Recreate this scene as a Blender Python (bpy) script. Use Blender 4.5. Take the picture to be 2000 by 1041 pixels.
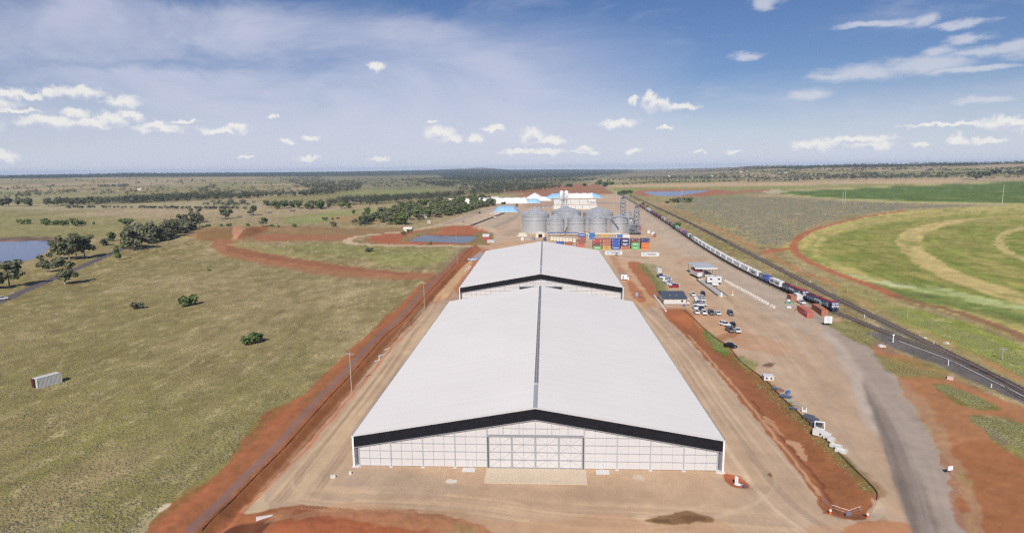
import bpy, bmesh, math, random
import numpy as np
from mathutils import Vector, Matrix
for o in list(bpy.data.objects): bpy.data.objects.remove(o)
SC = bpy.context.scene
COL = SC.collection
# ------------------------------------------------------------------ camera
CAMH = 60.0; FPX = 1194.36; PITCH = .15720; YAW = .05510; ROLL = -.01140
FW = np.array([-math.sin(YAW)*math.cos(PITCH), math.cos(YAW)*math.cos(PITCH), -math.sin(PITCH)])
RT0 = np.array([math.cos(YAW), math.sin(YAW), 0.]); UP0 = np.cross(RT0, FW)
RT = RT0*math.cos(ROLL)+UP0*math.sin(ROLL); UP = -RT0*math.sin(ROLL)+UP0*math.cos(ROLL)
cam = bpy.data.cameras.new('camera'); cam_ob = bpy.data.objects.new('camera', cam); COL.objects.link(cam_ob)
cam_ob.matrix_world = Matrix(((RT[0], UP[0], -FW[0], 0), (RT[1], UP[1], -FW[1], 0), (RT[2], UP[2], -FW[2], CAMH), (0, 0, 0, 1)))
cam.sensor_width = 36; cam.lens = 36*FPX/2000; cam.clip_start = 1; cam.clip_end = 120000
SC.camera = cam_ob
# ------------------------------------------------------------------ exposure, sun
SC.view_settings.view_transform = 'Standard'; SC.view_settings.look = 'None'
SC.view_settings.exposure = 0.1; SC.view_settings.gamma = 1.0; SC.view_settings.use_curve_mapping = False
SUN_EL = math.radians(40.5); SUN_ROT = math.radians(186.7)
sl = bpy.data.lights.new('sun', 'SUN'); sl.energy = 4.0; sl.angle = math.radians(.5); sl.color = (1, .955, .89)
so = bpy.data.objects.new('sun', sl); COL.objects.link(so)
sd = Vector((math.sin(SUN_ROT)*math.cos(SUN_EL), math.cos(SUN_ROT)*math.cos(SUN_EL), math.sin(SUN_EL)))
so.rotation_euler = sd.to_track_quat('Z', 'Y').to_euler(); so.location = (0, 0, 300)
SC.render.engine = 'CYCLES'
SC.cycles.max_bounces = 5; SC.cycles.diffuse_bounces = 3; SC.cycles.glossy_bounces = 2; SC.cycles.transmission_bounces = 2; SC.cycles.volume_bounces = 0
SC.cycles.use_denoising = False; SC.cycles.adaptive_threshold = .006; SC.cycles.filter_width = 1.35
SC.cycles.use_light_tree = False
# ------------------------------------------------------------------ sky
W = bpy.data.worlds.new('World'); SC.world = W; W.use_nodes = True; W.cycles.sampling_method = 'MANUAL'; W.cycles.sample_map_resolution = 256
nt = W.node_tree; nt.nodes.clear(); N = nt.nodes; L = nt.links
def nd(t, **k):
    n = N.new(t)
    for a, b in k.items(): setattr(n, a, b)
    return n
def mth(op, a, b=None, c=None, clamp=False):
    n = nd('ShaderNodeMath', operation=op, use_clamp=clamp)
    for i, v in enumerate((a, b, c)):
        if v is None: continue
        if isinstance(v, (int, float)): n.inputs[i].default_value = v
        else: L.new(v, n.inputs[i])
    return n.outputs[0]
def vmt(op, a, b=None, s=None):
    n = nd('ShaderNodeVectorMath', operation=op)
    for i, v in enumerate((a, b)):
        if v is None: continue
        if isinstance(v, tuple): n.inputs[i].default_value = v
        else: L.new(v, n.inputs[i])
    if s is not None: n.inputs['Scale'].default_value = s
    return n.outputs['Value'] if op in ('LENGTH', 'DOT_PRODUCT') else n.outputs['Vector']
def mixc(f, a, b):
    n = nd('ShaderNodeMix', data_type='RGBA')
    if isinstance(f, float): n.inputs[0].default_value = f
    else: L.new(f, n.inputs[0])
    for i, v in ((6, a), (7, b)):
        if isinstance(v, tuple): n.inputs[i].default_value = (*v, 1)
        else: L.new(v, n.inputs[i])
    return n.outputs[2]
def smooth(v, a, b, lo=0., hi=1.):
    n = nd('ShaderNodeMapRange', interpolation_type='SMOOTHSTEP')
    L.new(v, n.inputs[0]); n.inputs[1].default_value = a; n.inputs[2].default_value = b
    n.inputs[3].default_value = lo; n.inputs[4].default_value = hi
    return n.outputs[0]
sky = nd('ShaderNodeTexSky', sky_type='NISHITA', sun_disc=False)
sky.sun_elevation = SUN_EL; sky.sun_rotation = SUN_ROT; sky.altitude = 300; sky.air_density = 1.0; sky.dust_density = .6; sky.ozone_density = 1.6
tc = nd('ShaderNodeTexCoord'); sp = nd('ShaderNodeSeparateXYZ'); L.new(tc.outputs['Generated'], sp.inputs[0])
az = mth('ARCTAN2', sp.outputs[0], sp.outputs[1]); el = mth('ARCSINE', sp.outputs[2])
cb = nd('ShaderNodeCombineXYZ'); L.new(az, cb.inputs[0]); L.new(el, cb.inputs[1]); AE = cb.outputs[0]
def pix_dir(x, y):
    d = FW+RT*(x-1000)/FPX-UP*(y-520.5)/FPX
    d = d/np.linalg.norm(d); return math.atan2(d[0], d[1]), math.asin(d[2])
def tex(vec, scale, detail, rough=.5, dim='2D', dist=0.):
    n = nd('ShaderNodeTexNoise', noise_dimensions=dim); L.new(vec, n.inputs['Vector'])
    n.inputs['Scale'].default_value = scale; n.inputs['Detail'].default_value = detail; n.inputs['Roughness'].default_value = rough
    n.inputs['Distortion'].default_value = dist
    return n
def field(vec, lst, smin=False):
    cur = None
    for (x, y, w, h) in lst:
        a0, e0 = pix_dir(x, y)
        v = vmt('SUBTRACT', vec, (a0, e0, 0)); v = vmt('MULTIPLY', v, (FPX/w, FPX/h, 0)); d = vmt('LENGTH', v)
        cur = d if cur is None else mth('MINIMUM', cur, d)
    return cur
CUM = [(16,184,32,10),(62,189,20,6),(100,182,16,8),(148,180,40,10),(236,200,28,12),(100,238,48,10),(150,222,20,11),(170,240,50,9),(220,232,30,10),(256,224,18,9),(30,216,34,4),
 (308,252,40,9),(300,244,22,9),(437,256,44,7),(462,250,20,10),(362,238,26,4),(735,131,20,9),(530,228,10,5),(565,276,15,4),(610,270,18,4),
 (858,262,33,15),(880,270,26,9),(930,272,19,9),(965,251,27,7),(845,241,14,4),(1040,266,28,15),(1078,275,34,8),(1010,297,36,7),(1060,297,46,7),
 (1210,243,42,9),(1270,194,14,18),(1285,205,28,14),(1330,210,36,7),(1297,250,15,4),(1237,196,11,8),(1585,284,34,12),(1640,280,30,12),(1700,284,32,10),(1670,272,60,8),
 (1850,244,66,4),(1965,240,42,11),(1990,236,30,8),(1870,272,14,8),(1930,275,30,6),(1800,281,15,5),(10,309,22,11),(1235,296,20,5),(1145,290,16,4),
 (1430,296,16,4),(1365,297,12,3),(1145,298,30,5),(600,310,24,5),(740,312,20,4),(480,305,14,4),(2060,245,50,14),(-60,200,60,16),(2150,230,60,12),(-120,245,70,16)]
n1 = tex(AE, 46., 6, .66); n1v = vmt('SUBTRACT', n1.outputs['Color'], (.5, .5, .5)); n1v = vmt('MULTIPLY', n1v, (.026, .021, 0))
AEd = vmt('ADD', AE, n1v)
fA = field(AEd, CUM)
fB = field(vmt('ADD', AEd, (.0012, .0062, 0)), CUM)
fine = tex(AE, 130., 4, .6).outputs['Fac']
cm = smooth(mth('ADD', fA, mth('MULTIPLY', fine, .6)), 1.5, .72)
shade = smooth(mth('ADD', fB, mth('MULTIPLY', fine, .5)), 1.0, .35)
ccol = mixc(shade, (14.6, 14.2, 13.4), (9.6, 10.0, 11.8))
LENS = [(1685,143,84,16),(1640,148,50,7),(1815,126,72,19),(1890,136,80,5),(1580,186,44,12),(1700,46,60,6),(1800,42,26,11),(1740,44,40,5),(1885,46,46,7),(1880,78,34,9),(1930,100,64,9),(1985,92,34,12),(1830,100,30,9),(1925,194,38,7),(1900,200,20,4),(1490,8,30,14),(1455,110,30,8),(2080,95,70,12)]
n2 = tex(vmt('MULTIPLY', AE, (1., 2.2, 1.)), 22., 5, .6); n2v = vmt('MULTIPLY', vmt('SUBTRACT', n2.outputs['Color'], (.5, .5, .5)), (.05, .016, 0))
fL = field(vmt('ADD', AE, n2v), LENS)
lm = smooth(mth('ADD', fL, mth('MULTIPLY', tex(vmt('MULTIPLY', AE, (1., 3., 1.)), 60., 4, .6).outputs['Fac'], .5)), 1.45, .5)
VEIL = [(860,170,400,120),(420,50,420,55),(60,60,300,70),(700,90,300,70),(350,185,420,45),(100,190,300,40),(1050,230,260,90),(600,250,700,60)]
n3 = tex(vmt('MULTIPLY', AE, (1., 2.6, 1.)), 3.2, 7, .62, dist=.35); n3v = vmt('MULTIPLY', vmt('SUBTRACT', n3.outputs['Color'], (.5, .5, .5)), (.35, .12, 0))
fV = field(vmt('ADD', AE, n3v), VEIL)
vm = mth('MULTIPLY', smooth(fV, 1.3, .35), smooth(n3.outputs['Fac'], .25, .7, .45, 1.))
gen = smooth(tex(vmt('MULTIPLY', AE, (1., 3.4, 1.)), 5., 7, .6, dist=.3).outputs['Fac'], .48, .78, 0., .38)
hz = smooth(el, -.03, .15, .95, 0.)
tint = nd('ShaderNodeHueSaturation'); L.new(vmt('MULTIPLY', sky.outputs[0], (.93, .955, 1.18)), tint.inputs['Color']); tint.inputs['Saturation'].default_value = 1.12; tint.inputs['Value'].default_value = 1.0
c = mixc(mth('MULTIPLY', gen, 1.), tint.outputs[0], (7.4, 8.0, 10.6))
c = mixc(hz, c, (10.6, 11.3, 13.2))
c = mixc(mth('MULTIPLY', vm, .72), c, (9.9, 10.1, 12.1))
c = mixc(mth('MULTIPLY', lm, .66), c, (11., 11.1, 12.2))
c = mixc(mth('MULTIPLY', cm, .8), c, ccol)
bg = nd('ShaderNodeBackground'); L.new(c, bg.inputs[0]); bg.inputs[1].default_value = .06
ow = nd('ShaderNodeOutputWorld'); L.new(bg.outputs[0], ow.inputs[0])

# ------------------------------------------------------------------ helpers
def S(r, g, b, k=.92):
    f = lambda c: (c/255/12.92 if c/255 <= .04045 else ((c/255+.055)/1.055)**2.4)*k
    return (f(r), f(g), f(b))
def ray(x, y): return FW+RT*(x-1000)/FPX-UP*(y-520.5)/FPX
def G(x, y, z=0.):
    d = ray(x, y); t = (z-CAMH)/d[2]; return Vector((d[0]*t, d[1]*t, z))
def project(P):
    P = P-np.array([0, 0, CAMH]); zz = P@FW; zz = np.where(zz > 1, zz, 1)
    return 1000+FPX*(P@RT)/zz, 520.5-FPX*(P@UP)/zz
def hz_at(b, ytop):
    lo, hi = 0., 120.
    for _ in range(30):
        m = (lo+hi)/2
        y = project(np.array([[b.x, b.y, m]]))[1][0]
        if y > ytop: lo = m
        else: hi = m
    return lo
def hsh(ix, iy, s):
    v = np.sin(ix*127.1+iy*311.7+s*74.7)*43758.5453; return v-np.floor(v)
def vnoise(x, y, s=0):
    ix = np.floor(x); iy = np.floor(y); fx = x-ix; fy = y-iy; fx = fx*fx*(3-2*fx); fy = fy*fy*(3-2*fy)
    a = hsh(ix, iy, s); b = hsh(ix+1, iy, s); c = hsh(ix, iy+1, s); d = hsh(ix+1, iy+1, s)
    return (a*(1-fx)+b*fx)*(1-fy)+(c*(1-fx)+d*fx)*fy
def fbm(x, y, o=4, s=0):
    t = 0; a = .5; n = 0
    for i in range(o):
        t = t+a*vnoise(x*2**i+17.3*i, y*2**i-9.1*i, s+i); n += a; a *= .5
    return t/n
def sstep(a, b, x): 
    t = np.clip((x-a)/(b-a), 0, 1); return t*t*(3-2*t)
def catmull(P, n=6, closed=False):
    P = [np.array(p, float) for p in P]; out = []; m = len(P)
    rng = range(m) if closed else range(m-1)
    for i in rng:
        g = (lambda k: P[k % m]) if closed else (lambda k: P[min(max(k, 0), m-1)])
        p0, p1, p2, p3 = g(i-1), g(i), g(i+1), g(i+2)
        for j in range(n):
            t = j/n; out.append(.5*((2*p1)+(-p0+p2)*t+(2*p0-5*p1+4*p2-p3)*t*t+(-p0+3*p1-3*p2+p3)*t**3))
    if not closed: out.append(P[-1])
    return np.array(out)
def poly_sd(x, y, P):
    n = len(P); d = np.full(x.shape, 1e9); ins = np.zeros(x.shape, bool)
    for i in range(n):
        ax, ay = P[i]; bx, by = P[(i+1) % n]; ex, ey = bx-ax, by-ay
        wx, wy = x-ax, y-ay; q = ex*ex+ey*ey+1e-9; t = np.clip((wx*ex+wy*ey)/q, 0, 1)
        d = np.minimum(d, (wx-ex*t)**2+(wy-ey*t)**2)
        c = ((ay > y) != (by > y)); xi = ax+(y-ay)*ex/(ey if abs(ey) > 1e-9 else 1e-9)
        ins ^= c & (x < xi)
    d = np.sqrt(d); return np.where(ins, -d, d)
def line_d(x, y, P):
    """distance to a polyline, signed side, arc length"""
    d = np.full(x.shape, 1e9); sg = np.zeros(x.shape); ar = np.zeros(x.shape); acc = 0
    for i in range(len(P)-1):
        ax, ay = P[i][:2]; bx, by = P[i+1][:2]; ex, ey = bx-ax, by-ay; q = math.hypot(ex, ey)+1e-9
        wx, wy = x-ax, y-ay; t = np.clip((wx*ex+wy*ey)/q**2, 0, 1)
        dd = np.hypot(wx-ex*t, wy-ey*t); m = dd < d
        d = np.where(m, dd, d); sg = np.where(m, (wx*ey-wy*ex)/q, sg); ar = np.where(m, acc+t*q, ar); acc += q
    return d, sg, ar
# ------------------------------------------------------------------ the land: heights
SKY_X = [-400, 0, 250, 500, 700, 850, 900, 945, 1000, 1060, 1190, 1250, 1340, 1400, 1470, 1650, 1800, 1900, 2000, 2400]
SKY_Y = [344, 341.5, 337, 335.5, 333.5, 331., 328.8, 327., 330.5, 330., 329.5, 330, 328.5, 327, 322.5, 319.5, 317.5, 316.5, 314.5, 311]
RDG = [9000, 9000, 9000, 9500, 11000, 13000, 14500, 15000, 15000, 15000, 15000, 14000, 9000, 6500, 5200, 5200, 5000, 5000, 4800, 4800]
_ra = [pix_dir(x, 520)[0] for x in SKY_X]
def base_h(x, y):
    D = np.hypot(x, y); a = np.arctan2(x, np.maximum(y, 1e-3)); a = np.where(y > 0, a, np.where(x > 0, 1.2, -1.2))
    px = np.interp(a, _ra, SKY_X); ys = np.interp(a, _ra, SKY_Y); R = np.interp(a, _ra, RDG)
    yh = 342.65-.01136*px
    H = 60+(yh-ys-1.2)/FPX*R*1.2 - np.interp(R, [4000, 9000, 15000], [11, 9, 4])
    H = H*(1+.02*np.sin(a*60)+.015*np.sin(a*23+1))
    s = np.clip((D-.3*R)/(.7*R), 0, 1); s = s**1.35
    u = (fbm(x/900, y/900, 3, 5)-.5)*16*sstep(1300, 3500, D)
    return H*s+u*(1-s)*.8*np.where(a > .3, 1.2, .7)
REL = []   # relief near by: ('g',x,y,sx,sy,rot,h) bumps and ('l',polyline,width,h) ditches/banks
def rel_g(px, py, sx, sy, h, rot=0., z=0):
    p = G(px, py); REL.append(('g', p.x, p.y, sx, sy, rot, h))
def rel_l(pts, w, h): REL.append(('l', [G(*p)[:2] for p in catmull(pts, 4)], w, h))
def height(x, y, rough=True):
    x = np.asarray(x, float); y = np.asarray(y, float)
    h = base_h(x, y)
    for r in REL:
        if r[0] == 'g':
            c, s = math.cos(r[5]), math.sin(r[5]); u = (x-r[1])*c+(y-r[2])*s; v = -(x-r[1])*s+(y-r[2])*c
            h = h+r[6]*np.exp(-(u/r[3])**2-(v/r[4])**2)
        elif r[0] == 'l':
            P = r[1]; xs = [p[0] for p in P]; ys = [p[1] for p in P]
            m = (x > min(xs)-r[2]*3) & (x < max(xs)+r[2]*3) & (y > min(ys)-r[2]*3) & (y < max(ys)+r[2]*3)
            if m.any():
                hh = np.zeros_like(h); d, _, _ = line_d(x[m], y[m], P); hh[m] = r[3]*np.exp(-(d/r[2])**2); h = h+hh
        elif r[0] == 'p':
            px, py = project(np.stack([x, y, np.zeros_like(x)], -1)); m = (y > 60) & (px > r[1][:, 0].min()-30) & (px < r[1][:, 0].max()+30) & (py > r[1][:, 1].min()-9) & (py < r[1][:, 1].max()+9)
            if m.any():
                hh = np.zeros_like(h); hh[m] = r[2]*sstep(r[3], -r[3], poly_sd(px[m], py[m], r[1])); h = h+hh
    return h
def rel_p(pts, h, soft=2.): REL.append(('p', catmull(pts, 4, True), h, soft))
# ---- relief of the site
DAM_W = [(-60,474),(0,471),(50,469.5),(96,469.5),(97,480),(78,499),(38,510),(0,511),(-60,514)]
DAM_C = [(800,469),(813,463),(828,458),(880,459.5),(926,460),(929,464),(908,473),(860,471.5)]
DAM_R = [(1256,374),(1300,373),(1385,372),(1345,379),(1320,382),(1285,382)]
rel_p(DAM_W, -1.6, 2.5); rel_p(DAM_C, -1.6, 2.2); rel_p(DAM_R, -2.5, 1.2)
rel_l([(-60,468),(0,466.5),(50,465),(98,466)], 4., 1.6)
rel_l([(858,453),(885,446.5),(915,446),(945,446.5),(960,450)], 7., 3.0)
rel_l([(395,462),(425,462),(448,458),(462,450)], 10., 4.4); rel_l([(430,464),(448,465),(457,461)], 5., 2.)
rel_l([(470,466),(482,459),(500,449),(560,449),(640,452)], 8., 3.0)
rel_l([(400,449),(440,447),(520,446)], 8., 1.5)
DRN = [(390,1041),(493,933),(551,875),(633.5,782.5),(684,730),(748,657),(783,627.6),(831.7,573.8),(880,522.7),(918,482)]
rel_l([(420,1041),(508,948),(566,889),(648,795),(700,740),(762,668),(798,637),(843,586),(890,531),(926,490)], 1.8, -1.1)
rel_l([(360,1041),(470,925),(530,866),(612,775),(665,722),(730,650),(770,618),(815,570),(865,518)], 4., .35)
FEN = [(1713,974),(1709.5,956),(1657,903),(1591.5,834),(1532.5,778.6),(1493,736),(1447,700),(1423,674.5),(1389,651),(1355,621.6),(1335,606)]
rel_l([(1655,975),(1600,900),(1550,840),(1500,778),(1460,722),(1410,684),(1375,655),(1330,622)], 4.2, -1.5)
rel_l([(1230,520),(1262,555),(1285,580)], 2.6, -.8)
rel_g(480, 1046, 3.0, 4.0, -2.2, .3); rel_g(700, 1040, 26, 7, 1.3, 0); rel_g(560, 1050, 6, 4, .8, 0)
rel_g(1445, 936, 3.5, 2.2, -.7, -.5); rel_g(1655, 990, 5, 3.5, -.6, 0)
rel_g(1940, 850, 12, 9, .8, .5); rel_g(1880, 780, 9, 5, .6, .5)
# ------------------------------------------------------------------ the land: grid
azc = -YAW
ds = np.radians(.098)
cols = np.concatenate([np.radians(np.linspace(-180, -54, 46))[:-1], np.arange(math.radians(-54), math.radians(54), ds), np.radians(np.linspace(54, 180, 46))[:-1]])+azc
ts = np.arange(.76, .0205, -.0021)
rows = np.concatenate([[3, 14, 26, 38, 50, 60, 68, 74], 60/ts, np.geomspace(3000, 17000, 90)[1:]])
nr, ncol = len(rows), len(cols)
AA, RR = np.meshgrid(cols, rows); X = (np.sin(AA)*RR).ravel(); Y = (np.cos(AA)*RR).ravel()
Z = height(X, Y)
DD = np.hypot(X, Y)
Zn = Z+(fbm(X/3.1, Y/3.1, 3, 9)-.5)*.16*(DD < 900)
PZX, PZY = project(np.stack([X, Y, np.where(DD > 1300, base_h(X, Y), 0*X)], -1))
FRONT = Y > 55
colr = np.zeros((len(X), 3)); grs = np.ones(len(X)); CLS = np.zeros(len(X), int)
CN = ['ground']
def cid(n):
    if n not in CN: CN.append(n)
    return CN.index(n)
def mixin(idx, m, c, g, cls):
    c = np.array(c); 
    colr[idx] = colr[idx]*(1-m[:, None])+c*m[:, None]; grs[idx] = grs[idx]*(1-m)+g*m
    if cls: CLS[idx[m > .5]] = cid(cls)
def warp(idx, amp, sc, s):
    x = X[idx]; y = Y[idx]
    return x+amp*2*(fbm(x/sc, y/sc, 4, s)-.5)*2, y+amp*2*(fbm(x/sc+50, y/sc+90, 4, s+3)-.5)*2
_seed = [0]
def area(pts, c, g=0., cls=None, amp=.8, sc=None, soft=1.6, a=1., spline=True, brk=0., bsc=6.):
    _seed[0] += 7; P = catmull(pts, 4, True) if spline else np.array(pts, float)
    idx = np.nonzero(FRONT & (PZX > P[:, 0].min()-25) & (PZX < P[:, 0].max()+25) & (PZY > P[:, 1].min()-20) & (PZY < P[:, 1].max()+20))[0]
    if not len(idx): return
    x, y = warp(idx, amp, sc or max(3., amp*6), _seed[0])
    px, py = project(np.stack([x, y, np.where(DD[idx] > 1300, base_h(X[idx], Y[idx]), 0)], -1))
    sd_ = poly_sd(px, py, P)
    if brk: sd_ = sd_+brk*(fbm(x/bsc, y/bsc, 4, _seed[0]+1)-.5)*40
    m = a*sstep(soft, -soft, sd_); mixin(idx, m, c, g, cls)
def strip(pts, w, c, g=0., cls=None, amp=.4, soft=.5, a=1., sc=5., world=None):
    _seed[0] += 7; P = [G(*p)[:2] for p in catmull(pts, 4)] if world is None else world
    xs = [p[0] for p in P]; ys = [p[1] for p in P]; k = w+amp*3+soft+2
    idx = np.nonzero((X > min(xs)-k) & (X < max(xs)+k) & (Y > min(ys)-k) & (Y < max(ys)+k))[0]
    if not len(idx): return
    x, y = warp(idx, amp, sc, _seed[0]); d, sg, ar = line_d(x, y, P)
    m = a*sstep(w/2+soft, w/2-soft, d); mixin(idx, m, c, g, cls)
def streaks(pts, w, c1, n=9., a=.5, s=0, thr=.5):
    """wheel tracks along a run"""
    P = [G(*p)[:2] for p in catmull(pts, 5)]; xs = [p[0] for p in P]; ys = [p[1] for p in P]
    idx = np.nonzero((X > min(xs)-w) & (X < max(xs)+w) & (Y > min(ys)-w) & (Y < max(ys)+w))[0]
    d, sg, ar = line_d(X[idx], Y[idx], P)
    t = fbm(sg*1.1+.6*(fbm(ar/30, ar*0, 2, s+4)-.5), ar/55, 4, s+60)
    m = a*sstep(thr, thr+.22, t)*sstep(w, w*.55, d); mixin(idx, m, c1, 0, None)
# base: dry paddock
b1 = fbm(X/60, Y/110, 4, 1); b2 = fbm(X/14, Y/30, 4, 2); b3 = fbm(X/260, Y/420, 3, 3)
cA, cB, cC, cD = [np.array(S(*k)) for k in ((168,148,104), (150,136,86), (192,170,126), (138,134,72))]
t = sstep(.35, .65, b1)[:, None]; colr[:] = cA*(1-t)+cB*t
t = (sstep(.5, .8, b2)*.6)[:, None]; colr[:] = colr*(1-t)+cC*t; t = (sstep(.5, .75, fbm(X/5, Y/11, 4, 21))*.5)[:, None]; colr[:] = colr*(1-t)+np.array(S(122,108,66))*t
# green flush towards the near left
t = (sstep(260, 95, Y)*sstep(-10, -70, X)*sstep(.38, .62, fbm(X/25, Y/45, 4, 8))*.75)[:, None]; colr[:] = colr*(1-t)+cD*t
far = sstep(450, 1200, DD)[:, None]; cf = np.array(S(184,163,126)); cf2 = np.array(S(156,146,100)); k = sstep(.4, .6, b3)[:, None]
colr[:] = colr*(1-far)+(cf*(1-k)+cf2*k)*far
# ------------------------------------------------------------------ the land: what lies on it, far to near (pixel outlines thrown onto the ground)
STRAW = S(186,172,124); TANF = S(196,174,138); REDP = S(172,122,92); RED = S(168,107,71); RED2 = S(150,86,56); ORG = S(196,134,88)
TAN = S(201,169,137); TAN2 = S(194,165,136); PALE = S(206,183,156); GREY = S(178,159,142); GREYD = S(134,118,108)
GREEN = S(134,134,64); LGREEN = S(150,160,78); DGREEN = S(104,124,60); WOOD = S(62,70,50)
# far country
area([(-400,400),(-100,399),(250,396),(480,392),(560,398),(500,404),(200,408),(-400,412)], S(178,166,128), .8, None, 10, 60, 1.5, .8)
area([(-400,376),(0,372),(330,380),(420,376),(300,390),(-400,398)], S(158,154,110), .9, None, 10, 60, 2, .7)
area([(-500,350),(0,349),(240,346),(500,345),(760,344),(900,341),(900,331),(500,334),(-500,339)], WOOD, 1, None, 40, 300, 1., .95)
area([(500,352),(620,366),(700,372),(900,372),(1090,360),(1190,346),(1190,338),(900,338),(620,345)], S(120,120,84), 1, None, 30, 200, 2., .6, brk=.5, bsc=150)
area([(900,352),(1000,350),(1200,341),(1230,334),(1100,331),(960,330),(880,334),(860,345)], WOOD, 1, 'hills', 30, 200, 1., .95)
area([(1190,349),(1350,346),(1480,336),(1470,330),(1300,331),(1190,333)], S(138,128,98), 1, None, 30, 200, 1., .6, brk=.5, bsc=200)
area([(1480,325),(1700,320),(1900,317),(2100,312),(2300,310),(2300,318),(2000,320),(1800,326),(1600,330),(1480,331)], WOOD, 1, 'hills', 20, 150, 1., .9, brk=.3, bsc=200)
area([(1600,338),(1760,334),(2000,331),(2300,326),(2300,336),(2000,341),(1800,345),(1600,346)], S(160,158,108), 1, None, 20, 150, 1., .5)
area([(660,376),(760,372),(880,368),(870,374),(800,380),(700,381)], S(150,154,96), 1, None, 15, 80, 1., .7)
area([(1190,362),(1300,359),(1500,356),(1700,353),(1860,350),(1860,357),(1700,361),(1500,363),(1300,366),(1200,367)], S(206,178,136), .5, 'stubble_field', 4, 40, 1.)
area([(1190,368),(1300,366),(1500,363),(1650,361),(1800,360),(1740,366),(1600,368),(1520,373),(1430,374),(1300,372),(1200,374)], S(160,156,96), 1, None, 4, 40, 1.)
area([(1000,384),(1030,378),(960,375),(1050,367),(1100,361),(1172,360),(1186,371),(1190,380),(1100,384)], REDP, .4, 'ploughed_field', 5, 60, 1., .95)
area([(905,391),(985,391),(1000,384),(960,376),(915,382),(890,388)], S(172,160,112), .8, None, 4, 40, 1.2, .8)
area([(1515,376),(1560,372),(1640,369),(1760,363),(1880,358),(2010,353),(2400,340),(2400,404),(2010,400),(1850,398),(1650,391),(1540,381)], S(192,184,120), .8, None, 3, 30, 1.)
area([(1524,377),(1570,373),(1650,370),(1760,364.5),(1880,359.5),(2010,355),(2400,343),(2400,401),(2010,397.5),(1850,394.5),(1650,388),(1545,380)], DGREEN, 1, 'green_field', 3, 30, .8)
for k, (x0, y0, x1, y1) in enumerate([(1700,372,2100,366),(1600,378,1900,380),(1750,388,2050,386),(1900,376,2200,374)]):
    strip([(x0, y0), ((x0+x1)/2, (y0+y1)/2-.5), (x1, y1)], 16, S(140,150,80), 1, None, 8, 6, .5, 60)
# ponds' red margins, bare patches
area([(1238,377),(1262,371),(1390,370),(1440,377),(1400,381),(1345,385),(1300,382),(1262,384)], S(180,120,92), .2, None, 2, 20, 1.)
area([(1430,379),(1450,370),(1500,371),(1490,376),(1450,377)], S(178,124,92), .2, None, 4, 30, 1., .8)
area([(1490,374),(1520,371),(1522,377),(1500,378)], S(205,190,160), .2, None, 3, 20, 1., .8)
area([(-60,461),(0,463),(60,463),(104,465),(110,474),(92,488),(50,512),(20,519),(-60,521)], S(152,112,84), .2, None, 1.2, 8, 1.5)
area([(-60,464.5),(0,464.5),(60,464.5),(98,466),(96,469),(50,468),(-60,469)], S(104,96,90), .1, None, .6, 6, 1.)
# scrub paddock and verge along the railway
area([(1345,386),(1420,389),(1500,385),(1560,386),(1650,393),(1760,399),(1920,402),(1760,410),(1650,422),(1588,441),(1548,464),(1522,484),(1462,474),(1400,447),(1350,421),(1310,402)], S(166,150,114), 1, 'scrub_paddock', 1.5, 12, 2.)
area([(1236,388),(1262,391),(1300,394),(1345,420),(1400,447),(1462,478),(1530,492),(1700,610),(1860,690),(2060,800),(2060,760),(1880,650),(1700,560),(1560,500),(1330,386),(1260,384)], S(176,158,104), .8, None, 1.5, 10, 2., .75)
strip([(1245,388),(1280,397),(1320,410),(1365,428),(1420,455),(1480,487),(1560,528),(1640,562),(1710,600),(1800,640),(1880,678),(2010,742)], 4.2, ORG, .2, 'dirt_track', 1.2, 1.4, .75, 6)
strip([(1300,414),(1350,432),(1420,463),(1480,492)], 8, S(180,150,108), .5, None, 1.2, 2, .6, 8)
# centre-pivot crop circle
OUT = [(1524,487),(1552,468),(1592,447),(1680,425),(1760,412),(1900,404),(2100,402),(2600,420),(2600,900),(2100,700),(2000,664),(1860,612),(1752,583),(1700,558),(1652,540),(1600,520),(1562,500)]
area(OUT, S(194,178,108), .8, 'crop_field', 1.2, 10, 1.5)
area([(1600,490),(1612,470),(1660,450),(1740,434),(1860,422),(2000,416),(2400,420),(2400,760),(2100,640),(2000,612),(1860,585),(1760,558),(1680,530),(1625,508)], S(146,148,72), 1, None, 3, 14, 5.)
area([(1572,500),(1580,478),(1600,462),(1588,485),(1600,506),(1640,528)], S(150,154,76), 1, None, 2, 10, 3., .8)
area([(1640,505),(1632,478),(1668,452),(1690,445),(1652,470),(1656,500),(1690,528)], S(146,150,70), 1, None, 2, 12, 3., .8)
area([(1700,470),(1760,440),(1900,425),(1780,450),(1742,475),(1760,510),(1850,560),(1780,540),(1716,505)], S(160,150,84), 1, None, 3, 14, 5., .7)
area([(1752,476),(1768,452),(1830,434),(1920,425),(2050,419),(2050,425),(1920,433),(1840,444),(1803,462),(1802,482),(1830,506),(1900,540),(2050,590),(2050,612),(1950,582),(1860,552),(1790,516)], S(204,182,118), .6, None, 1.6, 10, 2.5, 1.)
area([(1944,478),(1950,458),(1980,446),(2050,438),(2050,443),(1990,451),(1964,462),(1962,476),(1985,496),(2050,520),(2050,526),(1970,500)], S(200,182,118), .6, None, 1, 8, 1.6, 1.)
area([(1900,430),(2000,424),(2100,424),(2100,434),(2000,432),(1880,446),(1830,462)], S(154,152,80), 1, None, 3, 14, 3., .7)
area([(1640,536),(1700,552),(1760,565),(1870,585),(2060,628),(2060,640),(1930,612),(1860,600),(1752,578),(1690,556)], S(112,140,72), 1, None, 1.5, 8, 2., .8)
area([(1655,533),(1720,548),(1790,556),(1765,562),(1700,549)], S(206,212,160), .4, None, 1.2, 5, 1.2, .8, brk=.2, bsc=8)
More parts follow.
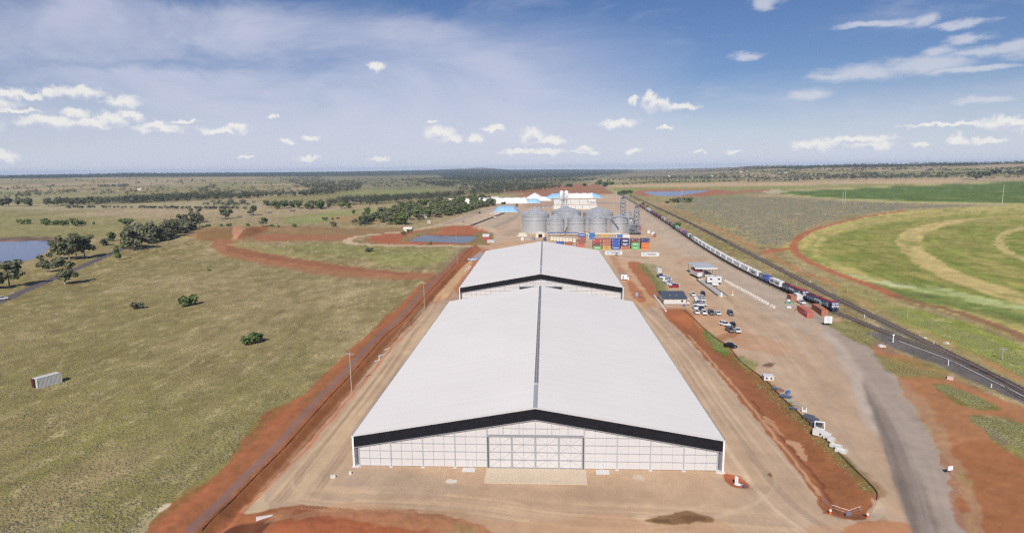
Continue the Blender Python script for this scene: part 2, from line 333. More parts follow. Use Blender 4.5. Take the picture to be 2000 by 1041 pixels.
area([(1780,560),(1850,564),(1960,590),(2060,600),(2060,614),(1950,602),(1860,578),(1790,569)], S(200,208,140), .4, None, 1.6, 6, 2., .8, brk=.3, bsc=8)
area([(1700,560),(1800,572),(1960,612),(2060,630),(2060,650),(1990,634),(1860,602),(1760,585)], S(120,128,66), 1, None, 1.5, 8, 2., .8)
area([(1740,600),(1860,622),(2010,680),(2100,730),(2100,790),(1980,722),(1860,672),(1760,626)], S(148,158,70), 1, None, 1.5, 8, 3., .85)
area([(1630,556),(1700,575),(1740,600),(1760,626),(1700,598),(1640,572)], S(158,154,92), 1, None, 1.5, 8, 3., .6)
strip([(1500,492),(1524,487),(1545,486)], 11, S(188,114,80), .1, 'dirt_track', 1., 1.5, .9)
strip([(1760,412.5),(1680,425.5),(1592,448),(1560,466),(1550,480),(1553,492),(1575,508),(1600,520),(1652,541),(1700,557),(1752,580)], 6., S(186,112,80), .1, 'dirt_track', .8, 1., .92)
strip([(1752,580),(1800,593),(1850,604),(1900,620),(1950,638),(2010,662),(2080,690)], 5.5, S(150,108,78), .1, 'dirt_track', .8, 1., .9)
# left country
area([(365,458),(390,446),(440,444),(520,442),(640,443),(700,446),(790,446),(800,452),(740,460),(690,468),(640,470),(520,472),(440,473),(380,468)], S(158,124,84), .4, 'red_earth', 2., 10, 2.5, .85, brk=.12, bsc=14)
area([(520,458),(620,459),(700,461),(690,468),(600,470),(500,471)], S(176,112,80), .1, None, 2., 8, 1.5, .7, brk=.2, bsc=8)
area([(400,452),(455,449),(462,458),(452,468),(420,470),(385,466)], S(146,112,70), .1, None, 1., 6, 1.5, .9)
area([(457,449),(476,447),(482,455),(468,467),(455,467)], S(206,150,116), 0, None, .6, 5, 1., .95)
area([(480,452),(500,446),(524,448),(500,460),(470,469),(468,464)], S(150,98,62), 0, None, 1., 6, 1.2, .9)
area([(425,468),(455,470),(480,482),(540,497),(600,508),(700,523),(780,532),(850,533),(838,545),(760,546),(680,543),(600,532),(520,517),(450,502),(418,488),(414,474)], S(176,116,80), .2, 'dirt_track', 1.6, 10, 2.5, .82, brk=.10, bsc=8)
area([(448,476),(500,478),(560,488),(640,508),(560,500),(480,488)], S(168,156,100), .8, None, 2, 10, 2, .7)
area([(440,480),(520,496),(640,514),(740,528),(830,536),(740,534),(620,520),(500,502),(450,492)], S(150,92,66), .1, None, 1.6, 10, 1.2, .5, brk=.1, bsc=10)
area([(560,482),(640,476),(720,482),(800,487),(880,485),(840,500),(740,504),(640,498)], S(146,146,84), 1, None, 3, 14, 4., .6)
area([(720,505),(800,496),(880,495),(850,515),(790,522),(740,516)], S(158,160,86), 1, None, 3, 12, 4., .6)
area([(560,424),(640,414),(760,404),(820,404),(700,424),(620,436),(560,440)], S(152,158,92), 1, None, 5, 30, 2., .7)
area([(-60,418),(100,420),(240,425),(400,438),(200,460),(100,463),(-60,461)], S(152,146,92), 1, None, 5, 30, 3., .7)
area([(640,424),(700,420),(760,424),(730,434),(660,434)], S(184,142,100), .5, None, 3, 14, 2., .6)
strip([(-80,620),(0,589.5),(60,563),(114,540),(181,511.5),(246,483),(300,462),(350,446),(397,432),(450,426),(504,418),(587,410),(660,402)], 6.2, S(108,100,98), 0, 'asphalt_road', .25, .35, 1., 5)
# brown weedy yard around the pond inside the loop
area([(715,468),(745,458),(800,452),(860,446),(905,440),(965,446),(962,472),(940,478),(860,478),(760,477),(722,473)], S(180,108,76), .1, 'red_earth', 1.2, 8, 1.5)
area([(780,472),(800,458),(838,449),(905,446),(925,452),(900,456),(840,456),(815,464),(800,473)], S(150,134,86), .8, None, 1., 6, 1.5, .8)
area([(925,455),(962,452),(970,462),(958,474),(925,477),(905,476),(926,466)], S(136,134,84), .9, None, 1.2, 6, 1.5, .7, brk=.1, bsc=6)
area([(805,470),(815,463),(828,458),(880,458.5),(927,459),(932,464),(908,474.5),(860,473)], S(120,98,70), .3, None, .6, 5, 1.2, .8)
area([(855,452),(880,443.5),(915,443),(948,443.5),(964,450),(915,457),(880,457)], S(180,112,76), 0, 'red_earth', .8, 5, 1.2)
# ------ the yard
SITE = [(842,442),(905,424),(958,402),(1000,398),(1060,394),(1120,384),(1170,380),(1208,379),(1232,396),(1262,417),(1322,457),(1400,505),(1470,544),(1540,585),(1600,612),(1640,622),(1672,650),(1690,690),(1722,745),(1770,830),(1812,905),(1850,975),(1885,1041),(1930,1200),(380,1200),(420,1041),(480,962),(560,885),(700,720),(800,620),(868,552),(905,508),(940,486),(966,474),(962,455),(905,441)]
area(SITE, TAN, 0, 'gravel_yard', .5, 4, 1.5, spline=False)
n_ = np.nonzero(CLS == cid('gravel_yard'))[0]
t = sstep(.42, .62, fbm(X[n_]/26, Y[n_]/40, 4, 31))[:, None]; colr[n_] = colr[n_]*(1-.4*t)+np.array(TAN2)*.4*t
t = sstep(.5, .72, fbm(X[n_]/9, Y[n_]/14, 4, 33))[:, None]; colr[n_] = colr[n_]*(1-.15*t)+np.array(PALE)*.15*t
t = (sstep(.55, .78, fbm(X[n_]/17, Y[n_]/22, 4, 36))*sstep(60, 130, X[n_]+0*Y[n_]))[:, None]; colr[n_] = colr[n_]*(1-.3*t)+np.array(ORG)*.3*t
strip([(1900,370),(1206,379.5)][::-1], 1, TAN, 0, None, .1, .1, 0.)
# loop track
strip([(940,412),(905,423.5),(865,437),(830,446),(789,452.5),(711,460.5),(684,466.5),(678,471.5),(690,476),(737,478.8),(800,480),(880,480.5),(930,480),(968,479)], 8.5, S(212,184,150), 0, 'dirt_track', .6, .7, 1., 5)
strip([(1150,361),(1162,356),(1178,364),(1196,372),(1208,379)], 10, S(196,180,140), 0, 'dirt_track', .6, 2, .8, 5)
# yard detail by the stockpile pads
area([(862,438),(905,424),(936,411),(972,404),(965,410),(920,424),(886,436)], S(160,146,134), 0, None, .8, 6, 1., .8)
area([(910,436),(960,410),(984,410),(940,440)], S(206,182,150), 0, None, .6, 6, 1., .8)
area([(940,441),(987,412),(1018,414),(1000,426),(968,442)], S(184,168,142), 0, None, .6, 6, 1., .8)
area([(962,443),(1010,418),(1018,412),(1012,424),(976,443)], S(132,124,118), 0, None, .6, 6, 1., .7)
area([(988,452),(1018,446),(1020,458),(1000,462),(985,460)], S(158,138,114), 0, None, .8, 5, 1., .7)
area([(1000,470),(950,480),(930,490),(960,500),(1010,486),(1060,470)], S(204,150,104), 0, None, 1.2, 6, 2., .7)
area([(1020,398),(1085,394),(1084,400),(1040,407)], S(170,128,108), 0, None, 1.5, 9, 1., .8)
area([(1155,450),(1180,452),(1240,462),(1300,470),(1240,490),(1180,492),(1140,488),(1120,470)], S(208,178,144), 0, None, 1.5, 9, 3., .6)
strip([(1208,378),(1262,425),(1330,470),(1400,513),(1470,551),(1540,590)], 26, S(190,172,152), 0, None, 2.5, 4, .8, 10)
strip([(1222,502),(1260,503),(1296,505)], 1.2, S(178,110,78), 0, None, .5, .3, .9, 3)
strip([(1172,500.5),(1190,501),(1218,502)], 1.2, S(178,110,78), 0, None, .5, .3, .9, 3)
area([(1325,510),(1345,503),(1385,506),(1352,513),(1330,516)], S(184,118,82), 0, None, 1., 5, 2., .6, brk=.15, bsc=4)
area([(1352,500),(1392,503),(1396,509),(1360,508)], S(164,148,112), .5, None, 1., 5, 1.5, .5)
streaks([(1180,508),(1240,512),(1330,520),(1400,560),(1470,600),(1540,640)], 14, S(216,186,150), a=.6, s=2)
streaks([(1225,400),(1290,455),(1360,515),(1430,570),(1500,640),(1560,720)], 10, S(214,192,166), a=.5, s=41, thr=.5)
streaks([(1320,470),(1390,530),(1470,580),(1560,630),(1640,700)], 7, S(176,154,134), a=.45, s=43, thr=.5)
streaks([(1360,590),(1440,640),(1510,720),(1570,800),(1640,900),(1700,1000)], 9, S(212,186,156), a=.5, s=45, thr=.5)
streaks([(1300,520),(1350,560),(1400,610),(1470,660),(1560,700)], 6, S(206,152,110), a=.45, s=47, thr=.5)
streaks([(1480,600),(1560,660),(1620,730),(1680,830),(1740,960)], 6, S(180,160,142), a=.4, s=49, thr=.5)
streaks([(1780,760),(1850,850),(1920,950),(1980,1041)], 7, S(196,138,98), a=.5, s=51, thr=.5)
# bare orange ground round the second shed
area([(1192,500),(1225,510),(1262,556),(1285,600),(1250,600),(1218,555)], S(206,160,116), 0, None, .8, 5, 1.5, .9)
area([(1190,502),(1222,512),(1232,530),(1246,560),(1262,588),(1240,586),(1222,548)], S(184,116,82), 0, None, .8, 5, 1.5, .85, brk=.08, bsc=4)
area([(1208,512),(1226,512),(1256,556),(1268,575),(1245,560)], S(212,168,124), 0, None, .5, 4, 1.2, .85)
area([(895,590),(925,548),(952,500),(962,490),(940,488),(905,510),(868,556),(845,588)], S(188,124,88), 0, 'red_earth', .8, 4, 1.5, .9)
area([(842,584),(868,548),(904,514),(922,506),(918,524),(894,552),(872,582)], S(214,174,130), 0, None, .5, 4, 1.2, .9)
area([(916,505),(928,491),(945,495),(940,503),(925,508)], S(176,164,162), 0, None, .3, 3, 1., .9)
area([(848,585),(876,584),(889,566),(898,590),(872,600),(835,604)], S(186,162,136), 0, None, .5, 4, 1.2, .8)
# red strip left of the sheds
area([(280,1041),(310,1010),(345,978),(400,945),(450,905),(470,865),(500,830),(520,803),(560,788),(600,772),(616,746),(641,727),(668,703),(694,676),(727,649),(748,625),(754,613),(772,610),(791,587),(810,571),(829,549),(858,533),(880,522),(888,502),(906,488),(930,478),
 (940,488),(912,512),(893,529),(869,555),(845,582),(828,598),(800,628),(762,671),(721,713),(686,759),(654,797),(641,813),(601,858),(551,910),(511,953),(470,988),(480,1003),(526,999),(576,990),(641,993),(700,996),(778,1000),(863,1011),(935,1026),(1000,1060),(1000,1200),(200,1200)], RED, 0, 'red_earth', .45, 3, 1.8, spline=False, brk=.03, bsc=3)
area([(470,988),(495,966),(511,953),(516,975),(526,990),(520,999),(480,1003)], S(212,186,148), 0, 'gravel_yard', .4, 3, 1.5)
strip([(250,1071),(335,995),(395,955),(450,918),(478,874),(510,835),(545,800),(604,780),(640,735),(690,688),(742,638),(790,595),(850,540)], 3.2, S(148,112,66), .6, None, 1.4, 1., .55, 4)
strip([(400,1041),(508,935),(566,878),(648,784),(699,731),(763,658),(798,629),(846,574),(893,524)], 2.6, S(142,92,56), 0, None, .5, .8, .8, 4)
strip([(430,1041),(530,938),(590,880),(668,792),(716,738),(774,668),(812,633),(862,578)], 1.2, S(206,128,90), 0, None, .5, .5, .8, 4)
strip([(374,1041),(478,933),(540,872),(620,783),(672,730),(738,657),(775,627),(824,573),(874,522),(913,482)], 2.0, S(150,114,100), 0, 'drain_track', .1, .25, .95, 4)
strip([(310,1041),(440,925),(500,866),(580,790),(640,735),(710,668),(760,625),(820,560)], 2.2, S(184,112,76), 0, None, .8, 1., .7, 4)
area([(230,1060),(262,1020),(300,990),(330,985),(300,1012),(270,1050)], S(184,170,128), .4, None, .6, 3, 2., .8, brk=.15, bsc=2)
area([(306,1000),(318,985),(333,983),(330,990),(314,1000)], S(226,202,168), 0, None, .2, 2, 1.2, .95)
area([(600,1005),(700,1004),(800,1015),(860,1030),(820,1060),(560,1060),(560,1020)], S(178,100,66), 0, None, 1., 4, 4., .6)
area([(430,1041),(470,1022),(505,1018),(535,1020),(520,1034),(480,1060),(420,1060)], S(92,56,40), 0, None, .4, 3, 2., .8)  # pit floor: water and shadow put into the soil colour
area([(820,1008),(850,1007),(868,1013),(840,1016)], S(134,84,56), 0, None, .6, 3, 1.5, .7, brk=.1, bsc=2)
area([(885,1035),(905,1030),(930,1036),(935,1060),(880,1060)], S(142,130,76), .8, None, .5, 3, 1.5, .7, brk=.15, bsc=2)
# lanes beside the sheds
streaks([(575,950),(640,870),(710,780),(790,675),(850,600)], 8, S(216,186,148), a=.8, s=5, thr=.46)
streaks([(640,976),(680,980),(720,975),(900,985),(1100,1010),(1300,1020),(1500,1035)], 7, S(222,188,150), a=.85, s=6, thr=.45)
streaks([(1250,600),(1330,690),(1400,790),(1480,900),(1560,990),(1640,1041)], 8, S(218,190,158), a=.85, s=7, thr=.46)
streaks([(1250,600),(1330,690),(1400,790),(1480,900),(1560,990),(1640,1041)], 8, S(172,148,126), a=.6, s=17, thr=.5)
streaks([(575,950),(640,870),(710,780),(790,675),(850,600)], 8, S(168,138,112), a=.6, s=15, thr=.5)
streaks([(640,872),(600,925),(612,952),(680,972),(780,984)], 4, S(214,184,146), a=.7, s=25, thr=.48)
streaks([(1250,1020),(1420,990),(1500,940),(1440,860)], 5, S(216,188,154), a=.6, s=8, thr=.5)
area([(520,1000),(900,1000),(1200,1020),(1500,1041),(1700,1041),(1640,1080),(900,1060)], S(210,160,118), 0, None, 3, 9, 4., .45)
area([(860,945),(1000,948),(1250,950),(1200,975),(1000,985),(900,975)], S(186,156,128), 0, None, 2, 8, 6., .6)
area([(690,925),(860,920),(880,960),(760,975),(680,950)], S(182,158,134), 0, None, 2, 8, 6., .6)
# red drain strip on the right, with its fence-side grass
area([(1287,601),(1302,606),(1340,603),(1358,622),(1392,651),(1426,674),(1450,700),(1496,736),(1535,778),(1594,833),(1660,902),(1712,955),(1716,972),(1704,1000),(1690,1010),(1657,1013),(1611,1001),(1588,962),(1552,910),(1493,838),(1431,762),(1378,700),(1338,655),(1305,620)], RED, 0, 'red_earth', .4, 3, 1.8, spline=False)
strip([(1709,958),(1650,903),(1582,834),(1522,778),(1480,736),(1434,700),(1405,675)], 3.6, S(152,114,70), .5, None, .9, 1., .75, 4)
strip([(1700,952),(1652,903),(1586,834),(1527,778),(1486,736),(1440,700),(1415,676),(1385,651)], 1.6, S(126,118,62), .7, None, .9, .7, .7, 3)
strip([(1655,960),(1600,890),(1550,832),(1500,770),(1450,716),(1400,672)], 4.2, S(152,100,64), .3, None, 1.3, 1.6, .7, 5)
strip([(1640,985),(1590,920),(1540,862),(1500,812),(1470,778)], .9, S(116,70,48), 0, None, .5, .4, .7, 3)
strip([(1600,960),(1556,902),(1497,830),(1436,756),(1384,698),(1345,652)], .8, S(220,176,134), 0, None, .4, .3, .7, 3)
area([(1535,852),(1560,852),(1580,878),(1572,886),(1550,872)], S(222,176,136), 0, None, .6, 2, 1.5, .7, brk=.25, bsc=1.5)
area([(1492,806),(1508,812),(1528,838),(1518,838),(1498,822)], S(214,164,124), 0, None, .6, 2, 1.5, .7, brk=.25, bsc=1.5)
area([(1378,640),(1410,665),(1428,684),(1412,686),(1395,672),(1376,650)], S(104,130,58), 1, None, .6, 3, 1.5, .85)
area([(1436,690),(1462,698),(1480,712),(1466,716),(1446,702)], S(140,142,76), .8, None, .6, 3, 1.5, .7, brk=.15, bsc=2)
area([(1296,604),(1340,604),(1358,622),(1330,640),(1306,624)], S(182,112,74), 0, None, .5, 3, 1.5, .8)
area([(1226,514),(1256,515),(1284,550),(1296,580),(1272,578),(1248,546)], S(176,108,72), 0, 'red_earth', .5, 3, 1.5, .9)
area([(1256,514),(1290,520),(1284,530),(1300,552),(1304,575),(1290,582),(1280,562),(1262,535),(1246,520)], S(132,134,72), .9, None, .8, 3, 1.5, .85, brk=.08, bsc=3)
area([(1350,590),(1420,620),(1450,640),(1440,665),(1400,655),(1360,625)], S(206,156,112), 0, None, 1.5, 6, 3., .6)
area([(1410,640),(1470,652),(1540,680),(1520,695),(1450,680)], S(198,142,102), 0, None, 1.5, 6, 3., .4)
area([(1396,655),(1440,648),(1440,656),(1410,662)], S(160,100,70), 0, None, .6, 3, 1.5, .6)
area([(1392,562),(1400,560),(1445,600),(1436,600)], S(176,146,110), 0, None, .5, 3, 1.5, .5)
# stains
area([(1259,1015),(1290,1007),(1325,1000),(1345,997),(1362,1003),(1392,1012),(1385,1020),(1345,1021),(1310,1024),(1275,1022)], S(140,104,70), 0, None, .3, 2, 1.5, .9)
area([(1272,1016),(1300,1013),(1310,1020),(1288,1022)], S(104,80,54), 0, None, .3, 2, 2., .7)
area([(1330,1010),(1368,1008),(1376,1015),(1350,1018)], S(112,84,58), 0, None, .3, 2, 2., .6)
area([(1488,712),(1500,708),(1514,711),(1502,716)], S(116,88,66), 0, None, .3, 2, 1.2, .9)
area([(1502,757),(1520,756),(1528,762),(1512,764)], S(142,112,72), 0, None, .3, 2, 1.2, .8)
area([(1412,924),(1430,922),(1455,932),(1464,946),(1448,951),(1424,946)], S(178,98,62), 0, None, .3, 2, 1.2, .95)
area([(872,938),(882,935),(894,938),(888,944),(876,944)], S(232,222,206), 0, None, .25, 1.5, 1.2, .9)
area([(1500,924),(1506,923),(1508,930),(1501,929)], S(132,86,54), 0, None, .15, 1.5, 1., .9)
area([(1236,930),(1252,930),(1256,938),(1242,938)], S(218,202,182), 0, None, .25, 1.5, 1.2, .6, brk=.3, bsc=1)
area([(1700,975),(1716,972),(1726,990),(1722,1010),(1700,1012)], S(220,198,168), 0, None, .5, 2, 1.5, .6, brk=.2, bsc=1)
area([(1640,1041),(1660,1018),(1720,1012),(1790,1030),(1800,1080),(1640,1080)], S(196,132,88), 0, None, 1., 4, 3., .8)
# gravel road on the right
area([(1560,608),(1600,634),(1660,690),(1690,754),(1724,837),(1760,930),(1800,1041),(1820,1120),(1935,1120),(1896,1041),(1862,930),(1812,837),(1757,745),(1712,690),(1668,660),(1640,640),(1600,612)], GREY, 0, 'gravel_road', .6, 3, 4., spline=False)
strip([(1610,650),(1650,690),(1672,740),(1700,800),(1712,840)], 4, S(204,188,172), 0, None, .6, 1.6, .7, 4)
area([(1684,748),(1706,768),(1742,820),(1768,870),(1806,960),(1850,1070),(1796,1070),(1766,990),(1734,900),(1706,815)], S(148,133,120), 0, None, .3, 6, 9., .9)
area([(1686,756),(1700,776),(1730,834),(1752,890),(1776,960),(1800,1060),(1790,1060),(1764,985),(1736,900),(1710,818)], S(130,116,106), 0, None, .3, 6, 4., .7)
streaks([(1600,630),(1680,710),(1740,800),(1790,900),(1830,1041)], 9, S(184,170,154), a=.35, s=11, thr=.5)
area([(1440,560),(1520,590),(1600,630),(1570,650),(1500,610),(1440,575)], S(192,172,150), 0, None, 2, 6, 3., .6)
# red ground east of the road
area([(1672,648),(1700,660),(1760,690),(1850,730),(1940,775),(2010,800),(2300,900),(2300,1200),(1930,1200),(1896,1041),(1862,930),(1812,837),(1757,745),(1712,690)], S(180,126,86), 0, 'red_earth', .8, 5, 2., spline=False)
area([(1860,930),(1880,880),(1960,860),(2100,900),(2100,1100),(1930,1100),(1896,1041)], S(168,108,70), 0, None, 3, 9, 6., .7)
area([(1757,745),(1790,760),(1850,850),(1900,960),(1930,1041),(1896,1041),(1862,930),(1812,837)], S(182,146,112), 0, None, 1., 5, 5., .7)
area([(1604,628),(1625,628),(1668,630),(1712,650),(1728,664),(1712,672),(1678,672),(1650,656),(1625,640)], S(142,132,72), .9, 'ground', .7, 4, 1.8, .9)
area([(1700,690),(1760,700),(1830,712),(1865,735),(1800,738),(1750,735),(1722,715)], S(146,134,76), .8, None, 1.2, 4, 2.5, .65, brk=.12, bsc=4)
area([(1820,752),(1850,750),(1880,765),(1945,792),(1950,802),(1900,800),(1862,786)], S(132,126,70), .9, None, .7, 4, 1.5, .85, brk=.05, bsc=3)
area([(1893,814),(1930,812),(1965,816),(2010,834),(2080,870),(2080,930),(2010,905),(1960,878),(1920,848)], S(138,130,78), .9, 'ground', .7, 4, 1.5, .9, brk=.05, bsc=3)
area([(1925,845),(1945,842),(1965,868),(1950,870)], S(140,120,108), .2, None, .5, 2, 1.5, .6)
area([(1870,910),(1900,945),(1898,952),(1872,925)], S(176,150,98), .5, None, .6, 2, 1.5, .6, brk=.15, bsc=2)
area([(1700,668),(1730,672),(1760,690),(1730,690)], S(150,128,104), .2, None, .6, 2, 1.5, .6)
# railway ballast
SID = [(1205,375),(1215,381),(1255,406),(1300,433.5),(1340,462),(1400,500),(1450,529),(1500,555),(1560,580),(1637,611),(1715,645),(1785,671),(1880,717),(2000,777),(2100,830)]
MAIN = [(1150,349),(1180,360),(1205,370.5),(1230,382),(1260,395),(1300,413),(1350,438),(1400,463),(1450,489),(1500,514),(1560,545),(1600,567),(1692,611),(1785,659),(1877,705),(2000,765),(2100,816)]
def fitline(pts, deg):
    P = np.array([G(*p)[:2] for p in pts]); t = np.log(P[:, 1]); c = np.polyfit(t, P[:, 0], deg)
    ys = np.concatenate([np.arange(160, 480, 6.), np.arange(480, 1420, 20.)])
    r = [np.array([np.polyval(c, math.log(y)), y]) for y in ys]; d = (r[0]-r[4])/24.
    return [r[0]+d*k for k in (80., 60., 40., 20., 10.)]+r
SIDW = fitline(SID[1:-1], 5); MAINW = fitline(MAIN[2:-1], 5)
strip(None, 4.6, S(112,98,92), .5, 'rail_ballast', .25, .4, .95, 4, world=SIDW)
strip(None, 4.8, S(104,92,88), .5, 'rail_ballast', .25, .4, 1., 4, world=MAINW)
area([(1690,650),(1735,655),(1830,695),(1900,722),(2000,775),(2060,806),(2060,824),(2000,790),(1900,745),(1830,712),(1770,690),(1730,672)], S(118,110,106), .7, 'rail_ballast', .4, 4, 1.5, .95)
area([(1712,612),(1780,650),(1850,690),(1900,715),(1870,712),(1800,678),(1720,642)], S(134,126,104), .3, None, .6, 3, 1.5, .7, brk=.08, bsc=4)
for P in (SIDW, MAINW): REL.append(('l', P[:76], 2.6, .25))
Z = height(X, Y)
Z = Z+(fbm(X/3.1, Y/3.1, 3, 9)-.5)*.14*(DD < 900)*np.where(CLS == cid('gravel_yard'), .3, 1.)
Z += np.where((CLS == cid('red_earth')) & (DD < 420), (fbm(X/1.3, Y/1.9, 4, 77)-.5)*.34, 0)
for P_ in (SIDW, MAINW): strip(None, 2.7, S(82,72,68), .4, None, .1, .2, .85, 4, world=P_)
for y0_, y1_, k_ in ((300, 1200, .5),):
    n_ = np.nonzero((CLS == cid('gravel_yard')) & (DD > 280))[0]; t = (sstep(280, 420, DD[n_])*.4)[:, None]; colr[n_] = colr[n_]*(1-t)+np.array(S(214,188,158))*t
n_ = np.nonzero(CLS == cid('crop_field'))[0]; r_ = np.hypot(X[n_]-847, Y[n_]-245)
colr[n_] *= (1+(fbm(r_/5.5, r_*0, 3, 91)-.5)*.30+(fbm(X[n_]/7, Y[n_]/16, 4, 92)-.5)*.22)[:, None]
t = (sstep(.52, .7, fbm(X[n_]/16, Y[n_]/26, 5, 95))*.55)[:, None]; colr[n_] = colr[n_]*(1-t)+np.array(S(184,166,100))*t
t = (sstep(.56, .72, fbm(X[n_]/11, Y[n_]/20, 5, 96))*.5)[:, None]; colr[n_] = colr[n_]*(1-t)+np.array(S(118,134,58))*t
n_ = np.nonzero((CLS == 0) & (DD < 700))[0]; t = (sstep(.6, .74, fbm(X[n_]/2.2, Y[n_]/5, 4, 97))*.4)[:, None]; colr[n_] = colr[n_]*(1-t)+np.array(S(206,186,140))*t
n_ = np.nonzero(CLS == cid('green_field'))[0]; colr[n_] *= (1+(fbm(X[n_]/160, Y[n_]/9, 3, 93)-.5)*.35)[:, None]
# grain of the colours
g_ = .5+.5*np.clip(grs, 0, 1)
v = 1+(fbm(X/1.7, Y/2.6, 3, 41)-.5)*.34*g_+(fbm(X/6, Y/9, 3, 43)-.5)*.22
colr *= v[:, None]
# ------------------------------------------------------------------ ground materials and meshes
def newmat(n):
    m = bpy.data.materials.new(n); m.use_nodes = True; t = m.node_tree; b = t.nodes['Principled BSDF']; return m, t, b
def ground_mat():
    m, t, b = newmat('soil_and_grass'); n = t.nodes; l = t.links
    a = n.new('ShaderNodeAttribute'); a.attribute_name = 'soil'
    g = n.new('ShaderNodeAttribute'); g.attribute_name = 'grassy'
    geo = n.new('ShaderNodeNewGeometry')
    def noise(sc, det, ro, sx=1., sy=1.):
        mp = n.new('ShaderNodeMapping'); mp.inputs['Scale'].default_value = (sc*sx, sc*sy, sc); l.new(geo.outputs['Position'], mp.inputs[0])
        q = n.new('ShaderNodeTexNoise'); q.inputs['Scale'].default_value = 1; q.inputs['Detail'].default_value = det; q.inputs['Roughness'].default_value = ro
        l.new(mp.outputs[0], q.inputs['Vector']); return q.outputs['Fac']
    def mr(v, a0, a1, b0, b1):
        q = n.new('ShaderNodeMapRange'); q.clamp = True; l.new(v, q.inputs[0])
        for i, k in enumerate((a0, a1, b0, b1)): q.inputs[i+1].default_value = k
        return q.outputs[0]
    def mul(a0, b0, op='MULTIPLY'):
        q = n.new('ShaderNodeMath'); q.operation = op
        for i, k in enumerate((a0, b0)):
            if isinstance(k, float): q.inputs[i].default_value = k
            else: l.new(k, q.inputs[i])
        return q.outputs[0]
    f1 = noise(1.3, 6, .72, 1., .8); f2 = noise(.16, 5, .65, 1., .6); f3 = noise(.02, 5, .6, 1., .6)
    gr = mul(mr(f1, .3, .7, .62, 1.38), mr(f2, .3, .7, .78, 1.22)); gr = mul(gr, mr(f3, .3, .7, .9, 1.1))
    so_ = mul(mr(f1, .3, .7, .93, 1.07), mr(f2, .3, .7, .93, 1.07))
    mx = n.new('ShaderNodeMix'); l.new(g.outputs['Fac'], mx.inputs[0]); l.new(so_, mx.inputs[2]); l.new(gr, mx.inputs[3])
    vm_ = n.new('ShaderNodeVectorMath'); vm_.operation = 'SCALE'; l.new(a.outputs['Color'], vm_.inputs[0]); l.new(mx.outputs[0], vm_.inputs['Scale'])
    l.new(vm_.outputs[0], b.inputs['Base Color'])
    b.inputs['Roughness'].default_value = .95; b.inputs['Specular IOR Level'].default_value = .15
    bp = n.new('ShaderNodeBump'); bp.inputs['Distance'].default_value = .35
    st = mr(g.outputs['Fac'], 0, 1, .12, .55); l.new(st, bp.inputs['Strength']); l.new(f1, bp.inputs['Height']); l.new(bp.outputs[0], b.inputs['Normal'])
    return m
GM = ground_mat()
grid = np.arange(nr*ncol).reshape(nr, ncol)
q0 = grid[:-1, :]; q1 = grid[1:, :]
quads = np.stack([q0, np.roll(q0, -1, 1), np.roll(q1, -1, 1), q1], -1).reshape(-1, 4)
QC = CLS[quads[:, 3]]
for k, name in enumerate(CN):
    f = quads[QC == k]
    if not len(f): continue
    u, inv = np.unique(f.ravel(), return_inverse=True); me = bpy.data.meshes.new(name)
    me.vertices.add(len(u)); me.vertices.foreach_set('co', np.stack([X[u], Y[u], Z[u]], -1).astype(np.float32).ravel())
    me.loops.add(len(f)*4); me.loops.foreach_set('vertex_index', inv.astype(np.int32))
    me.polygons.add(len(f)); me.polygons.foreach_set('loop_start', np.arange(len(f), dtype=np.int32)*4)
    me.polygons.foreach_set('use_smooth', np.ones(len(f), bool)); me.update(calc_edges=True)
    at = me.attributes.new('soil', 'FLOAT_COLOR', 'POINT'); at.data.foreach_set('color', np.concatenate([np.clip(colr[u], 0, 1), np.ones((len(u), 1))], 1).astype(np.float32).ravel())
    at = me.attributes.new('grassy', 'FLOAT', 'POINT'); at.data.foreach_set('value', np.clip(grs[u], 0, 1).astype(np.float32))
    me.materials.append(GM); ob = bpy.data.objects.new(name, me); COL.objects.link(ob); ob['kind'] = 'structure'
def gz(x, y): return float(height(np.array([x]), np.array([y]))[0])
# ponds
wm, t_, b_ = newmat('pond_water'); b_.inputs['Base Color'].default_value = (.05, .09, .22, 1); b_.inputs['Roughness'].default_value = .18; b_.inputs['IOR'].default_value = 1.33
nn = t_.nodes.new('ShaderNodeTexNoise'); nn.inputs['Scale'].default_value = 1.2; nn.inputs['Detail'].default_value = 4; gg = t_.nodes.new('ShaderNodeNewGeometry'); t_.links.new(gg.outputs['Position'], nn.inputs['Vector'])
bb = t_.nodes.new('ShaderNodeBump'); bb.inputs['Strength'].default_value = .3; bb.inputs['Distance'].default_value = .05; t_.links.new(nn.outputs['Fac'], bb.inputs['Height']); t_.links.new(bb.outputs[0], b_.inputs['Normal'])
dw = wm.copy(); dw.name = 'dark_pond_water'; dw.node_tree.nodes['Principled BSDF'].inputs['Base Color'].default_value = (.03, .045, .07, 1)
for P, z, gw in ((DAM_W, -.7, 1.03), (DAM_C, -.8, 1.03), (DAM_R, -1.2, 1.02)):
    Q = catmull(P, 5, True); c0 = Q.mean(0); w = [G(*(c0+(p-c0)*gw)) for p in Q]
    me = bpy.data.meshes.new('water'); me.from_pydata([(p.x, p.y, z) for p in w], [], [list(range(len(w)))]); me.materials.append(dw if P is DAM_C else wm)
    ob = bpy.data.objects.new('water', me); COL.objects.link(ob); ob['kind'] = 'structure'
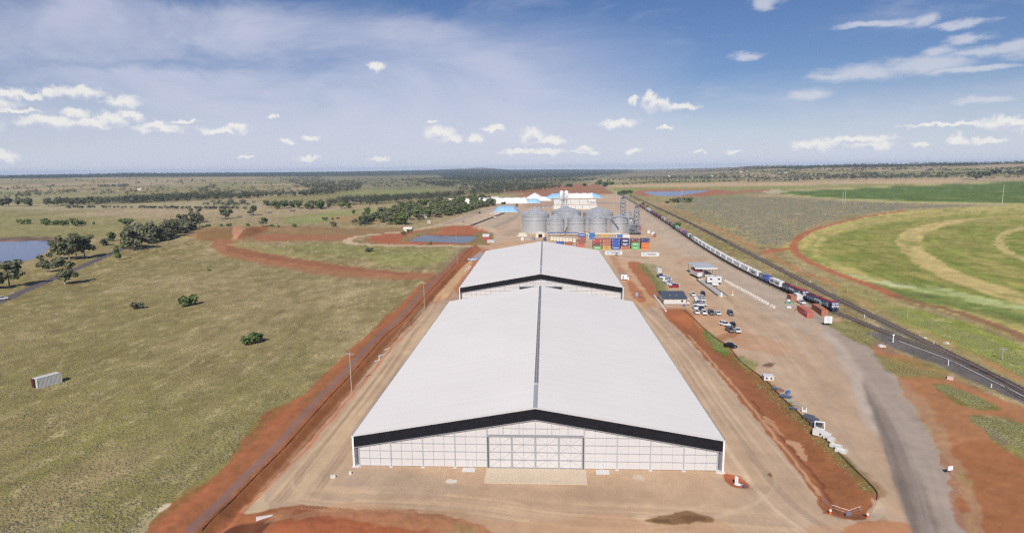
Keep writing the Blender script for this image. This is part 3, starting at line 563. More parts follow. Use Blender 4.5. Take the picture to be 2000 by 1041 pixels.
# ------------------------------------------------------------------ air
hm = bpy.data.materials.new('air'); hm.use_nodes = True; t = hm.node_tree; t.nodes.clear()
pv = t.nodes.new('ShaderNodeVolumePrincipled'); pv.inputs['Color'].default_value = (.62, .77, 1., 1); pv.inputs['Density'].default_value = 5.2e-5; pv.inputs['Anisotropy'].default_value = -.1
oo = t.nodes.new('ShaderNodeOutputMaterial'); t.links.new(pv.outputs[0], oo.inputs['Volume'])
s_ = 17300; z0 = float(Z.min())-1; z1 = max(64., float(Z.max())+22)
me = bpy.data.meshes.new('haze'); v = [(a*s_, b*s_, c) for c in (z0, z1) for a, b in ((-1, -1), (1, -1), (1, 1), (-1, 1))]
me.from_pydata(v, [], [(3, 2, 1, 0), (4, 5, 6, 7), (0, 1, 5, 4), (1, 2, 6, 5), (2, 3, 7, 6), (3, 0, 4, 7)]); me.materials.append(hm)
ob = bpy.data.objects.new('haze', me); COL.objects.link(ob); ob['kind'] = 'stuff'
# ------------------------------------------------------------------ building helpers
_mats = {}
def mat(name, rgb, rough=.6, metal=0., var=.08, sc=.8, spec=.4, grime=0., bump=0.):
    if name in _mats: return _mats[name]
    m, t, b = newmat(name); n = t.nodes; l = t.links
    g = n.new('ShaderNodeNewGeometry'); q = n.new('ShaderNodeTexNoise'); q.inputs['Scale'].default_value = sc; q.inputs['Detail'].default_value = 6; q.inputs['Roughness'].default_value = .65
    l.new(g.outputs['Position'], q.inputs['Vector'])
    r = n.new('ShaderNodeMapRange'); l.new(q.outputs['Fac'], r.inputs[0]); r.inputs[1].default_value = .3; r.inputs[2].default_value = .7; r.inputs[3].default_value = 1-var; r.inputs[4].default_value = 1+var
    v_ = n.new('ShaderNodeVectorMath'); v_.operation = 'SCALE'; v_.inputs[0].default_value = rgb; l.new(r.outputs[0], v_.inputs['Scale'])
    out = v_.outputs[0]
    if grime:
        q2 = n.new('ShaderNodeTexNoise'); q2.inputs['Scale'].default_value = sc*3.1; q2.inputs['Detail'].default_value = 5; l.new(g.outputs['Position'], q2.inputs['Vector'])
        r2 = n.new('ShaderNodeMapRange'); l.new(q2.outputs['Fac'], r2.inputs[0]); r2.inputs[1].default_value = .5; r2.inputs[2].default_value = .75; r2.inputs[4].default_value = grime
        mx = n.new('ShaderNodeMix'); mx.data_type = 'RGBA'; l.new(r2.outputs[0], mx.inputs[0]); l.new(out, mx.inputs[6]); mx.inputs[7].default_value = (.22, .13, .08, 1); out = mx.outputs[2]
    l.new(out, b.inputs['Base Color']); b.inputs['Roughness'].default_value = rough; b.inputs['Metallic'].default_value = metal; b.inputs['Specular IOR Level'].default_value = spec
    if bump:
        bp = n.new('ShaderNodeBump'); bp.inputs['Distance'].default_value = bump; bp.inputs['Strength'].default_value = .6; l.new(q.outputs['Fac'], bp.inputs['Height']); l.new(bp.outputs[0], b.inputs['Normal'])
    _mats[name] = m; return m
class MB:
    def __init__(s): s.v = []; s.f = []; s.mi = []
    def add(s, vs, fs, k=0):
        o = len(s.v); s.v += [tuple(p) for p in vs]; s.f += [tuple(i+o for i in f) for f in fs]; s.mi += [k]*len(fs); return s
    def box(s, x0, x1, y0, y1, z0, z1, k=0):
        return s.add([(x0,y0,z0),(x1,y0,z0),(x1,y1,z0),(x0,y1,z0),(x0,y0,z1),(x1,y0,z1),(x1,y1,z1),(x0,y1,z1)], [(3,2,1,0),(4,5,6,7),(0,1,5,4),(1,2,6,5),(2,3,7,6),(3,0,4,7)], k)
    def prism(s, prof, y0, y1, k=0, axis='y'):
        n = len(prof); P = []
        for y in (y0, y1):
            for a, b in prof: P.append((a, y, b) if axis == 'y' else ((y, a, b) if axis == 'x' else (a, b, y)))
        fs = [tuple(range(n)), tuple(range(2*n-1, n-1, -1))]+[(i, i+n, (i+1) % n+n, (i+1) % n) for i in range(n)]
        return s.add(P, fs, k)
    def tube(s, a, b, r, r2=None, n=6, k=0, cap=True):
        a = Vector(a); b = Vector(b); r2 = r if r2 is None else r2; d = (b-a).normalized()
        u = d.cross(Vector((0, 0, 1)) if abs(d.z) < .9 else Vector((1, 0, 0))).normalized(); w = d.cross(u)
        P = [a+(u*math.cos(t)+w*math.sin(t))*r for t in [2*math.pi*i/n for i in range(n)]]+[b+(u*math.cos(t)+w*math.sin(t))*r2 for t in [2*math.pi*i/n for i in range(n)]]
        fs = [(i, (i+1) % n, (i+1) % n+n, i+n) for i in range(n)]
        if cap: fs += [tuple(range(n-1, -1, -1)), tuple(range(n, 2*n))]
        return s.add(P, fs, k)
    def bar(s, a, b, w, h=None, k=0): return s.tube(a, b, w*.7, n=4, k=k)
    def lathe(s, prof, n=32, k=0, c=(0, 0), wob=0):
        P = []; m = len(prof)
        for i in range(n):
            t = 2*math.pi*i/n
            for r, z in prof: P.append((c[0]+r*math.cos(t), c[1]+r*math.sin(t), z))
        fs = [(i*m+j, ((i+1) % n)*m+j, ((i+1) % n)*m+j+1, i*m+j+1) for i in range(n) for j in range(m-1)]
        return s.add(P, fs, k)
    def build(s, name, mats, parent=None, smooth=False, label=None):
        me = bpy.data.meshes.new(name); me.from_pydata(s.v, [], s.f)
        for m in (mats if isinstance(mats, (list, tuple)) else [mats]): me.materials.append(m)
        if any(s.mi): me.polygons.foreach_set('material_index', s.mi)
        if smooth: me.polygons.foreach_set('use_smooth', [True]*len(s.f))
        bm = bmesh.new(); bm.from_mesh(me); bmesh.ops.recalc_face_normals(bm, faces=bm.faces); bm.to_mesh(me); bm.free()
        o = bpy.data.objects.new(name, me); COL.objects.link(o)
        if parent: o.parent = parent
        if label: o['label'] = label
        return o
def thing(name, label, cat, loc, rz=0, group=None):
    o = bpy.data.objects.new(name, None); COL.objects.link(o); o.location = loc; o.rotation_euler = (0, 0, rz); o.empty_display_size = .5
    o['label'] = label; o['category'] = cat
    if group: o['group'] = group
    return o
def tag(o, label, cat, group=None, loc=None, rz=None):
    o['label'] = label; o['category'] = cat
    if group: o['group'] = group
    if loc is not None: o.location = loc
    if rz is not None: o.rotation_euler = (0, 0, rz)
    return o
def inst(proto, name, parent=None, m=None, loc=None, rot=None):
    o = proto.copy(); o.name = name; COL.objects.link(o); o.parent = parent
    if loc is not None: o.location = loc
    if rot is not None: o.rotation_euler = rot
    if m is not None:
        for sl_ in o.material_slots[:1]: sl_.link = 'OBJECT'; sl_.material = m
    return o
def children(o, _c={}): return [c for c in bpy.data.objects if c.parent is o]
def at(x, y, dz=0): p = G(x, y); p.z = gz(p.x, p.y)+dz; return p
def mesh_ob(name, me, parent=None):
    o = bpy.data.objects.new(name, me); COL.objects.link(o); o.parent = parent; return o
# ------------------------------------------------------------------ materials
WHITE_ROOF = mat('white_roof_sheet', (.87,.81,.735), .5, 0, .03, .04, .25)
def roof_lines(m):
    t = m.node_tree; n = t.nodes; l = t.links; b = n['Principled BSDF']; src = b.inputs['Base Color'].links[0].from_socket
    g = n.new('ShaderNodeNewGeometry'); s = n.new('ShaderNodeSeparateXYZ'); l.new(g.outputs['Position'], s.inputs[0]); k = n.new('ShaderNodeTexNoise'); k.noise_dimensions = '1D'; k.inputs['Scale'].default_value = .9; k.inputs['Detail'].default_value = 3; l.new(s.outputs[1], k.inputs['W'])
    f = n.new('ShaderNodeMath'); f.operation = 'FRACT'; d = n.new('ShaderNodeMath'); d.operation = 'DIVIDE'; l.new(s.outputs[1], d.inputs[0]); d.inputs[1].default_value = 7.3; l.new(d.outputs[0], f.inputs[0])
    q = n.new('ShaderNodeMath'); q.operation = 'LESS_THAN'; l.new(f.outputs[0], q.inputs[0]); q.inputs[1].default_value = .03
    r = n.new('ShaderNodeMapRange'); l.new(k.outputs['Fac'], r.inputs[0]); r.inputs[1].default_value = .3; r.inputs[2].default_value = .7; r.inputs[3].default_value = .97; r.inputs[4].default_value = 1.02
    w = n.new('ShaderNodeMath'); w.operation = 'MULTIPLY_ADD'; l.new(q.outputs[0], w.inputs[0]); w.inputs[1].default_value = -.05; l.new(r.outputs[0], w.inputs[2])
    v = n.new('ShaderNodeVectorMath'); v.operation = 'SCALE'; l.new(src, v.inputs[0]); l.new(w.outputs[0], v.inputs['Scale']); l.new(v.outputs[0], b.inputs['Base Color'])
roof_lines(WHITE_ROOF)
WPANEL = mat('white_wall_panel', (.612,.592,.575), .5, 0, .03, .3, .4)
STEEL = mat('galvanised_frame', (.36,.37,.40), .45, .3, .06, 1.)
STEELD = mat('dark_steel', (.13,.13,.15), .5, .3, .1, 1.)
FRAME = mat('pale_zinc_frame', (.46,.465,.475), .5, .15, .05, 1.)
BAND = mat('black_gable_sheet', (.014,.014,.018), .75, 0, .2, .6, .15)
CONC = mat('concrete', (.55,.50,.43), .85, 0, .1, .35, .3, .12)
CONCW = mat('white_concrete', (.66,.64,.60), .85, 0, .08, 1., .3, .08)
CREAM = mat('cream_roof', (.76,.70,.60), .6, 0, .05, .08)
WTARP = mat('white_tarpaulin', (.80,.76,.71), .55, 0, .05, .12, .4, 0, .1)
BTARP = mat('blue_tarpaulin', (.30,.52,.72), .5, 0, .10, .15, .4, 0, .2)
GALV = mat('corrugated_silver', (.60,.605,.61), .34, .45, .05, .25, .5)
GALVR = mat('dull_silver_roof', (.50,.505,.51), .5, .3, .05, .3, .5)
DARK = mat('dark_opening', (.015,.016,.02), .7, 0, .1, 1.)  # near black put in for the shade inside doorways and holes
GLASS = mat('dark_glass', (.02,.025,.035), .08, 0, .05, 1., .6)
RUBBER = mat('black_rubber', (.02,.02,.02), .85, 0, .1, 2.)
ROOFD = mat('charcoal_roof', (.085,.095,.125), .5, 0, .06, .6)
PAINTW = mat('white_paint', (.80,.80,.79), .4, 0, .04, 1.5)
WOODP = mat('timber_pole', (.40,.37,.27), .85, 0, .15, 2.)
CREAMW = mat('cream_paint', (.68,.62,.50), .6, 0, .06, .8)
# ------------------------------------------------------------------ the two big sheds
def gable_shed(y0, y1, label, opened):
    L_ = y1-y0; xc = -2.1; W2 = 37.5; ze = 6.57; zr = 12.96; sl = (zr-ze)/W2
    T = thing('storage_shed', label, 'storage shed', (xc, y0, 0))
    zt = lambda x: ze+sl*(W2-abs(x)); zb = lambda x: zt(x)-2.42
    for s in (-1, 1):
        x1_ = s*W2
        MB().prism([(0, zr), (x1_, ze), (x1_, ze-.12), (0, zr-.12)], -.05, L_, 0).build('roof_slope', WHITE_ROOF, T)
        MB().prism([(x1_-.02*s, ze-.02), (x1_+.2*s, ze-.02), (x1_+.2*s, ze-.22), (x1_-.02*s, ze-.22)], -.1, L_+.1).build('gutter', STEEL, T)
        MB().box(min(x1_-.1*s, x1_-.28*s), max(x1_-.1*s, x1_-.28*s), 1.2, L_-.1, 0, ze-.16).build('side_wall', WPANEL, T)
        MB().prism([(0, zr+.10), (x1_+.15*s, ze+.07), (x1_+.15*s, ze-.14), (0, zr-.12)], -.22, -.052).build('barge_capping', WPANEL, T)
        # black ventilation band, four lapped strips
        for k in range(4):
            a, b = .14+k*.57, .14+(k+1)*.57-.035
            MB().prism([(0, zr-a), (s*(W2-.35), zt(W2-.35)-a), (s*(W2-.35), zt(W2-.35)-b), (0, zr-b)], -.16-.02*(k % 2), -.06).build('shade_strip', BAND, T)
        MB().prism([(0, zr-2.42), (s*(W2-.35), zt(W2-.35)-2.42), (s*(W2-.35), zt(W2-.35)-2.56), (0, zr-2.56)], -.2, -.02).build('band_trim', STEEL, T)
        # corner: white post in front, grey return panel behind
        c = MB().box(min(s*W2, s*(W2-.36)), max(s*W2, s*(W2-.36)), -.34, .05, .12, ze-.14); c.build('corner_post', PAINTW, T)
        MB().prism([(s*(W2-.38), -.1), (s*(W2-.44), -.1), (s*(W2-1.15), .9), (s*(W2-1.1), .95)], .1, ze-2.5, axis='z').build('return_panel', mat('bare_zinc', (.42,.44,.46), .35, .5, .12, .7), T)
        MB().box(min(s*(W2+.2), s*(W2-1.3)), max(s*(W2+.2), s*(W2-1.3)), -.6, .5, -.4, .14).build('footing', CONCW, T)
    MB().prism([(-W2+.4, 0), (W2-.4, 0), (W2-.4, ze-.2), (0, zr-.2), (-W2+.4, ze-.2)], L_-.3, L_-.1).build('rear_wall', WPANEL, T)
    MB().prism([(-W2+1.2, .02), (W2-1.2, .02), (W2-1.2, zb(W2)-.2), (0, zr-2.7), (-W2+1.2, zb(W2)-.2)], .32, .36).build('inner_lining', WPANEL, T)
    yw = .18; H_ = [0.06, 1.73, 3.42, 5.10, 6.72, 8.34, 10.]; DX = 9.8; bay = 6.62
    def clip_cell(xa, xb, za, zb_):
        P = []
        ta, tb = zb(xa)-.06-.15, zb(xb)-.06-.15
        if za >= max(ta, tb)-.05: return None
        P = [(xa, za), (xb, za)]
        P.append((xb, min(zb_, max(tb, za+.01)))); 
        if (zb_ < ta) != (zb_ < tb):
            xk = xa+(zb_-ta)/(tb-ta)*(xb-xa); P.append((xk, zb_))
        P.append((xa, min(zb_, max(ta, za+.01)))); return P
    def panel(xa, xb, za, zb_, nm='wall_panel', par=T, y=yw):
        P = clip_cell(xa+.04, xb-.04, za+.04, zb_-.04)
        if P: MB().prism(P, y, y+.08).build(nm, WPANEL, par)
    for s in (-1, 1):
        for b in range(4):
            xa = DX+b*bay; xb = xa+bay
            for j in range(3):
                u0 = xa+j*bay/3; u1 = xa+(j+1)*bay/3
                for r in range(6):
                    if r == 0 and b == 0 and j == 1: 
                        a_, c_ = sorted((s*(u0+.0), s*(u0+.72))); panel(a_, c_, H_[0], H_[1])
                        a_, c_ = sorted((s*(u0+1.72), s*u1)); panel(a_, c_, H_[0], H_[1]); continue
                    a_, c_ = sorted((s*u0, s*u1)); panel(a_, c_, H_[r], H_[r+1])
            c0 = s*xa if b else s*(xa+.0)
            h = zb(xa)-.2
            MB().box(s*xb-.1, s*xb+.1, -.02, yw-.01, 0, zb(xb)-.2).build('column', FRAME, T)
            MB().box(s*xb-.34, s*xb+.34, -.4, .16, -.3, .06).build('footing', CONCW, T)
            for r in range(1, 6):
                # a girt stops where it meets the sloping band
                xe = xb
                if H_[r] > zb(xa)-.3: continue
                if H_[r] > zb(xb)-.3: xe = min(xb, W2-(H_[r]+.3-(ze-2.42))/sl)
                if xe-xa < .6: continue
                a_, c_ = sorted((s*(xa+.1), s*(xe-.1))); MB().box(a_, c_, .06, yw-.012, H_[r]-.055, H_[r]+.055).build('girt', FRAME, T)
        # access door between the first panels, with its frame
        u = DX+bay/3+1.22; D_ = MB().box(s*u-.46, s*u+.46, yw-.03, yw+.03, .05, 2.12).build('access_door', WPANEL, T)
        MB().box(s*u+.30, s*u+.36, yw-.06, yw-.032, 1.0, 1.06).build('handle', STEELD, D_)
        MB().box(s*DX-.12, s*DX+.12, -.06, yw-.01, 0, zb(DX)-.2).build('column', FRAME, T)
        for xq in (3.3, 6.55):
            MB().box(s*xq-.06, s*xq+.06, .04, yw-.01, 7.1, zb(xq)-.2).build('column', FRAME, T)
    MB().box(-.07, .07, .02, yw-.01, 7.1, zb(0)-.25).build('column', FRAME, T)
    MB().box(-DX+.12, DX-.12, -.1, yw-.01, 6.82, 7.08).build('door_header', STEEL, T)
    for a_, c_ in ((-4.9, -.1), (.1, 4.9)): MB().box(a_, c_, .05, yw-.012, 8.5, 8.6).build('girt', FRAME, T)
    for k in range(8):
        xa, xb = -DX+k*DX/4, -DX+(k+1)*DX/4
        for za, zc in ((7.1, 8.55), (8.55, 10.1)): panel(xa, xb, za, zc)
    # four sliding door leaves
    for k in range(4):
        xa = -DX+.3+k*(2*DX-.6)/4; xb = xa+(2*DX-.6)/4
        if opened:
            MB().box(xa+.06, xb-.06, .02, .10, .1, 6.8).build('doorway', DARK, T, label='dark open doorway bay')  # solid dark sheet in place of the unlit shed interior
            continue
        F = MB(); yy = -.04
        F.box(xa+.04, xa+.16, yy, yy+.1, .1, 6.8); F.box(xb-.16, xb-.04, yy, yy+.1, .1, 6.8)
        for z in (.1, 1.75, 3.42, 5.08, 6.7): F.box(xa+.162, xb-.162, yy+.012, yy+.088, z, z+.09)
        lf = F.build('door_leaf', FRAME, T)
        for j in range(2):
            for r in range(4):
                u0 = xa+.16+j*(xb-xa-.32)/2; u1 = u0+(xb-xa-.32)/2
                MB().box(u0+.03, u1-.03, yy+.12, yy+.17, .22+r*1.655, .22+(r+1)*1.655-.07).build('door_panel', WPANEL, lf)
        for za, zc in ((.2, 3.4), (3.5, 6.7)):
            for p, q in (((xa+.2, za), (xb-.2, zc)), ((xa+.2, zc), (xb-.2, za))):
                MB().bar((p[0], yy+.06, p[1]), (q[0], yy+.06, q[1]), .028).build('brace', FRAME, lf)
    for s in (-1, 1): MB().box(min(s*(DX-.28), s*(DX-.02)), max(s*(DX-.28), s*(DX-.02)), -.07, .1, .05, 6.8).build('door_jamb', STEELD, T)
    # ridge: capping near the gable, louvred vent behind it
    ya = 13.5 if not opened else 22.
    MB().prism([(-.46, zr-.02), (0, zr+.12), (.46, zr-.02), (.46, zr-.1), (-.46, zr-.1)], -.1, ya).build('ridge_capping', mat('grey_flashing', (.47,.46,.46), .5, .2, .05, .5), T)
    MB().box(-.46, .46, ya+.02, L_-1, zr-.1, zr+.3).build('ridge_vent', mat('vent_grey', (.48,.45,.44), .55, .2, .1, .6), T)
    if not opened:
        lv = MB()
        y = ya+.5
        while y < L_-2:
            for s in (-1, 1): lv.box(min(s*.08, s*.36), max(s*.08, s*.36), y, y+.8, zr+.303, zr+.33)
            y += 1.35
        o = lv.build('louvre', STEELD, T); o['kind'] = 'stuff'
    else: MB().box(-.26, .26, ya+.3, L_-1.4, zr+.303, zr+.35).build('vent_cap', mat('vent_dark', (.38,.36,.36), .55, .2, .1, .6), T)
    return T
gable_shed(116.3, 245.5, 'nearer of the two huge white roofed storage sheds, black band over closed braced doors', False)
gable_shed(274.8, 403.2, 'farther of the two huge white roofed storage sheds, its dark door bays standing open', True)
def slab(x0, x1, y0, y1, label, m=CONC, z=.07):
    return tag(MB().box(x0, x1, y0, y1, -.3, z).build('concrete_slab', m), label, 'concrete slab')
slab(-12.0, 8.0, 110.2, 116.2, 'wide pale concrete apron in front of the closed sliding doors', mat('dusty_concrete', (.62,.50,.36), .85, 0, .06, .3, .3, .08))
slab(-16.9, -14.3, 114.5, 116.1, 'small white concrete step at the access door left of the big doors', CONCW)
slab(10.0, 12.7, 114.4, 116.1, 'small white concrete step at the access door right of the big doors', CONCW)
# ------------------------------------------------------------------ silos
def silo(xl, xr, yb, ye, ya, label, rings=9, ladder=True):
    xm = (xl+xr)/2; p = G(xm, yb); r = (xr-xl)/2/FPX*np.dot(np.array(p)-np.array([0, 0, CAMH]), FW); c = Vector((p.x, p.y+r, 0)); g = gz(c.x, c.y)
    he = hz_at(Vector((c.x, c.y-r*.0, 0)), ye) if False else hz_at(Vector((p.x, p.y, 0)), ye); ha = hz_at(c, ya)
    T = thing('grain_silo', label, 'silo', (c.x, c.y, g), 0, 'galvanised grain silos beside the container stacks')
    MB().lathe([(0, .45), (r+.4, .45), (r+.4, -.4)], 40).build('footing', CONC, T)
    prof = []; n = int(he/.28)
    for i in range(n+1): prof.append((r+(.055 if i % 2 else -.03), .5+(he-.5)*i/n))
    MB().lathe(prof, 64).build('wall', GALV, T, True)
    st = MB(); k = 40
    for i in range(k):
        t = 2*math.pi*(i+.5)/k; st.bar((math.cos(t)*(r+.1), math.sin(t)*(r+.1), .5), (math.cos(t)*(r+.1), math.sin(t)*(r+.1), he), .07)
    st.build('stiffener', GALV, T)['kind'] = 'stuff'
    for z in (he*.68, he*.88): MB().lathe([(r+.1, z-.12), (r+.3, z-.12), (r+.3, z+.12), (r+.1, z+.12)], 48).build('wind_ring', STEEL, T)
    cone = MB(); nn = 32; P = [(r+.35, he-.1), (r*.5, he+(ha-he)*.52), (1.0, ha-.3), (.9, ha+.25), (0, ha+.3)]
    cone.lathe(P, nn); cone.build('roof', GALVR, T)
    rb = MB()
    for i in range(nn):
        t = 2*math.pi*(i+.5)/nn; rb.bar((math.cos(t)*(r+.3), math.sin(t)*(r+.3), he), (math.cos(t)*1.1, math.sin(t)*1.1, ha-.2), .05)
    rb.build('roof_rib', GALVR, T)['kind'] = 'stuff'
    for i in range(8):
        t = 2*math.pi*(i+.3)/8; rr = r*.86; zz = he+(ha-he)*.14
        MB().tube((math.cos(t)*rr, math.sin(t)*rr, zz), (math.cos(t)*rr, math.sin(t)*rr, zz+.7), .3, n=8).build('roof_vent', STEELD, T)
    if ladder:
        a = -math.pi/2-1.25; L0 = MB(); x_, y_ = math.cos(a)*(r+.5), math.sin(a)*(r+.5)
        for d_ in (-.3, .3): L0.bar((x_+d_, y_, .4), (x_+d_, y_, he+.4), .06)
        z = .8
        while z < he: L0.bar((x_-.3, y_, z), (x_+.3, y_, z), .04); z += .9
        L0.bar((x_, y_, he+.3), (0, -1.2, ha+.5), .08); L0.build('ladder', PAINTW, T)
    return T, c, r, he, ha
silo(1017.4,1072.7,456,419.5,404.5,'big broad silver silo at the left end of the row')
silo(1077.8,1135.6,450,414.4,402.5,'big silver silo second from left, half hidden behind two smaller ones', ladder=False)
silo(1140.7,1199.4,449.5,416.5,403.4,'big silver silo at the back right, behind the two right hand small silos', ladder=False)
silo(1069.2,1102.4,458,429,418.7,'first small front silo, right beside the big broad left silo')
silo(1108.4,1143.3,457.5,428,418.7,'second small front silo from the left, between dark gaps')
silo(1150.6,1187,457.5,427.5,418.7,'third small front silo from the left, above the tall blue container')
silo(1192.6,1227.5,457.5,427.5,418.7,'fourth small front silo, beside the steel lattice tower')
silo(1219,1233.4,445,415.5,412,'slim little silver silo standing at the back by the lattice towers', ladder=False)
silo(1226.5,1240.5,457,434,424,'narrow silver silo tucked against the lattice tower at the row end', ladder=False)
# ------------------------------------------------------------------ elevator towers
def tower(px, yb, yt, w, label, head='dark', platforms=5):
    p = at(px, yb); h = hz_at(Vector((p.x, p.y, 0)), yt); T = thing('elevator_tower', label, 'elevator tower', p)
    for sx in (-1, 1):
        for sy in (-1, 1): MB().bar((sx*w/2, sy*w/2, 0), (sx*w/2, sy*w/2, h*.94), .16).build('leg', STEEL, T)
    n = int(h/3.2); br = MB()
    for i in range(n):
        z0 = i*h*.94/n; z1 = (i+1)*h*.94/n
        for sy in (-1, 1):
            br.bar((-w/2, sy*w/2, z0), (w/2, sy*w/2, z1), .09); br.bar((w/2, sy*w/2, z0), (-w/2, sy*w/2, z1), .09); br.bar((-w/2, sy*w/2, z1), (w/2, sy*w/2, z1), .1)
        for sx in (-1, 1): br.bar((sx*w/2, -w/2, z0), (sx*w/2, w/2, z1), .09); br.bar((sx*w/2, -w/2, z1), (sx*w/2, w/2, z1), .1)
    br.build('bracing', STEEL, T)
    MB().box(-w*.22, w*.05, -.4, .4, .3, h*.95).build('elevator_leg', mat('light_zinc', (.55,.56,.57), .45, .4, .08, .8), T)
    for i in range(platforms):
        z = h*(.25+.68*i/platforms); MB().box(-w/2-.5, w/2+.5, -w/2-.5, w/2+.5, z, z+.14).build('platform', STEEL, T)
    if head == 'dark':
        MB().prism([(-w*.45, h*.93), (w*.45, h*.93), (w*.45, h*.985), (w*.15, h), (-w*.3, h*.99)], -.9, .9).build('head_house', STEELD, T)
    else:
        for sx in (-1, 1):
            MB().lathe([(0, h*.66), (w*.4, h*.70), (w*.4, h*.97), (0, h*1.0)], 14, c=(sx*w*.5, 0)).build('storage_tank', PAINTW, T, True)
    sp_ = MB(); sp_.tube((0, -w*.3, h*.92), (-w*1.3, -w*.3, h*.55), .22); sp_.tube((0, w*.2, h*.92), (w*1.0, w*.2, h*.5), .22); sp_.build('spout', STEEL, T)
    return T
tower(1243,458,402,4.2,'tallest steel lattice tower with dark head, at the right end of the silos')
tower(1216.5,438,384.5,5,'steel lattice tower with dark head farther back, near the railway')
tower(1101.5,432,372,5.5,'lattice tower carrying two tall white tanks behind the silos', 'tank', 3)
def frame_block():
    p = at(1241, 459); T = thing('loading_frame', 'low steel loading frame with dark hoppers under the tallest lattice tower', 'steel frame', p)
    for i in range(4):
        for j in range(2): MB().bar((-5+i*3.3, j*5, 0), (-5+i*3.3, j*5, 9), .16).build('post', STEEL, T)
    for z in (2.2, 5.6, 9): MB().box(-5.4, 5.4, -.3, 5.3, z, z+.2).build('deck', STEEL, T)
    for i in range(5): MB().lathe([(.15, .35), (.85, 1.7), (.85, 2.1)], 8, c=(-4.4+i*2.1, .6)).build('hopper', STEELD, T)
    for i in range(3): MB().lathe([(.2, 6), (1.2, 7.6), (1.2, 9.6)], 10, c=(-3.3+i*3.1, 2.5)).build('hopper', GALVR, T)
    b = MB()
    for i in range(3): b.bar((-5+i*3.3, -.1, 2.4), (-1.7+i*3.3, -.1, 5.6), .1); b.bar((-1.7+i*3.3, -.1, 5.8), (-5+i*3.3, -.1, 9), .1)
    b.build('bracing', STEEL, T)
frame_block()
def conveyor(a, za, b, zb_, label, w=1.4, m=STEEL, legs=3):
    A = G(*a); B = G(*b); A.z = za; B.z = zb_; mid = (A+B)/2; T = thing('conveyor', label, 'conveyor', (mid.x, mid.y, 0)); d = (B-A); n = Vector((-d.y, d.x, 0)).normalized()*w/2
    Av, Bv = A-Vector((mid.x, mid.y, 0)), B-Vector((mid.x, mid.y, 0)); up = Vector((0, 0, .9))
    MB().add([Av-n, Av+n, Bv+n, Bv-n, Av-n+up, Av+n+up, Bv+n+up, Bv-n+up], [(3,2,1,0),(4,5,6,7),(0,1,5,4),(1,2,6,5),(2,3,7,6),(3,0,4,7)]).build('belt_gallery', m, T)
    for i in range(legs):
        t = (i+.5)/legs; P = Av.lerp(Bv, t); MB().bar((P.x, P.y, -.2), (P.x, P.y, P.z), .16).build('leg', STEEL, T)
conveyor((1150,420),16,(1214,424),16,'long high grey conveyor gallery running to the rear lattice tower', 2.2, legs=5)
conveyor((1196,457),15.5,(1238,457),15.5,'short conveyor bridge in front of the fourth small silo', 1.2, legs=2)
conveyor((1070,459),1.2,(1212,460),1.2,'low pale pipe conveyor running along the feet of the silos', .9, CREAMW, 8)
conveyor((1103,459),.8,(1114,452),12.,'steep slim conveyor rising in the gap between the first two small silos', .9, STEELD, 1)
conveyor((1193,457),13.5,(1208,458),5,'slanting spout in front of the fourth small silo', .5, STEELD, 1)
conveyor((916,443.3),.4,(984.5,417.2),.4,'long black ground conveyor across the pale stockpile pads', 1.6, STEELD, 6)
# ------------------------------------------------------------------ stores and grain bunkers behind
def long_gable(x0, x1, yb, ye, yr, depth, roof, wall, label, joints=4, cat='shed'):
    A = G(x0, yb); B = G(x1, yb); yy = (A.y+B.y)/2; g = gz((A.x+B.x)/2, yy); w = (B.x-A.x)/2; xc = (A.x+B.x)/2
    e = hz_at(Vector((xc, yy, 0)), ye); r = hz_at(Vector((xc, yy+depth/2, 0)), yr); T = thing('long_shed', label, cat, (xc, yy, g))
    MB().prism([(.3, 0), (depth-.3, 0), (depth-.3, e), (depth/2, r-.3), (.3, e)], -w+.3, w-.3, axis='x').build('wall', wall, T)
    for a, b in ((0, depth/2), (depth, depth/2)): MB().prism([(a, e), (b, r), (b, r-.25), (a, e-.25)], -w, w, axis='x').build('roof_slope', roof, T)
    for i in range(1, joints+1):
        x = -w+2*w*i/(joints+1); s = MB(); s.prism([(-.05, e+.05), (depth/2, r+.1), (depth/2, r), (-.05, e-.1)], x-.35, x+.35, axis='x'); s.build('roof_joint', STEEL, T)
    return T
long_gable(1082,1166,400.5,399,389.5,46,CREAM,WPANEL,'long cream roofed store with joints, directly behind the silos')
long_gable(1081,1167,409.5,407.4,401.4,20,CREAM,CREAMW,'lower cream lean roof in front of the long cream store',5)
long_gable(878,972,390.5,389,385,24,WHITE_ROOF,CREAMW,'long low white warehouse behind the tree belt',5)
long_gable(876,896,397,393,388,16,WHITE_ROOF,WPANEL,'short white gabled shed among the trees at the end of the long warehouse',1)
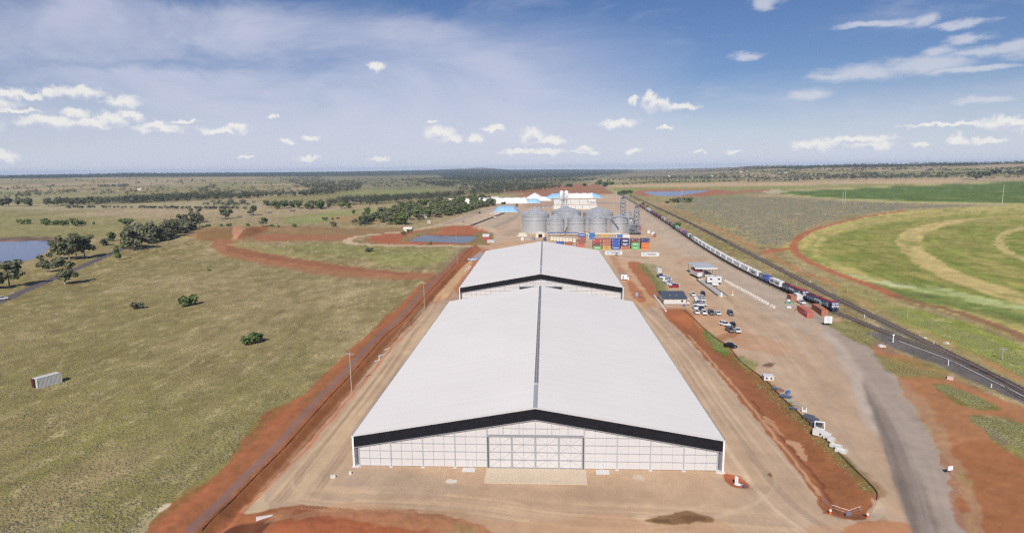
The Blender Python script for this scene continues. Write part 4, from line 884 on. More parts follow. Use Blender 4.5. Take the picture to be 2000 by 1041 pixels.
def mound(x0, x1, yb, yt, depth, parts, label, hip=.18, m=WTARP, cat='grain bunker', rnd=.12):
    A = G(x0, yb); B = G(x1, yb); yy = (A.y+B.y)/2; xc = (A.x+B.x)/2; w = (B.x-A.x)/2; g = gz(xc, yy); h = hz_at(Vector((xc, yy+depth*.45, 0)), yt)
    T = thing('grain_bunker', label, cat, (xc, yy, g)); nx, ny = 28, 10
    f = lambda u, v: h*min(1, (1-abs(u))/hip if hip > 0 else 1)**.8*math.sin(math.pi*min(max(v, 0), 1))**.75*(1+.04*math.sin(u*23)+.03*math.sin(u*57+v*7))
    for (u0, u1, mm) in parts:
        bm_ = MB(); n = max(3, int(nx*(u1-u0)/2)); V = []; F = []
        for i in range(n+1):
            u = u0+(u1-u0)*i/n
            for j in range(ny+1): V.append((u*w, depth*j/ny, f(u, j/ny)-.05))
        for i in range(n):
            for j in range(ny): F.append((i*(ny+1)+j, (i+1)*(ny+1)+j, (i+1)*(ny+1)+j+1, i*(ny+1)+j+1))
        bm_.add(V, F).build('tarpaulin', mm, T, True)
    kb = MB()
    for k in range(max(2, int(w/3))):
        x = -w+2*w*(k+.5)/max(2, int(w/3)); kb.box(x-1.2, x+1.2, -1.0, -.5, 0, .9)
    kb.build('kerb_wall', CONCW, T)
    return T
mound(1063,1181,387.3,377.5,34,[(-1,-.42,BTARP),(-.42,.62,WTARP),(.62,1,BTARP)],'far long grain bunker under white tarpaulin with pale blue ends',.3)
mound(905,1032,398,386.5,30,[(-1,1,WTARP)],'very long white tarpaulin bunker left of the domed pile',.04)
mound(1027,1057,397,388.5,22,[(-1,1,BTARP)],'pale blue tarpaulin bunker end in front of the domed pile',.5)
mound(1025,1064,389,376.5,34,[(-1,1,WTARP)],'tall white domed pile behind the white bunkers',1.)
mound(1044,1079,392.5,384,20,[(-1,1,WTARP)],'low tapering white pile between the domed pile and the cream store',.8)
mound(962,1012.5,414.5,402.3,34,[(-1,1,BTARP)],'bright blue tarpaulin mound on the pale pads left of the silos',.45)
tag(MB().box(-6.5,6.5,0,5,0,.5).build('folded_tarpaulin',WTARP),'flat white tarpaulin strip lying in front of the blue mound','tarpaulin',loc=at(966,417.5))
mound(1009,1032,462,454,9,[(-1,1,mat('tan_tarpaulin',(.62,.52,.38),.8,0,.1,.5))],'small tan covered heap at the foot of the big left silo',.5,cat='covered heap')
mound(1048,1083,406,402,14,[(-1,1,mat('grey_gravel_heap',(.30,.24,.22),.9,0,.15,.3))],'low grey gravel heap left of the cream store',.3,cat='gravel heap')
# small white shed with a dark door
p = at(1055,464); T = thing('workshop','small white gabled workshop with dark doorway, in front of the silos','workshop',p)
w_, d_, h_ = 3.9, 7., 3.6
MB().prism([(-w_,0),(w_,0),(w_,h_),(0,h_+1.3),(-w_,h_)],0,d_).build('wall',CREAMW,T); 
for s in (-1,1): MB().prism([(0,h_+1.5),(s*(w_+.3),h_),(s*(w_+.3),h_-.12),(0,h_+1.35)],-.3,d_+.3).build('roof_slope',WHITE_ROOF,T)
MB().box(-1.6,1.9,-.06,-.01,0,3).build('door',DARK,T)
# row of cream bins
for k,(xa,yb) in enumerate([(1078,471.5),(1084,472),(1090,472.6),(1096,473.2),(1102,473.8),(1108,474.3),(1114.5,474.8),(1121.5,475.3)]):
    p = at(xa,yb); T = thing('storage_bin',['cream bin at the left end of the row below the silos, nearest the white workshop','second cream bin in the row below the silos, counted from the left','third cream bin in the row below the silos, counted from the left','fourth cream bin in the row below the silos, counted from the left','fifth cream bin in the row below the silos, counted from the left','sixth cream bin in the row below the silos, counted from the left','seventh cream bin in the row below the silos, second from its right end','cream bin at the right end of the row, next to the red containers'][k],'bin',p,0,'cream bins in a row below the silos')
    MB().box(-1.1,1.1,0,5.,.5,3.6).build('bin_body',CREAMW,T); MB().box(-1.15,1.15,-.05,5.05,3.6,3.75).build('lid',CREAM,T)
    for sx in (-1,1): MB().box(sx*.95-.1,sx*.95+.1,.1,4.9,0,.5).build('skid',STEELD,T)
p = at(1100,461.5); T = thing('low_shelter','long low blue roofed shelter at the foot of the silos','shelter',p)
MB().prism([(-.2,2.6),(3.4,3.2),(3.4,3.05),(-.2,2.45)],-14,14,axis='x').build('roof',mat('blue_roof',(.10,.16,.34),.5),T)
for i in range(6): MB().bar((-13+i*5.2,0,0),(-13+i*5.2,0,2.5),.1).build('post',STEEL,T)
# ------------------------------------------------------------------ shipping containers
PC = {k: mat('paint_'+k, tuple(q*.84+.045 for q in c), .55, 0, .10, .9, .35, g) for k, c, g in (
 ('white',(.74,.73,.70),.18),('offwhite',(.60,.60,.57),.3),('red',(.50,.06,.055),.2),('brightred',(.56,.12,.085),.2),('maroon',(.20,.045,.04),.2),('brown',(.36,.115,.065),.3),('orangebrown',(.46,.16,.08),.3),
 ('green',(.12,.42,.13),.15),('yellow',(.62,.38,.07),.15),('blue',(.02,.09,.42),.15),('skyblue',(.02,.16,.48),.15),('navy',(.025,.04,.16),.15),('orange',(.75,.21,.04),.15),('teal',(.10,.30,.29),.25),('lightteal',(.30,.50,.46),.25),('grey',(.25,.26,.27),.3),('tan',(.48,.42,.34),.3),('purple',(.15,.09,.18),.3))}
def cont_mesh(L_, w=2.44, h=2.6, ribs=20):
    b = MB(); x0, x1 = -L_/2, L_/2; n = ribs; P = []
    for i in range(n):
        a = x0+.12+(L_-.24)*i/n; d = (L_-.24)/n
        P += [(a, 0), (a+d*.3, 0), (a+d*.45, 1), (a+d*.85, 1), (a+d*.97, 0)]
    P.append((x1-.12, 0))
    for s in (-1, 1):
        V = [(x, s*(w/2-.02-.04*k), z) for z in (.12, h-.1) for x, k in P]; m = len(P)
        b.add(V, [(i, i+1, i+1+m, i+m) for i in range(m-1)])
        b.box(x0, x1, s*w/2-.06 if s > 0 else -w/2, w/2 if s > 0 else -w/2+.06, 0, .14); b.box(x0, x1, s*w/2-.06 if s > 0 else -w/2, w/2 if s > 0 else -w/2+.06, h-.12, h)
        for x in (x0, x1-.12): b.box(x-.005, x+.125, s*w/2-.13 if s > 0 else -w/2-.005, w/2+.005 if s > 0 else -w/2+.13, .0, h+.01)
    for i in range(ribs): 
        a = x0+.12+(L_-.24)*i/ribs; b.box(a, a+(L_-.24)/ribs*.6, -w/2+.07, w/2-.07, h-.06, h-.015)
    b.box(x0+.05, x1-.05, -w/2+.06, w/2-.06, h-.1, h-.06); b.box(x0+.05, x1-.05, -w/2+.06, w/2-.06, .05, .12); b.box(x0+.03, x0+.08, -w/2+.1, w/2-.1, .1, h-.1)
    o = b.build('shipping_container', PC['white']); me = o.data; bpy.data.objects.remove(o); return me
CM = {20: cont_mesh(6.06, ribs=18), 40: cont_mesh(12.19, ribs=36)}
_d = MB(); _d.box(-.03, .03, -1.1, -.02, .14, 2.46); 
for y in (-.85, -.35): _d.tube((.06, y, .1), (.06, y, 2.5), .03, n=5)
_o = _d.build('door', PC['white']); DOORM = _o.data; bpy.data.objects.remove(_o)
def text_mesh(s, size):
    c = bpy.data.curves.new('lettering', 'FONT'); c.body = s; c.size = size; c.align_x = 'CENTER'; c.align_y = 'CENTER'; c.extrude = .012
    o = bpy.data.objects.new('lettering', c); COL.objects.link(o); bpy.context.view_layer.update()
    me = bpy.data.meshes.new_from_object(o.evaluated_get(bpy.context.evaluated_depsgraph_get())); bpy.data.objects.remove(o); me.name = 'lettering'; me.materials.clear(); return me
TXT = {}
def lettering(parent, s, size, mt, x, z, side=-1, yy=1.235):
    k = (s, size)
    if k not in TXT: TXT[k] = text_mesh(s, size); TXT[k].materials.append(mt)
    o = mesh_ob('lettering', TXT[k], parent); o.location = (x, side*yy, z); o.rotation_euler = (math.pi/2, 0, 0 if side < 0 else math.pi)
    o.material_slots[0].link = 'OBJECT'; o.material_slots[0].material = mt; return o
def strips(parent, mt, cells, side=-1, name='lettering', yy=1.225):
    b = MB()
    for (x0, x1, z0, z1) in cells: b.box(x0, x1, side*yy-.01, side*yy+.01, z0, z1)
    return b.build(name, mt, parent)
def container(L_, colour, loc, rz, label, group=None, doors=True, cat='shipping container'):
    o = mesh_ob('shipping_container', CM[L_]); o.material_slots[0].link = 'OBJECT'; o.material_slots[0].material = PC[colour]
    tag(o, label, cat, group, loc, rz)
    if doors:
        for s in (0, 1):
            d = mesh_ob('door', DOORM, o); d.location = (CM_L[L_]/2-.02, 0, 0); d.scale = (1, 1 if s else -1, 1)
            d.material_slots[0].link = 'OBJECT'; d.material_slots[0].material = PC[colour]
    return o
CM_L = {20: 6.06, 40: 12.19}
WL = mat('white_lettering', (.8,.8,.8), .5); BL = mat('dark_blue_lettering', (.02,.07,.16), .5); LB = mat('light_blue_emblem', (.16,.45,.68), .5); KL = mat('black_lettering', (.03,.03,.03), .5); OB = mat('brown_lettering', (.25,.05,.01), .5)
def logo40(c, side=-1, dark=BL):
    b = MB(); yy = side*1.232; b.box(-4.7, -3.3, min(yy, yy+.012*side), max(yy, yy+.012*side), .6, 2.0); b.build('emblem', LB, c)
    st = MB(); P = []
    for i in range(14):
        a = math.pi/2+2*math.pi*i/14; r = .58 if i % 2 == 0 else .26; P.append((-4.0+r*math.cos(a), 1.3+r*math.sin(a)))
    st.prism(P, yy+side*.014, yy+side*.03); st.build('star', WL, c)
    lettering(c, 'MAERSK', 1.75, dark, .9 if side < 0 else 1.2, 1.3, side)
# stacked boxes facing us
ST = [(1134.2,483,['brightred','brown'],'leftmost stack, partly behind the shed roof'),(1166.4,486.6,['green','maroon','red'],'stack topped by a bright red box'),(1184.8,486.6,['yellow','orangebrown','orangebrown'],'stack standing on a yellow box'),
 (1202.8,486.6,['blue','blue','blue'],'all blue stack'),(1221,486.6,['orangebrown','navy','navy'],'stack with two white lettered navy boxes'),(1241.2,486.6,['green','green','maroon'],'stack standing on two green boxes'),(1260.8,486.6,['orange','orange','navy'],'rightmost stack, standing on two orange boxes')]
LV = ['bottom','middle','top']
random.seed(4)
for px, py, cols_, what in ST:
    p = at(px, py+.8)
    for row in range(3):
        for k, c in enumerate(cols_):
            cc = c if row == 0 else random.choice(['brown','maroon','blue','grey','tan','orangebrown'])
            if row and k < len(cols_)-1: cc = random.choice(['brown','maroon','navy'])
            lev = LV[k] if len(cols_) == 3 else ['bottom', 'top'][k]
            rn = ['front row', 'second row', 'back row'][row]
            o = container(20, cc, (p.x, p.y+1.3+row*2.75, p.z+k*2.62), 0, f'{cc.replace("orangebrown","orange brown")} box at the {lev} of the {what}' if row == 0 else f'{cc.replace("orangebrown","orange brown")} box, {lev} level, {rn} behind the {what}', 'twenty foot containers in the coloured stacks', doors=False)
            if row: continue
            if c == 'green': strips(o, WL, [(-1.9+i*.42, -1.62+i*.42, .95, 1.55) for i in range(9)])
            elif c == 'navy' and px < 1240: strips(o, WL, [(-1.9, 1.9, 1.1, 1.5), (-1.5, -.6, 1.5, 1.95), (.2, 1.3, 1.5, 1.8), (-.4, .4, .75, 1.1)])
            elif c == 'yellow': strips(o, KL, [(-.35, .35, 1.1, 1.8), (-.15, .15, .9, 1.1)])
            elif c == 'orange': strips(o, OB, [(-2.4, -1.9, 1.0, 1.7)]+[(-1.4+i*.5, -1.1+i*.5, 1.15, 1.5) for i in range(8)])
            elif c == 'blue': strips(o, WL, [(-2.7, -2.1, 2.0, 2.3)]+([(-1.8+i*.6, -1.4+i*.6, .9, 1.4) for i in range(7)] if k == 0 else [(2.2, 2.35, 1.2, 2.2)]))
            elif c in ('orangebrown', 'brown'): strips(o, WL, [(-2.8, -2.6, .6, 2.0)])
            else: strips(o, WL, [(-2.7, -2.0, 1.9, 2.2), (2.3, 2.5, .6, 1.6)])
p = at(1137,475)
for k, c in enumerate(['brown','brown','blue']): 
    o = container(20, c, (p.x, p.y+1, p.z+k*2.62), 0, ['lowest brown box of the stack behind the leftmost container stack','middle brown box of the stack behind the leftmost container stack','blue box topping the stack behind the leftmost container stack'][k], None, False)
    strips(o, WL, [(-2.4, 2.2, 1.2, 1.6)] if c == 'blue' else [(-2.5, -2.3, .6, 2.0)])
for px, py, c, n, lab in [(1155.5,467,'skyblue',2,'bright blue box'),(1181,463.5,'yellow',1,'yellow box standing alone behind the stacks, below the silos'),(1210,464,'skyblue',1,'bright blue box with white end band behind the all blue stack'),(1223,464,'white',1,'white box beside the bright blue one behind the navy stack')]:
    p = at(px, py)
    for k in range(n):
        o = container(20, c, (p.x, p.y, p.z+k*2.62), 0, lab if n == 1 else ('upper' if k else 'lower')+' '+lab+' of the two high pair left of the yellow box', None, False)
        strips(o, WL if c != 'yellow' else KL, [(-2.9, -2.3, .3, 2.3), (2.3, 2.6, 1.6, 2.0)] if c != 'yellow' else [(-.3, .3, 1.0, 1.6)])
for px, py, lab in [(1198.5,497.5,'long white container with emblem nearest the far shed, something leaning on it'),(1270,500.6,'long white container with emblem standing alone right of the orange stack')]:
    p = at(px, py); o = container(40, 'white', (p.x, p.y+1.2, p.z), 0, lab, None); logo40(o)
    if px < 1200:
        q = at(1204.5, 499.5); T = thing('forklift', 'small dark forklift parked against the long white container nearest the shed', 'forklift', q, .3)
        MB().box(-.6,.6,-.9,.9,.3,1.1).build('body', PC['grey'], T); MB().box(-.55,.55,-.6,.5,1.95,2.05).build('overhead_guard', STEELD, T)
        for sx in (-1,1):
            for sy in (-.6,.5): MB().bar((sx*.5,sy,1.1),(sx*.5,sy,1.95),.06).build('post', STEELD, T)
            MB().bar((sx*.3,.95,.2),(sx*.3,.95,2.6),.08).build('mast', STEELD, T)
            for sy in (-.6,.6): MB().tube((sx*.45,sy,.3),(sx*.68,sy,.3),.3,n=10).build('wheel', RUBBER, T)
# odd boxes by the silos and pond
for px, py, L_, c, rz, lab in [(1266.5,455.5,20,'white',1.5,'tall white cabin standing alone right of the silos'),(1278,463,20,'brown',1.3,'small brown box beside a white one, right of the orange stack'),(1276,459,20,'white',1.3,'white box just behind the small brown one right of the silos'),
 (950.5,469,20,'red',0,'red box beside the middle pond'),(959,474.3,20,'offwhite',0,'pale grey box in front of the red one beside the middle pond'),(949,462.5,20,'white',.1,'white box farthest back of the three beside the middle pond'),
 (1020.5,469.5,20,'white',1.57,'white box below the big left silo'),(1094,478,20,'blue',0,'blue box just showing over the far shed roof'),(1111,478.8,20,'brown',.1,'brown box just showing over the far shed roof, right of a blue one'),
 (1064,470,20,'navy',1.57,'dark box beside the white workshop'),(1286,532,20,'offwhite',1.62,'pale container at the head of the left car row'),(1030,469,20,'tan',.2,'tan box right of the white one below the big left silo'),(1041,469.5,20,'grey',1.5,'grey box left of the white workshop'),
 (1580,622,40,'brightred',0,''),(1250.5,449,20,'red',1.57,'red box hidden among the lattice tower legs'),
 (1268,414,20,'red',1.57,'') ]:
    if not lab: continue
    container(L_, c, at(px, py), rz, lab, None)
def along(pn, pf, L_, c, lab):
    a = at(*pn); b = at(*pf); d = (b-a); d.z = 0; d.normalize(); m = a+d*CM_L[L_]/2
    o = container(L_, c, (m.x, m.y, a.z), math.atan2(d.y, d.x)+math.pi, lab); return o
o = along((1582,621.5),(1557,604.5),40,'brightred','bright red long container, nearest the white notice board'); strips(o, WL, [(3.2,5.2,1.6,2.0)])
o = along((1610.5,617.5),(1588,602),40,'orangebrown','brown red long container beside the locomotives, green tank behind it')
o = along((1550.3,590),(1541,583.5),20,'orangebrown','short brown container nearest the train, beside a white box')
o = along((1561.5,588),(1554,582),20,'white','short white box between the short brown container and the train')
# lone container out in the left paddock, door open
a = at(66.5,759.5); b = at(114.5,746.2); d = b-a; L0_ = d.length; m_ = (a+b)/2
o = container(20, 'offwhite', (m_.x, m_.y+.6, gz(m_.x, m_.y)), math.atan2(d.y, d.x), 'weathered pale grey container alone in the left paddock, one door open', None, doors=False); o.scale = (L0_/6.06, 1., 1.12)
MB().box(-3.07,-3.045,-.1,.95,.12,2.4).build('doorway', DARK, o); MB().box(-3.5,-3.06,.98,1.03,.12,2.45).build('door', mat('rusty_red_edge',(.30,.08,.08),.8), o)
# ------------------------------------------------------------------ railway
def offset_path(P, off):
    out = []
    for i, p in enumerate(P):
        a = P[max(i-1, 0)]; b = P[min(i+1, len(P)-1)]; t = (b-a)/np.linalg.norm(b-a); out.append(p+np.array([-t[1], t[0]])*off)
    return out
RAILM = mat('rail_steel', (.20,.15,.13), .4, .4, .1, 1.); SLP = mat('sleeper_timber', (.20,.16,.135), .9, 0, .2, 1.)
def track(P, label):
    P = [p for p in P if p[1] < 1300]
    rb = MB()
    for off in (-.72, .72):
        Q = offset_path(P, off)
        for i in range(len(Q)-1):
            (ax, ay), (bx, by) = Q[i], Q[i+1]; za = gz(*P[i])+.16; zb_ = gz(*P[i+1])+.16; w = .055
            rb.add([(ax-w, ay, za), (ax+w, ay, za), (bx+w, by, zb_), (bx-w, by, zb_), (ax-w, ay, za+.18), (ax+w, ay, za+.18), (bx+w, by, zb_+.18), (bx-w, by, zb_+.18)], [(4,5,6,7),(0,1,5,4),(1,2,6,5),(2,3,7,6),(3,0,4,7)])
    o = rb.build('rails', RAILM); o['kind'] = 'structure'
    sb = MB(); acc = 0
    for i in range(len(P)-1):
        a, b = P[i], P[i+1]; q = np.linalg.norm(b-a); t = (b-a)/q; nrm = np.array([-t[1], t[0]])
        if a[1] > 480: break
        while acc < q:
            c = a+t*acc; z = gz(c[0], c[1])+.04; e, f = nrm*1.25, t*.13
            V = [c-e-f, c+e-f, c+e+f, c-e+f]; sb.add([(v[0], v[1], z) for v in V]+[(v[0], v[1], z+.13) for v in V], [(4,5,6,7),(0,1,5,4),(1,2,6,5),(2,3,7,6),(3,0,4,7)]); acc += .68
        acc -= q
    o = sb.build('sleepers', SLP); o['kind'] = 'stuff'
_h_cache = {}
def gz_fast(x, y): return float(base_h(np.array([x]), np.array([y]))[0])+.25
_gz = gz; gz = gz_fast
track(SIDW, ''); track(MAINW, '')
gz = _gz
class Path:
    def __init__(s, P): s.P = P; s.s = np.concatenate([[0], np.cumsum([np.linalg.norm(P[i+1]-P[i]) for i in range(len(P)-1)])])
    def at(s, d):
        x = np.interp(d, s.s, [p[0] for p in s.P]); y = np.interp(d, s.s, [p[1] for p in s.P]); x2 = np.interp(d+2, s.s, [p[0] for p in s.P]); y2 = np.interp(d+2, s.s, [p[1] for p in s.P])
        return x, y, math.atan2(y2-y, x2-x)
SP = Path(SIDW); nose = G(1637, 611); s0 = np.interp(nose.y, [p[1] for p in SIDW], SP.s)
DKB = mat('locomotive_navy', (.03,.045,.12), .45, 0, .15, 1., .4, .25); LRED = mat('locomotive_red', (.36,.035,.05), .5, 0, .12, 1., .4, .2); UND = mat('underframe_black', (.03,.028,.027), .8, 0, .2, 1.)
def bogie_mb(n=3, w=1.0):
    b = MB(); L_ = 1.7*(n-1)+1.2; b.box(-L_/2, L_/2, -1.05, -.9, .45, .95); b.box(-L_/2, L_/2, .9, 1.05, .45, .95); b.box(-.3, .3, -.9, .9, .5, .9)
    for i in range(n):
        x = (i-(n-1)/2)*1.7
        for s in (-.72, .72): b.tube((x, s-.07, .48), (x, s+.07, .48), .47, n=14)
    return b
def locomotive(d, label):
    x, y, a = SP.at(d+11.5); T = thing('locomotive', label, 'locomotive', (x, y, .3), a+math.pi)   # +x is the nose, towards us
    MB().box(-11.2, 11.2, -1.45, 1.45, 1.1, 1.45).build('underframe', UND, T)
    MB().box(-2.6, 2.6, -1.3, 1.3, .45, 1.08).build('fuel_tank', UND, T)
    for s in (-7, 7):
        o = bogie_mb().build('bogie', UND, T); o.location = (s, 0, 0)
    MB().prism([(-1.15,1.46),(1.15,1.46),(1.15,3.35),(.9,3.6),(-.9,3.6),(-1.15,3.35)], -10.6, 7.4, axis='y').build('hood', DKB, T).rotation_euler = (0,0,-math.pi/2) if False else (0,0,0)
    h = [c for c in bpy.data.objects if c.parent is T and c.name.startswith('hood')][0]; me = h.data
    for v in me.vertices: v.co = (v.co.y, -v.co.x, v.co.z)
    MB().box(-10.6, 7.4, -.95, .95, 3.605, 3.78).build('roof', LRED, T)
    for i, xx in enumerate((-9.2, -7.4, -5.6, -.5, 2.2, 5)):
        MB().lathe([(0, 3.78), (.62, 3.78), (.62, 3.98), (0, 4.02)], 12, c=(xx, 0)).build('roof_fan', UND if i < 4 else LRED, T)
    # cab
    MB().prism([(7.42,1.46),(10.9,1.46),(11.0,2.5),(10.6,3.9),(7.42,3.98)], -1.45, 1.45).build('cab', DKB, T)
    MB().prism([(7.38,3.99),(10.65,3.91),(10.6,4.06),(7.38,4.12)], -1.4, 1.4).build('cab_roof', LRED, T)
    MB().prism([(11.0,2.0),(11.02,2.62),(11.07,2.62),(11.05,2.0)], -1.38, 1.38).build('nose_band', PAINTW, T)
    for s in (-1, 1):
        MB().prism([(10.93,2.95),(10.72,3.62),(10.77,3.64),(10.98,2.97)], min(s*.15, s*1.25), max(s*.15, s*1.25)).build('windscreen', mat('reflection_toned_glass',(.45,.50,.55),.1,0,.05,1.,.6), T)  # bright reflection is put into the base colour of the glass
        MB().box(8.2, 9.6, s*1.455-.012, s*1.455+.012, 2.75, 3.55).build('side_window', GLASS, T)
        MB().box(7.6, 8.0, s*1.46-.015, s*1.46+.015, 1.6, 3.5).build('cab_stripe', PAINTW, T)
        MB().box(11.06, 11.1, s*.9-.14, s*.9+.14, 1.6, 1.8).build('headlight', PAINTW, T)
        r = MB()
        for i in range(10): r.bar((-10.6+i*1.95, s*1.42, 1.45), (-10.6+i*1.95, s*1.42, 2.4), .03)
        r.bar((-10.6, s*1.42, 2.4), (7, s*1.42, 2.4), .03); r.build('handrail', PAINTW, T)
        v = MB()
        for i in range(9): v.box(-9.8+i*1.9, -8.5+i*1.9, s*1.155-.02, s*1.155+.02, 1.75, 3.1)
        v.build('grille', mat('grille_grey',(.16,.18,.24),.6), T)
        lt = MB()
        for i in range(8): lt.box(-3.2+i*.62, -2.8+i*.62, s*1.18-.012, s*1.18+.012, 2.3, 3.0)
        lt.build('lettering', PAINTW, T)
        MB().box(6.2, 6.7, s*1.18-.012, s*1.18+.012, 1.6, 3.3).build('hood_stripe', PAINTW, T)
    lr = MB()
    for i in range(6): lr.box(11.07, 11.09, -1.05+i*.36, -.8+i*.36, 2.15, 2.48)
    lr.build('lettering', LRED, T); MB().box(11.05, 11.25, -1.3, 1.3, .5, 1.2).build('pilot', DKB, T); MB().box(11.2, 11.7, -.15, .15, .8, 1.05).build('coupler', UND, T)
locomotive(s0, 'leading red and navy locomotive with white banded cab front facing us')
locomotive(s0+24.2, 'second red and navy locomotive, coupled between the leading one and the container wagons')
_b = MB(); _b.box(-6.9, 6.9, -.35, .35, .75, 1.1); _b.box(-6.9, 6.9, -1.25, -.95, .85, 1.12); _b.box(-6.9, 6.9, .95, 1.25, .85, 1.12)
for i in range(7): _b.box(-6.7+i*2.2, -6.5+i*2.2, -1.22, 1.22, .95, 1.1)
DECKM = _b.build('deck', UND).data; BOGM = bogie_mb(2).build('bogie', UND).data
for o in list(bpy.data.objects):
    if o.data in (DECKM, BOGM) and o.parent is None: bpy.data.objects.remove(o)
SEQ = ['w+W','b+g','M','W','W','w+w','W','W','w+W','W','W','W','w+w','W','t+k','w+t','n+r','b+l','r+r','L','l+t','k+t','g+k','n+l','B','g+n','w+l','p+w','n+n','u+n','B','u+k','n+p','B+','u+b','k+n','W','w+b','W','m+w','B','k+n','g+n','B','k+u','n+n']
CH = {'w':'white','W':'white','M':'white','b':'blue','g':'grey','t':'teal','k':'brown','n':'maroon','r':'brightred','l':'lightteal','L':'lightteal','B':'brown','u':'navy','p':'purple','m':'maroon'}
NM = {'white':'white','blue':'blue','grey':'grey','teal':'teal','brown':'brown','maroon':'maroon','brightred':'red','lightteal':'pale green','navy':'navy','purple':'purple'}
d = s0+48.6; cnt = {}
ORD = ['first','second','third','fourth','fifth','sixth','seventh','eighth','ninth','tenth','eleventh','twelfth','thirteenth','fourteenth','fifteenth','sixteenth','seventeenth','eighteenth','nineteenth','twentieth']
def ordn(n): return ORD[n-1] if n <= 20 else ('twenty '+ORD[n-21] if n < 30 else ('thirtieth' if n == 30 else ('thirty '+ORD[n-31] if n < 40 else ('fortieth' if n == 40 else 'forty '+ORD[n-41]))))
for i, sq in enumerate(SEQ):
    x, y, a = SP.at(d+7); od = ordn(i+1)
    T = thing('flat_wagon', f'black flat wagon, {od} behind the two locomotives, under its containers', 'rail wagon', (x, y, .3), a+math.pi, 'flat wagons of the container train')
    o = mesh_ob('deck', DECKM, T)
    for s in (-5, 5): q = mesh_ob('bogie', BOGM, T); q.location = (s, 0, 0)
    us = sq.replace('B+', 'B').split('+')
    for j, c in enumerate(us):
        cn = CH[c]; L_ = 40 if len(us) == 1 else 20; dd = d+7 if L_ == 40 else d+7+(3.1 if j else -3.1); x2, y2, a2 = SP.at(dd)
        which = '' if L_ == 40 else (' rear half' if j else ' front half')
        o = container(L_, cn, (x2, y2, 1.43), a2, f'{NM[cn]} container on the {od} wagon behind the locomotives'+(','+which if which else ''), 'containers riding on the train', doors=(i < 3))
        if c == 'M': lettering(o, 'MAERSK', 1.6, KL, 0, 1.3, 1)
        elif cn == 'white' and i < 14 and L_ == 40: strips(o, [LB, mat('grey_lettering',(.42,.44,.46),.5), PC['green']][i % 3], [(-4.8, -4.1, 1.3, 1.9)]+[(3.+k*.5, 3.3+k*.5, 1.6, 1.9) for k in range(i % 3+1)], 1)
        elif i < 20 and cn != 'white': strips(o, WL, [(-1.6+k*.6, -1.3+k*.6, 1.2, 1.7) for k in range(5)], 1)
        elif i == 0: strips(o, KL, [(-2+k*.5, -1.7+k*.5, 1.0, 1.8) for k in range(8)], 1)
    d += 14.9
def pipe_run(name, pts, r, m, label, cat, z=.25):
    b = MB(); Q = [at(*p) for p in catmull(pts, 5)]
    for i in range(len(Q)-1):
        a_, c_ = Q[i].copy(), Q[i+1].copy(); a_.z += z; c_.z += z; b.tube(a_, c_, r, n=5, cap=False)
    return tag(b.build(name, m), label, cat)
pipe_run('cable_duct', [(1757,667.5),(1790,680),(1850,703),(1890,722),(1952,753),(2010,782)], .13, CONCW, 'thin white duct line running along the near edge of the dark ballast', 'cable duct', .12)
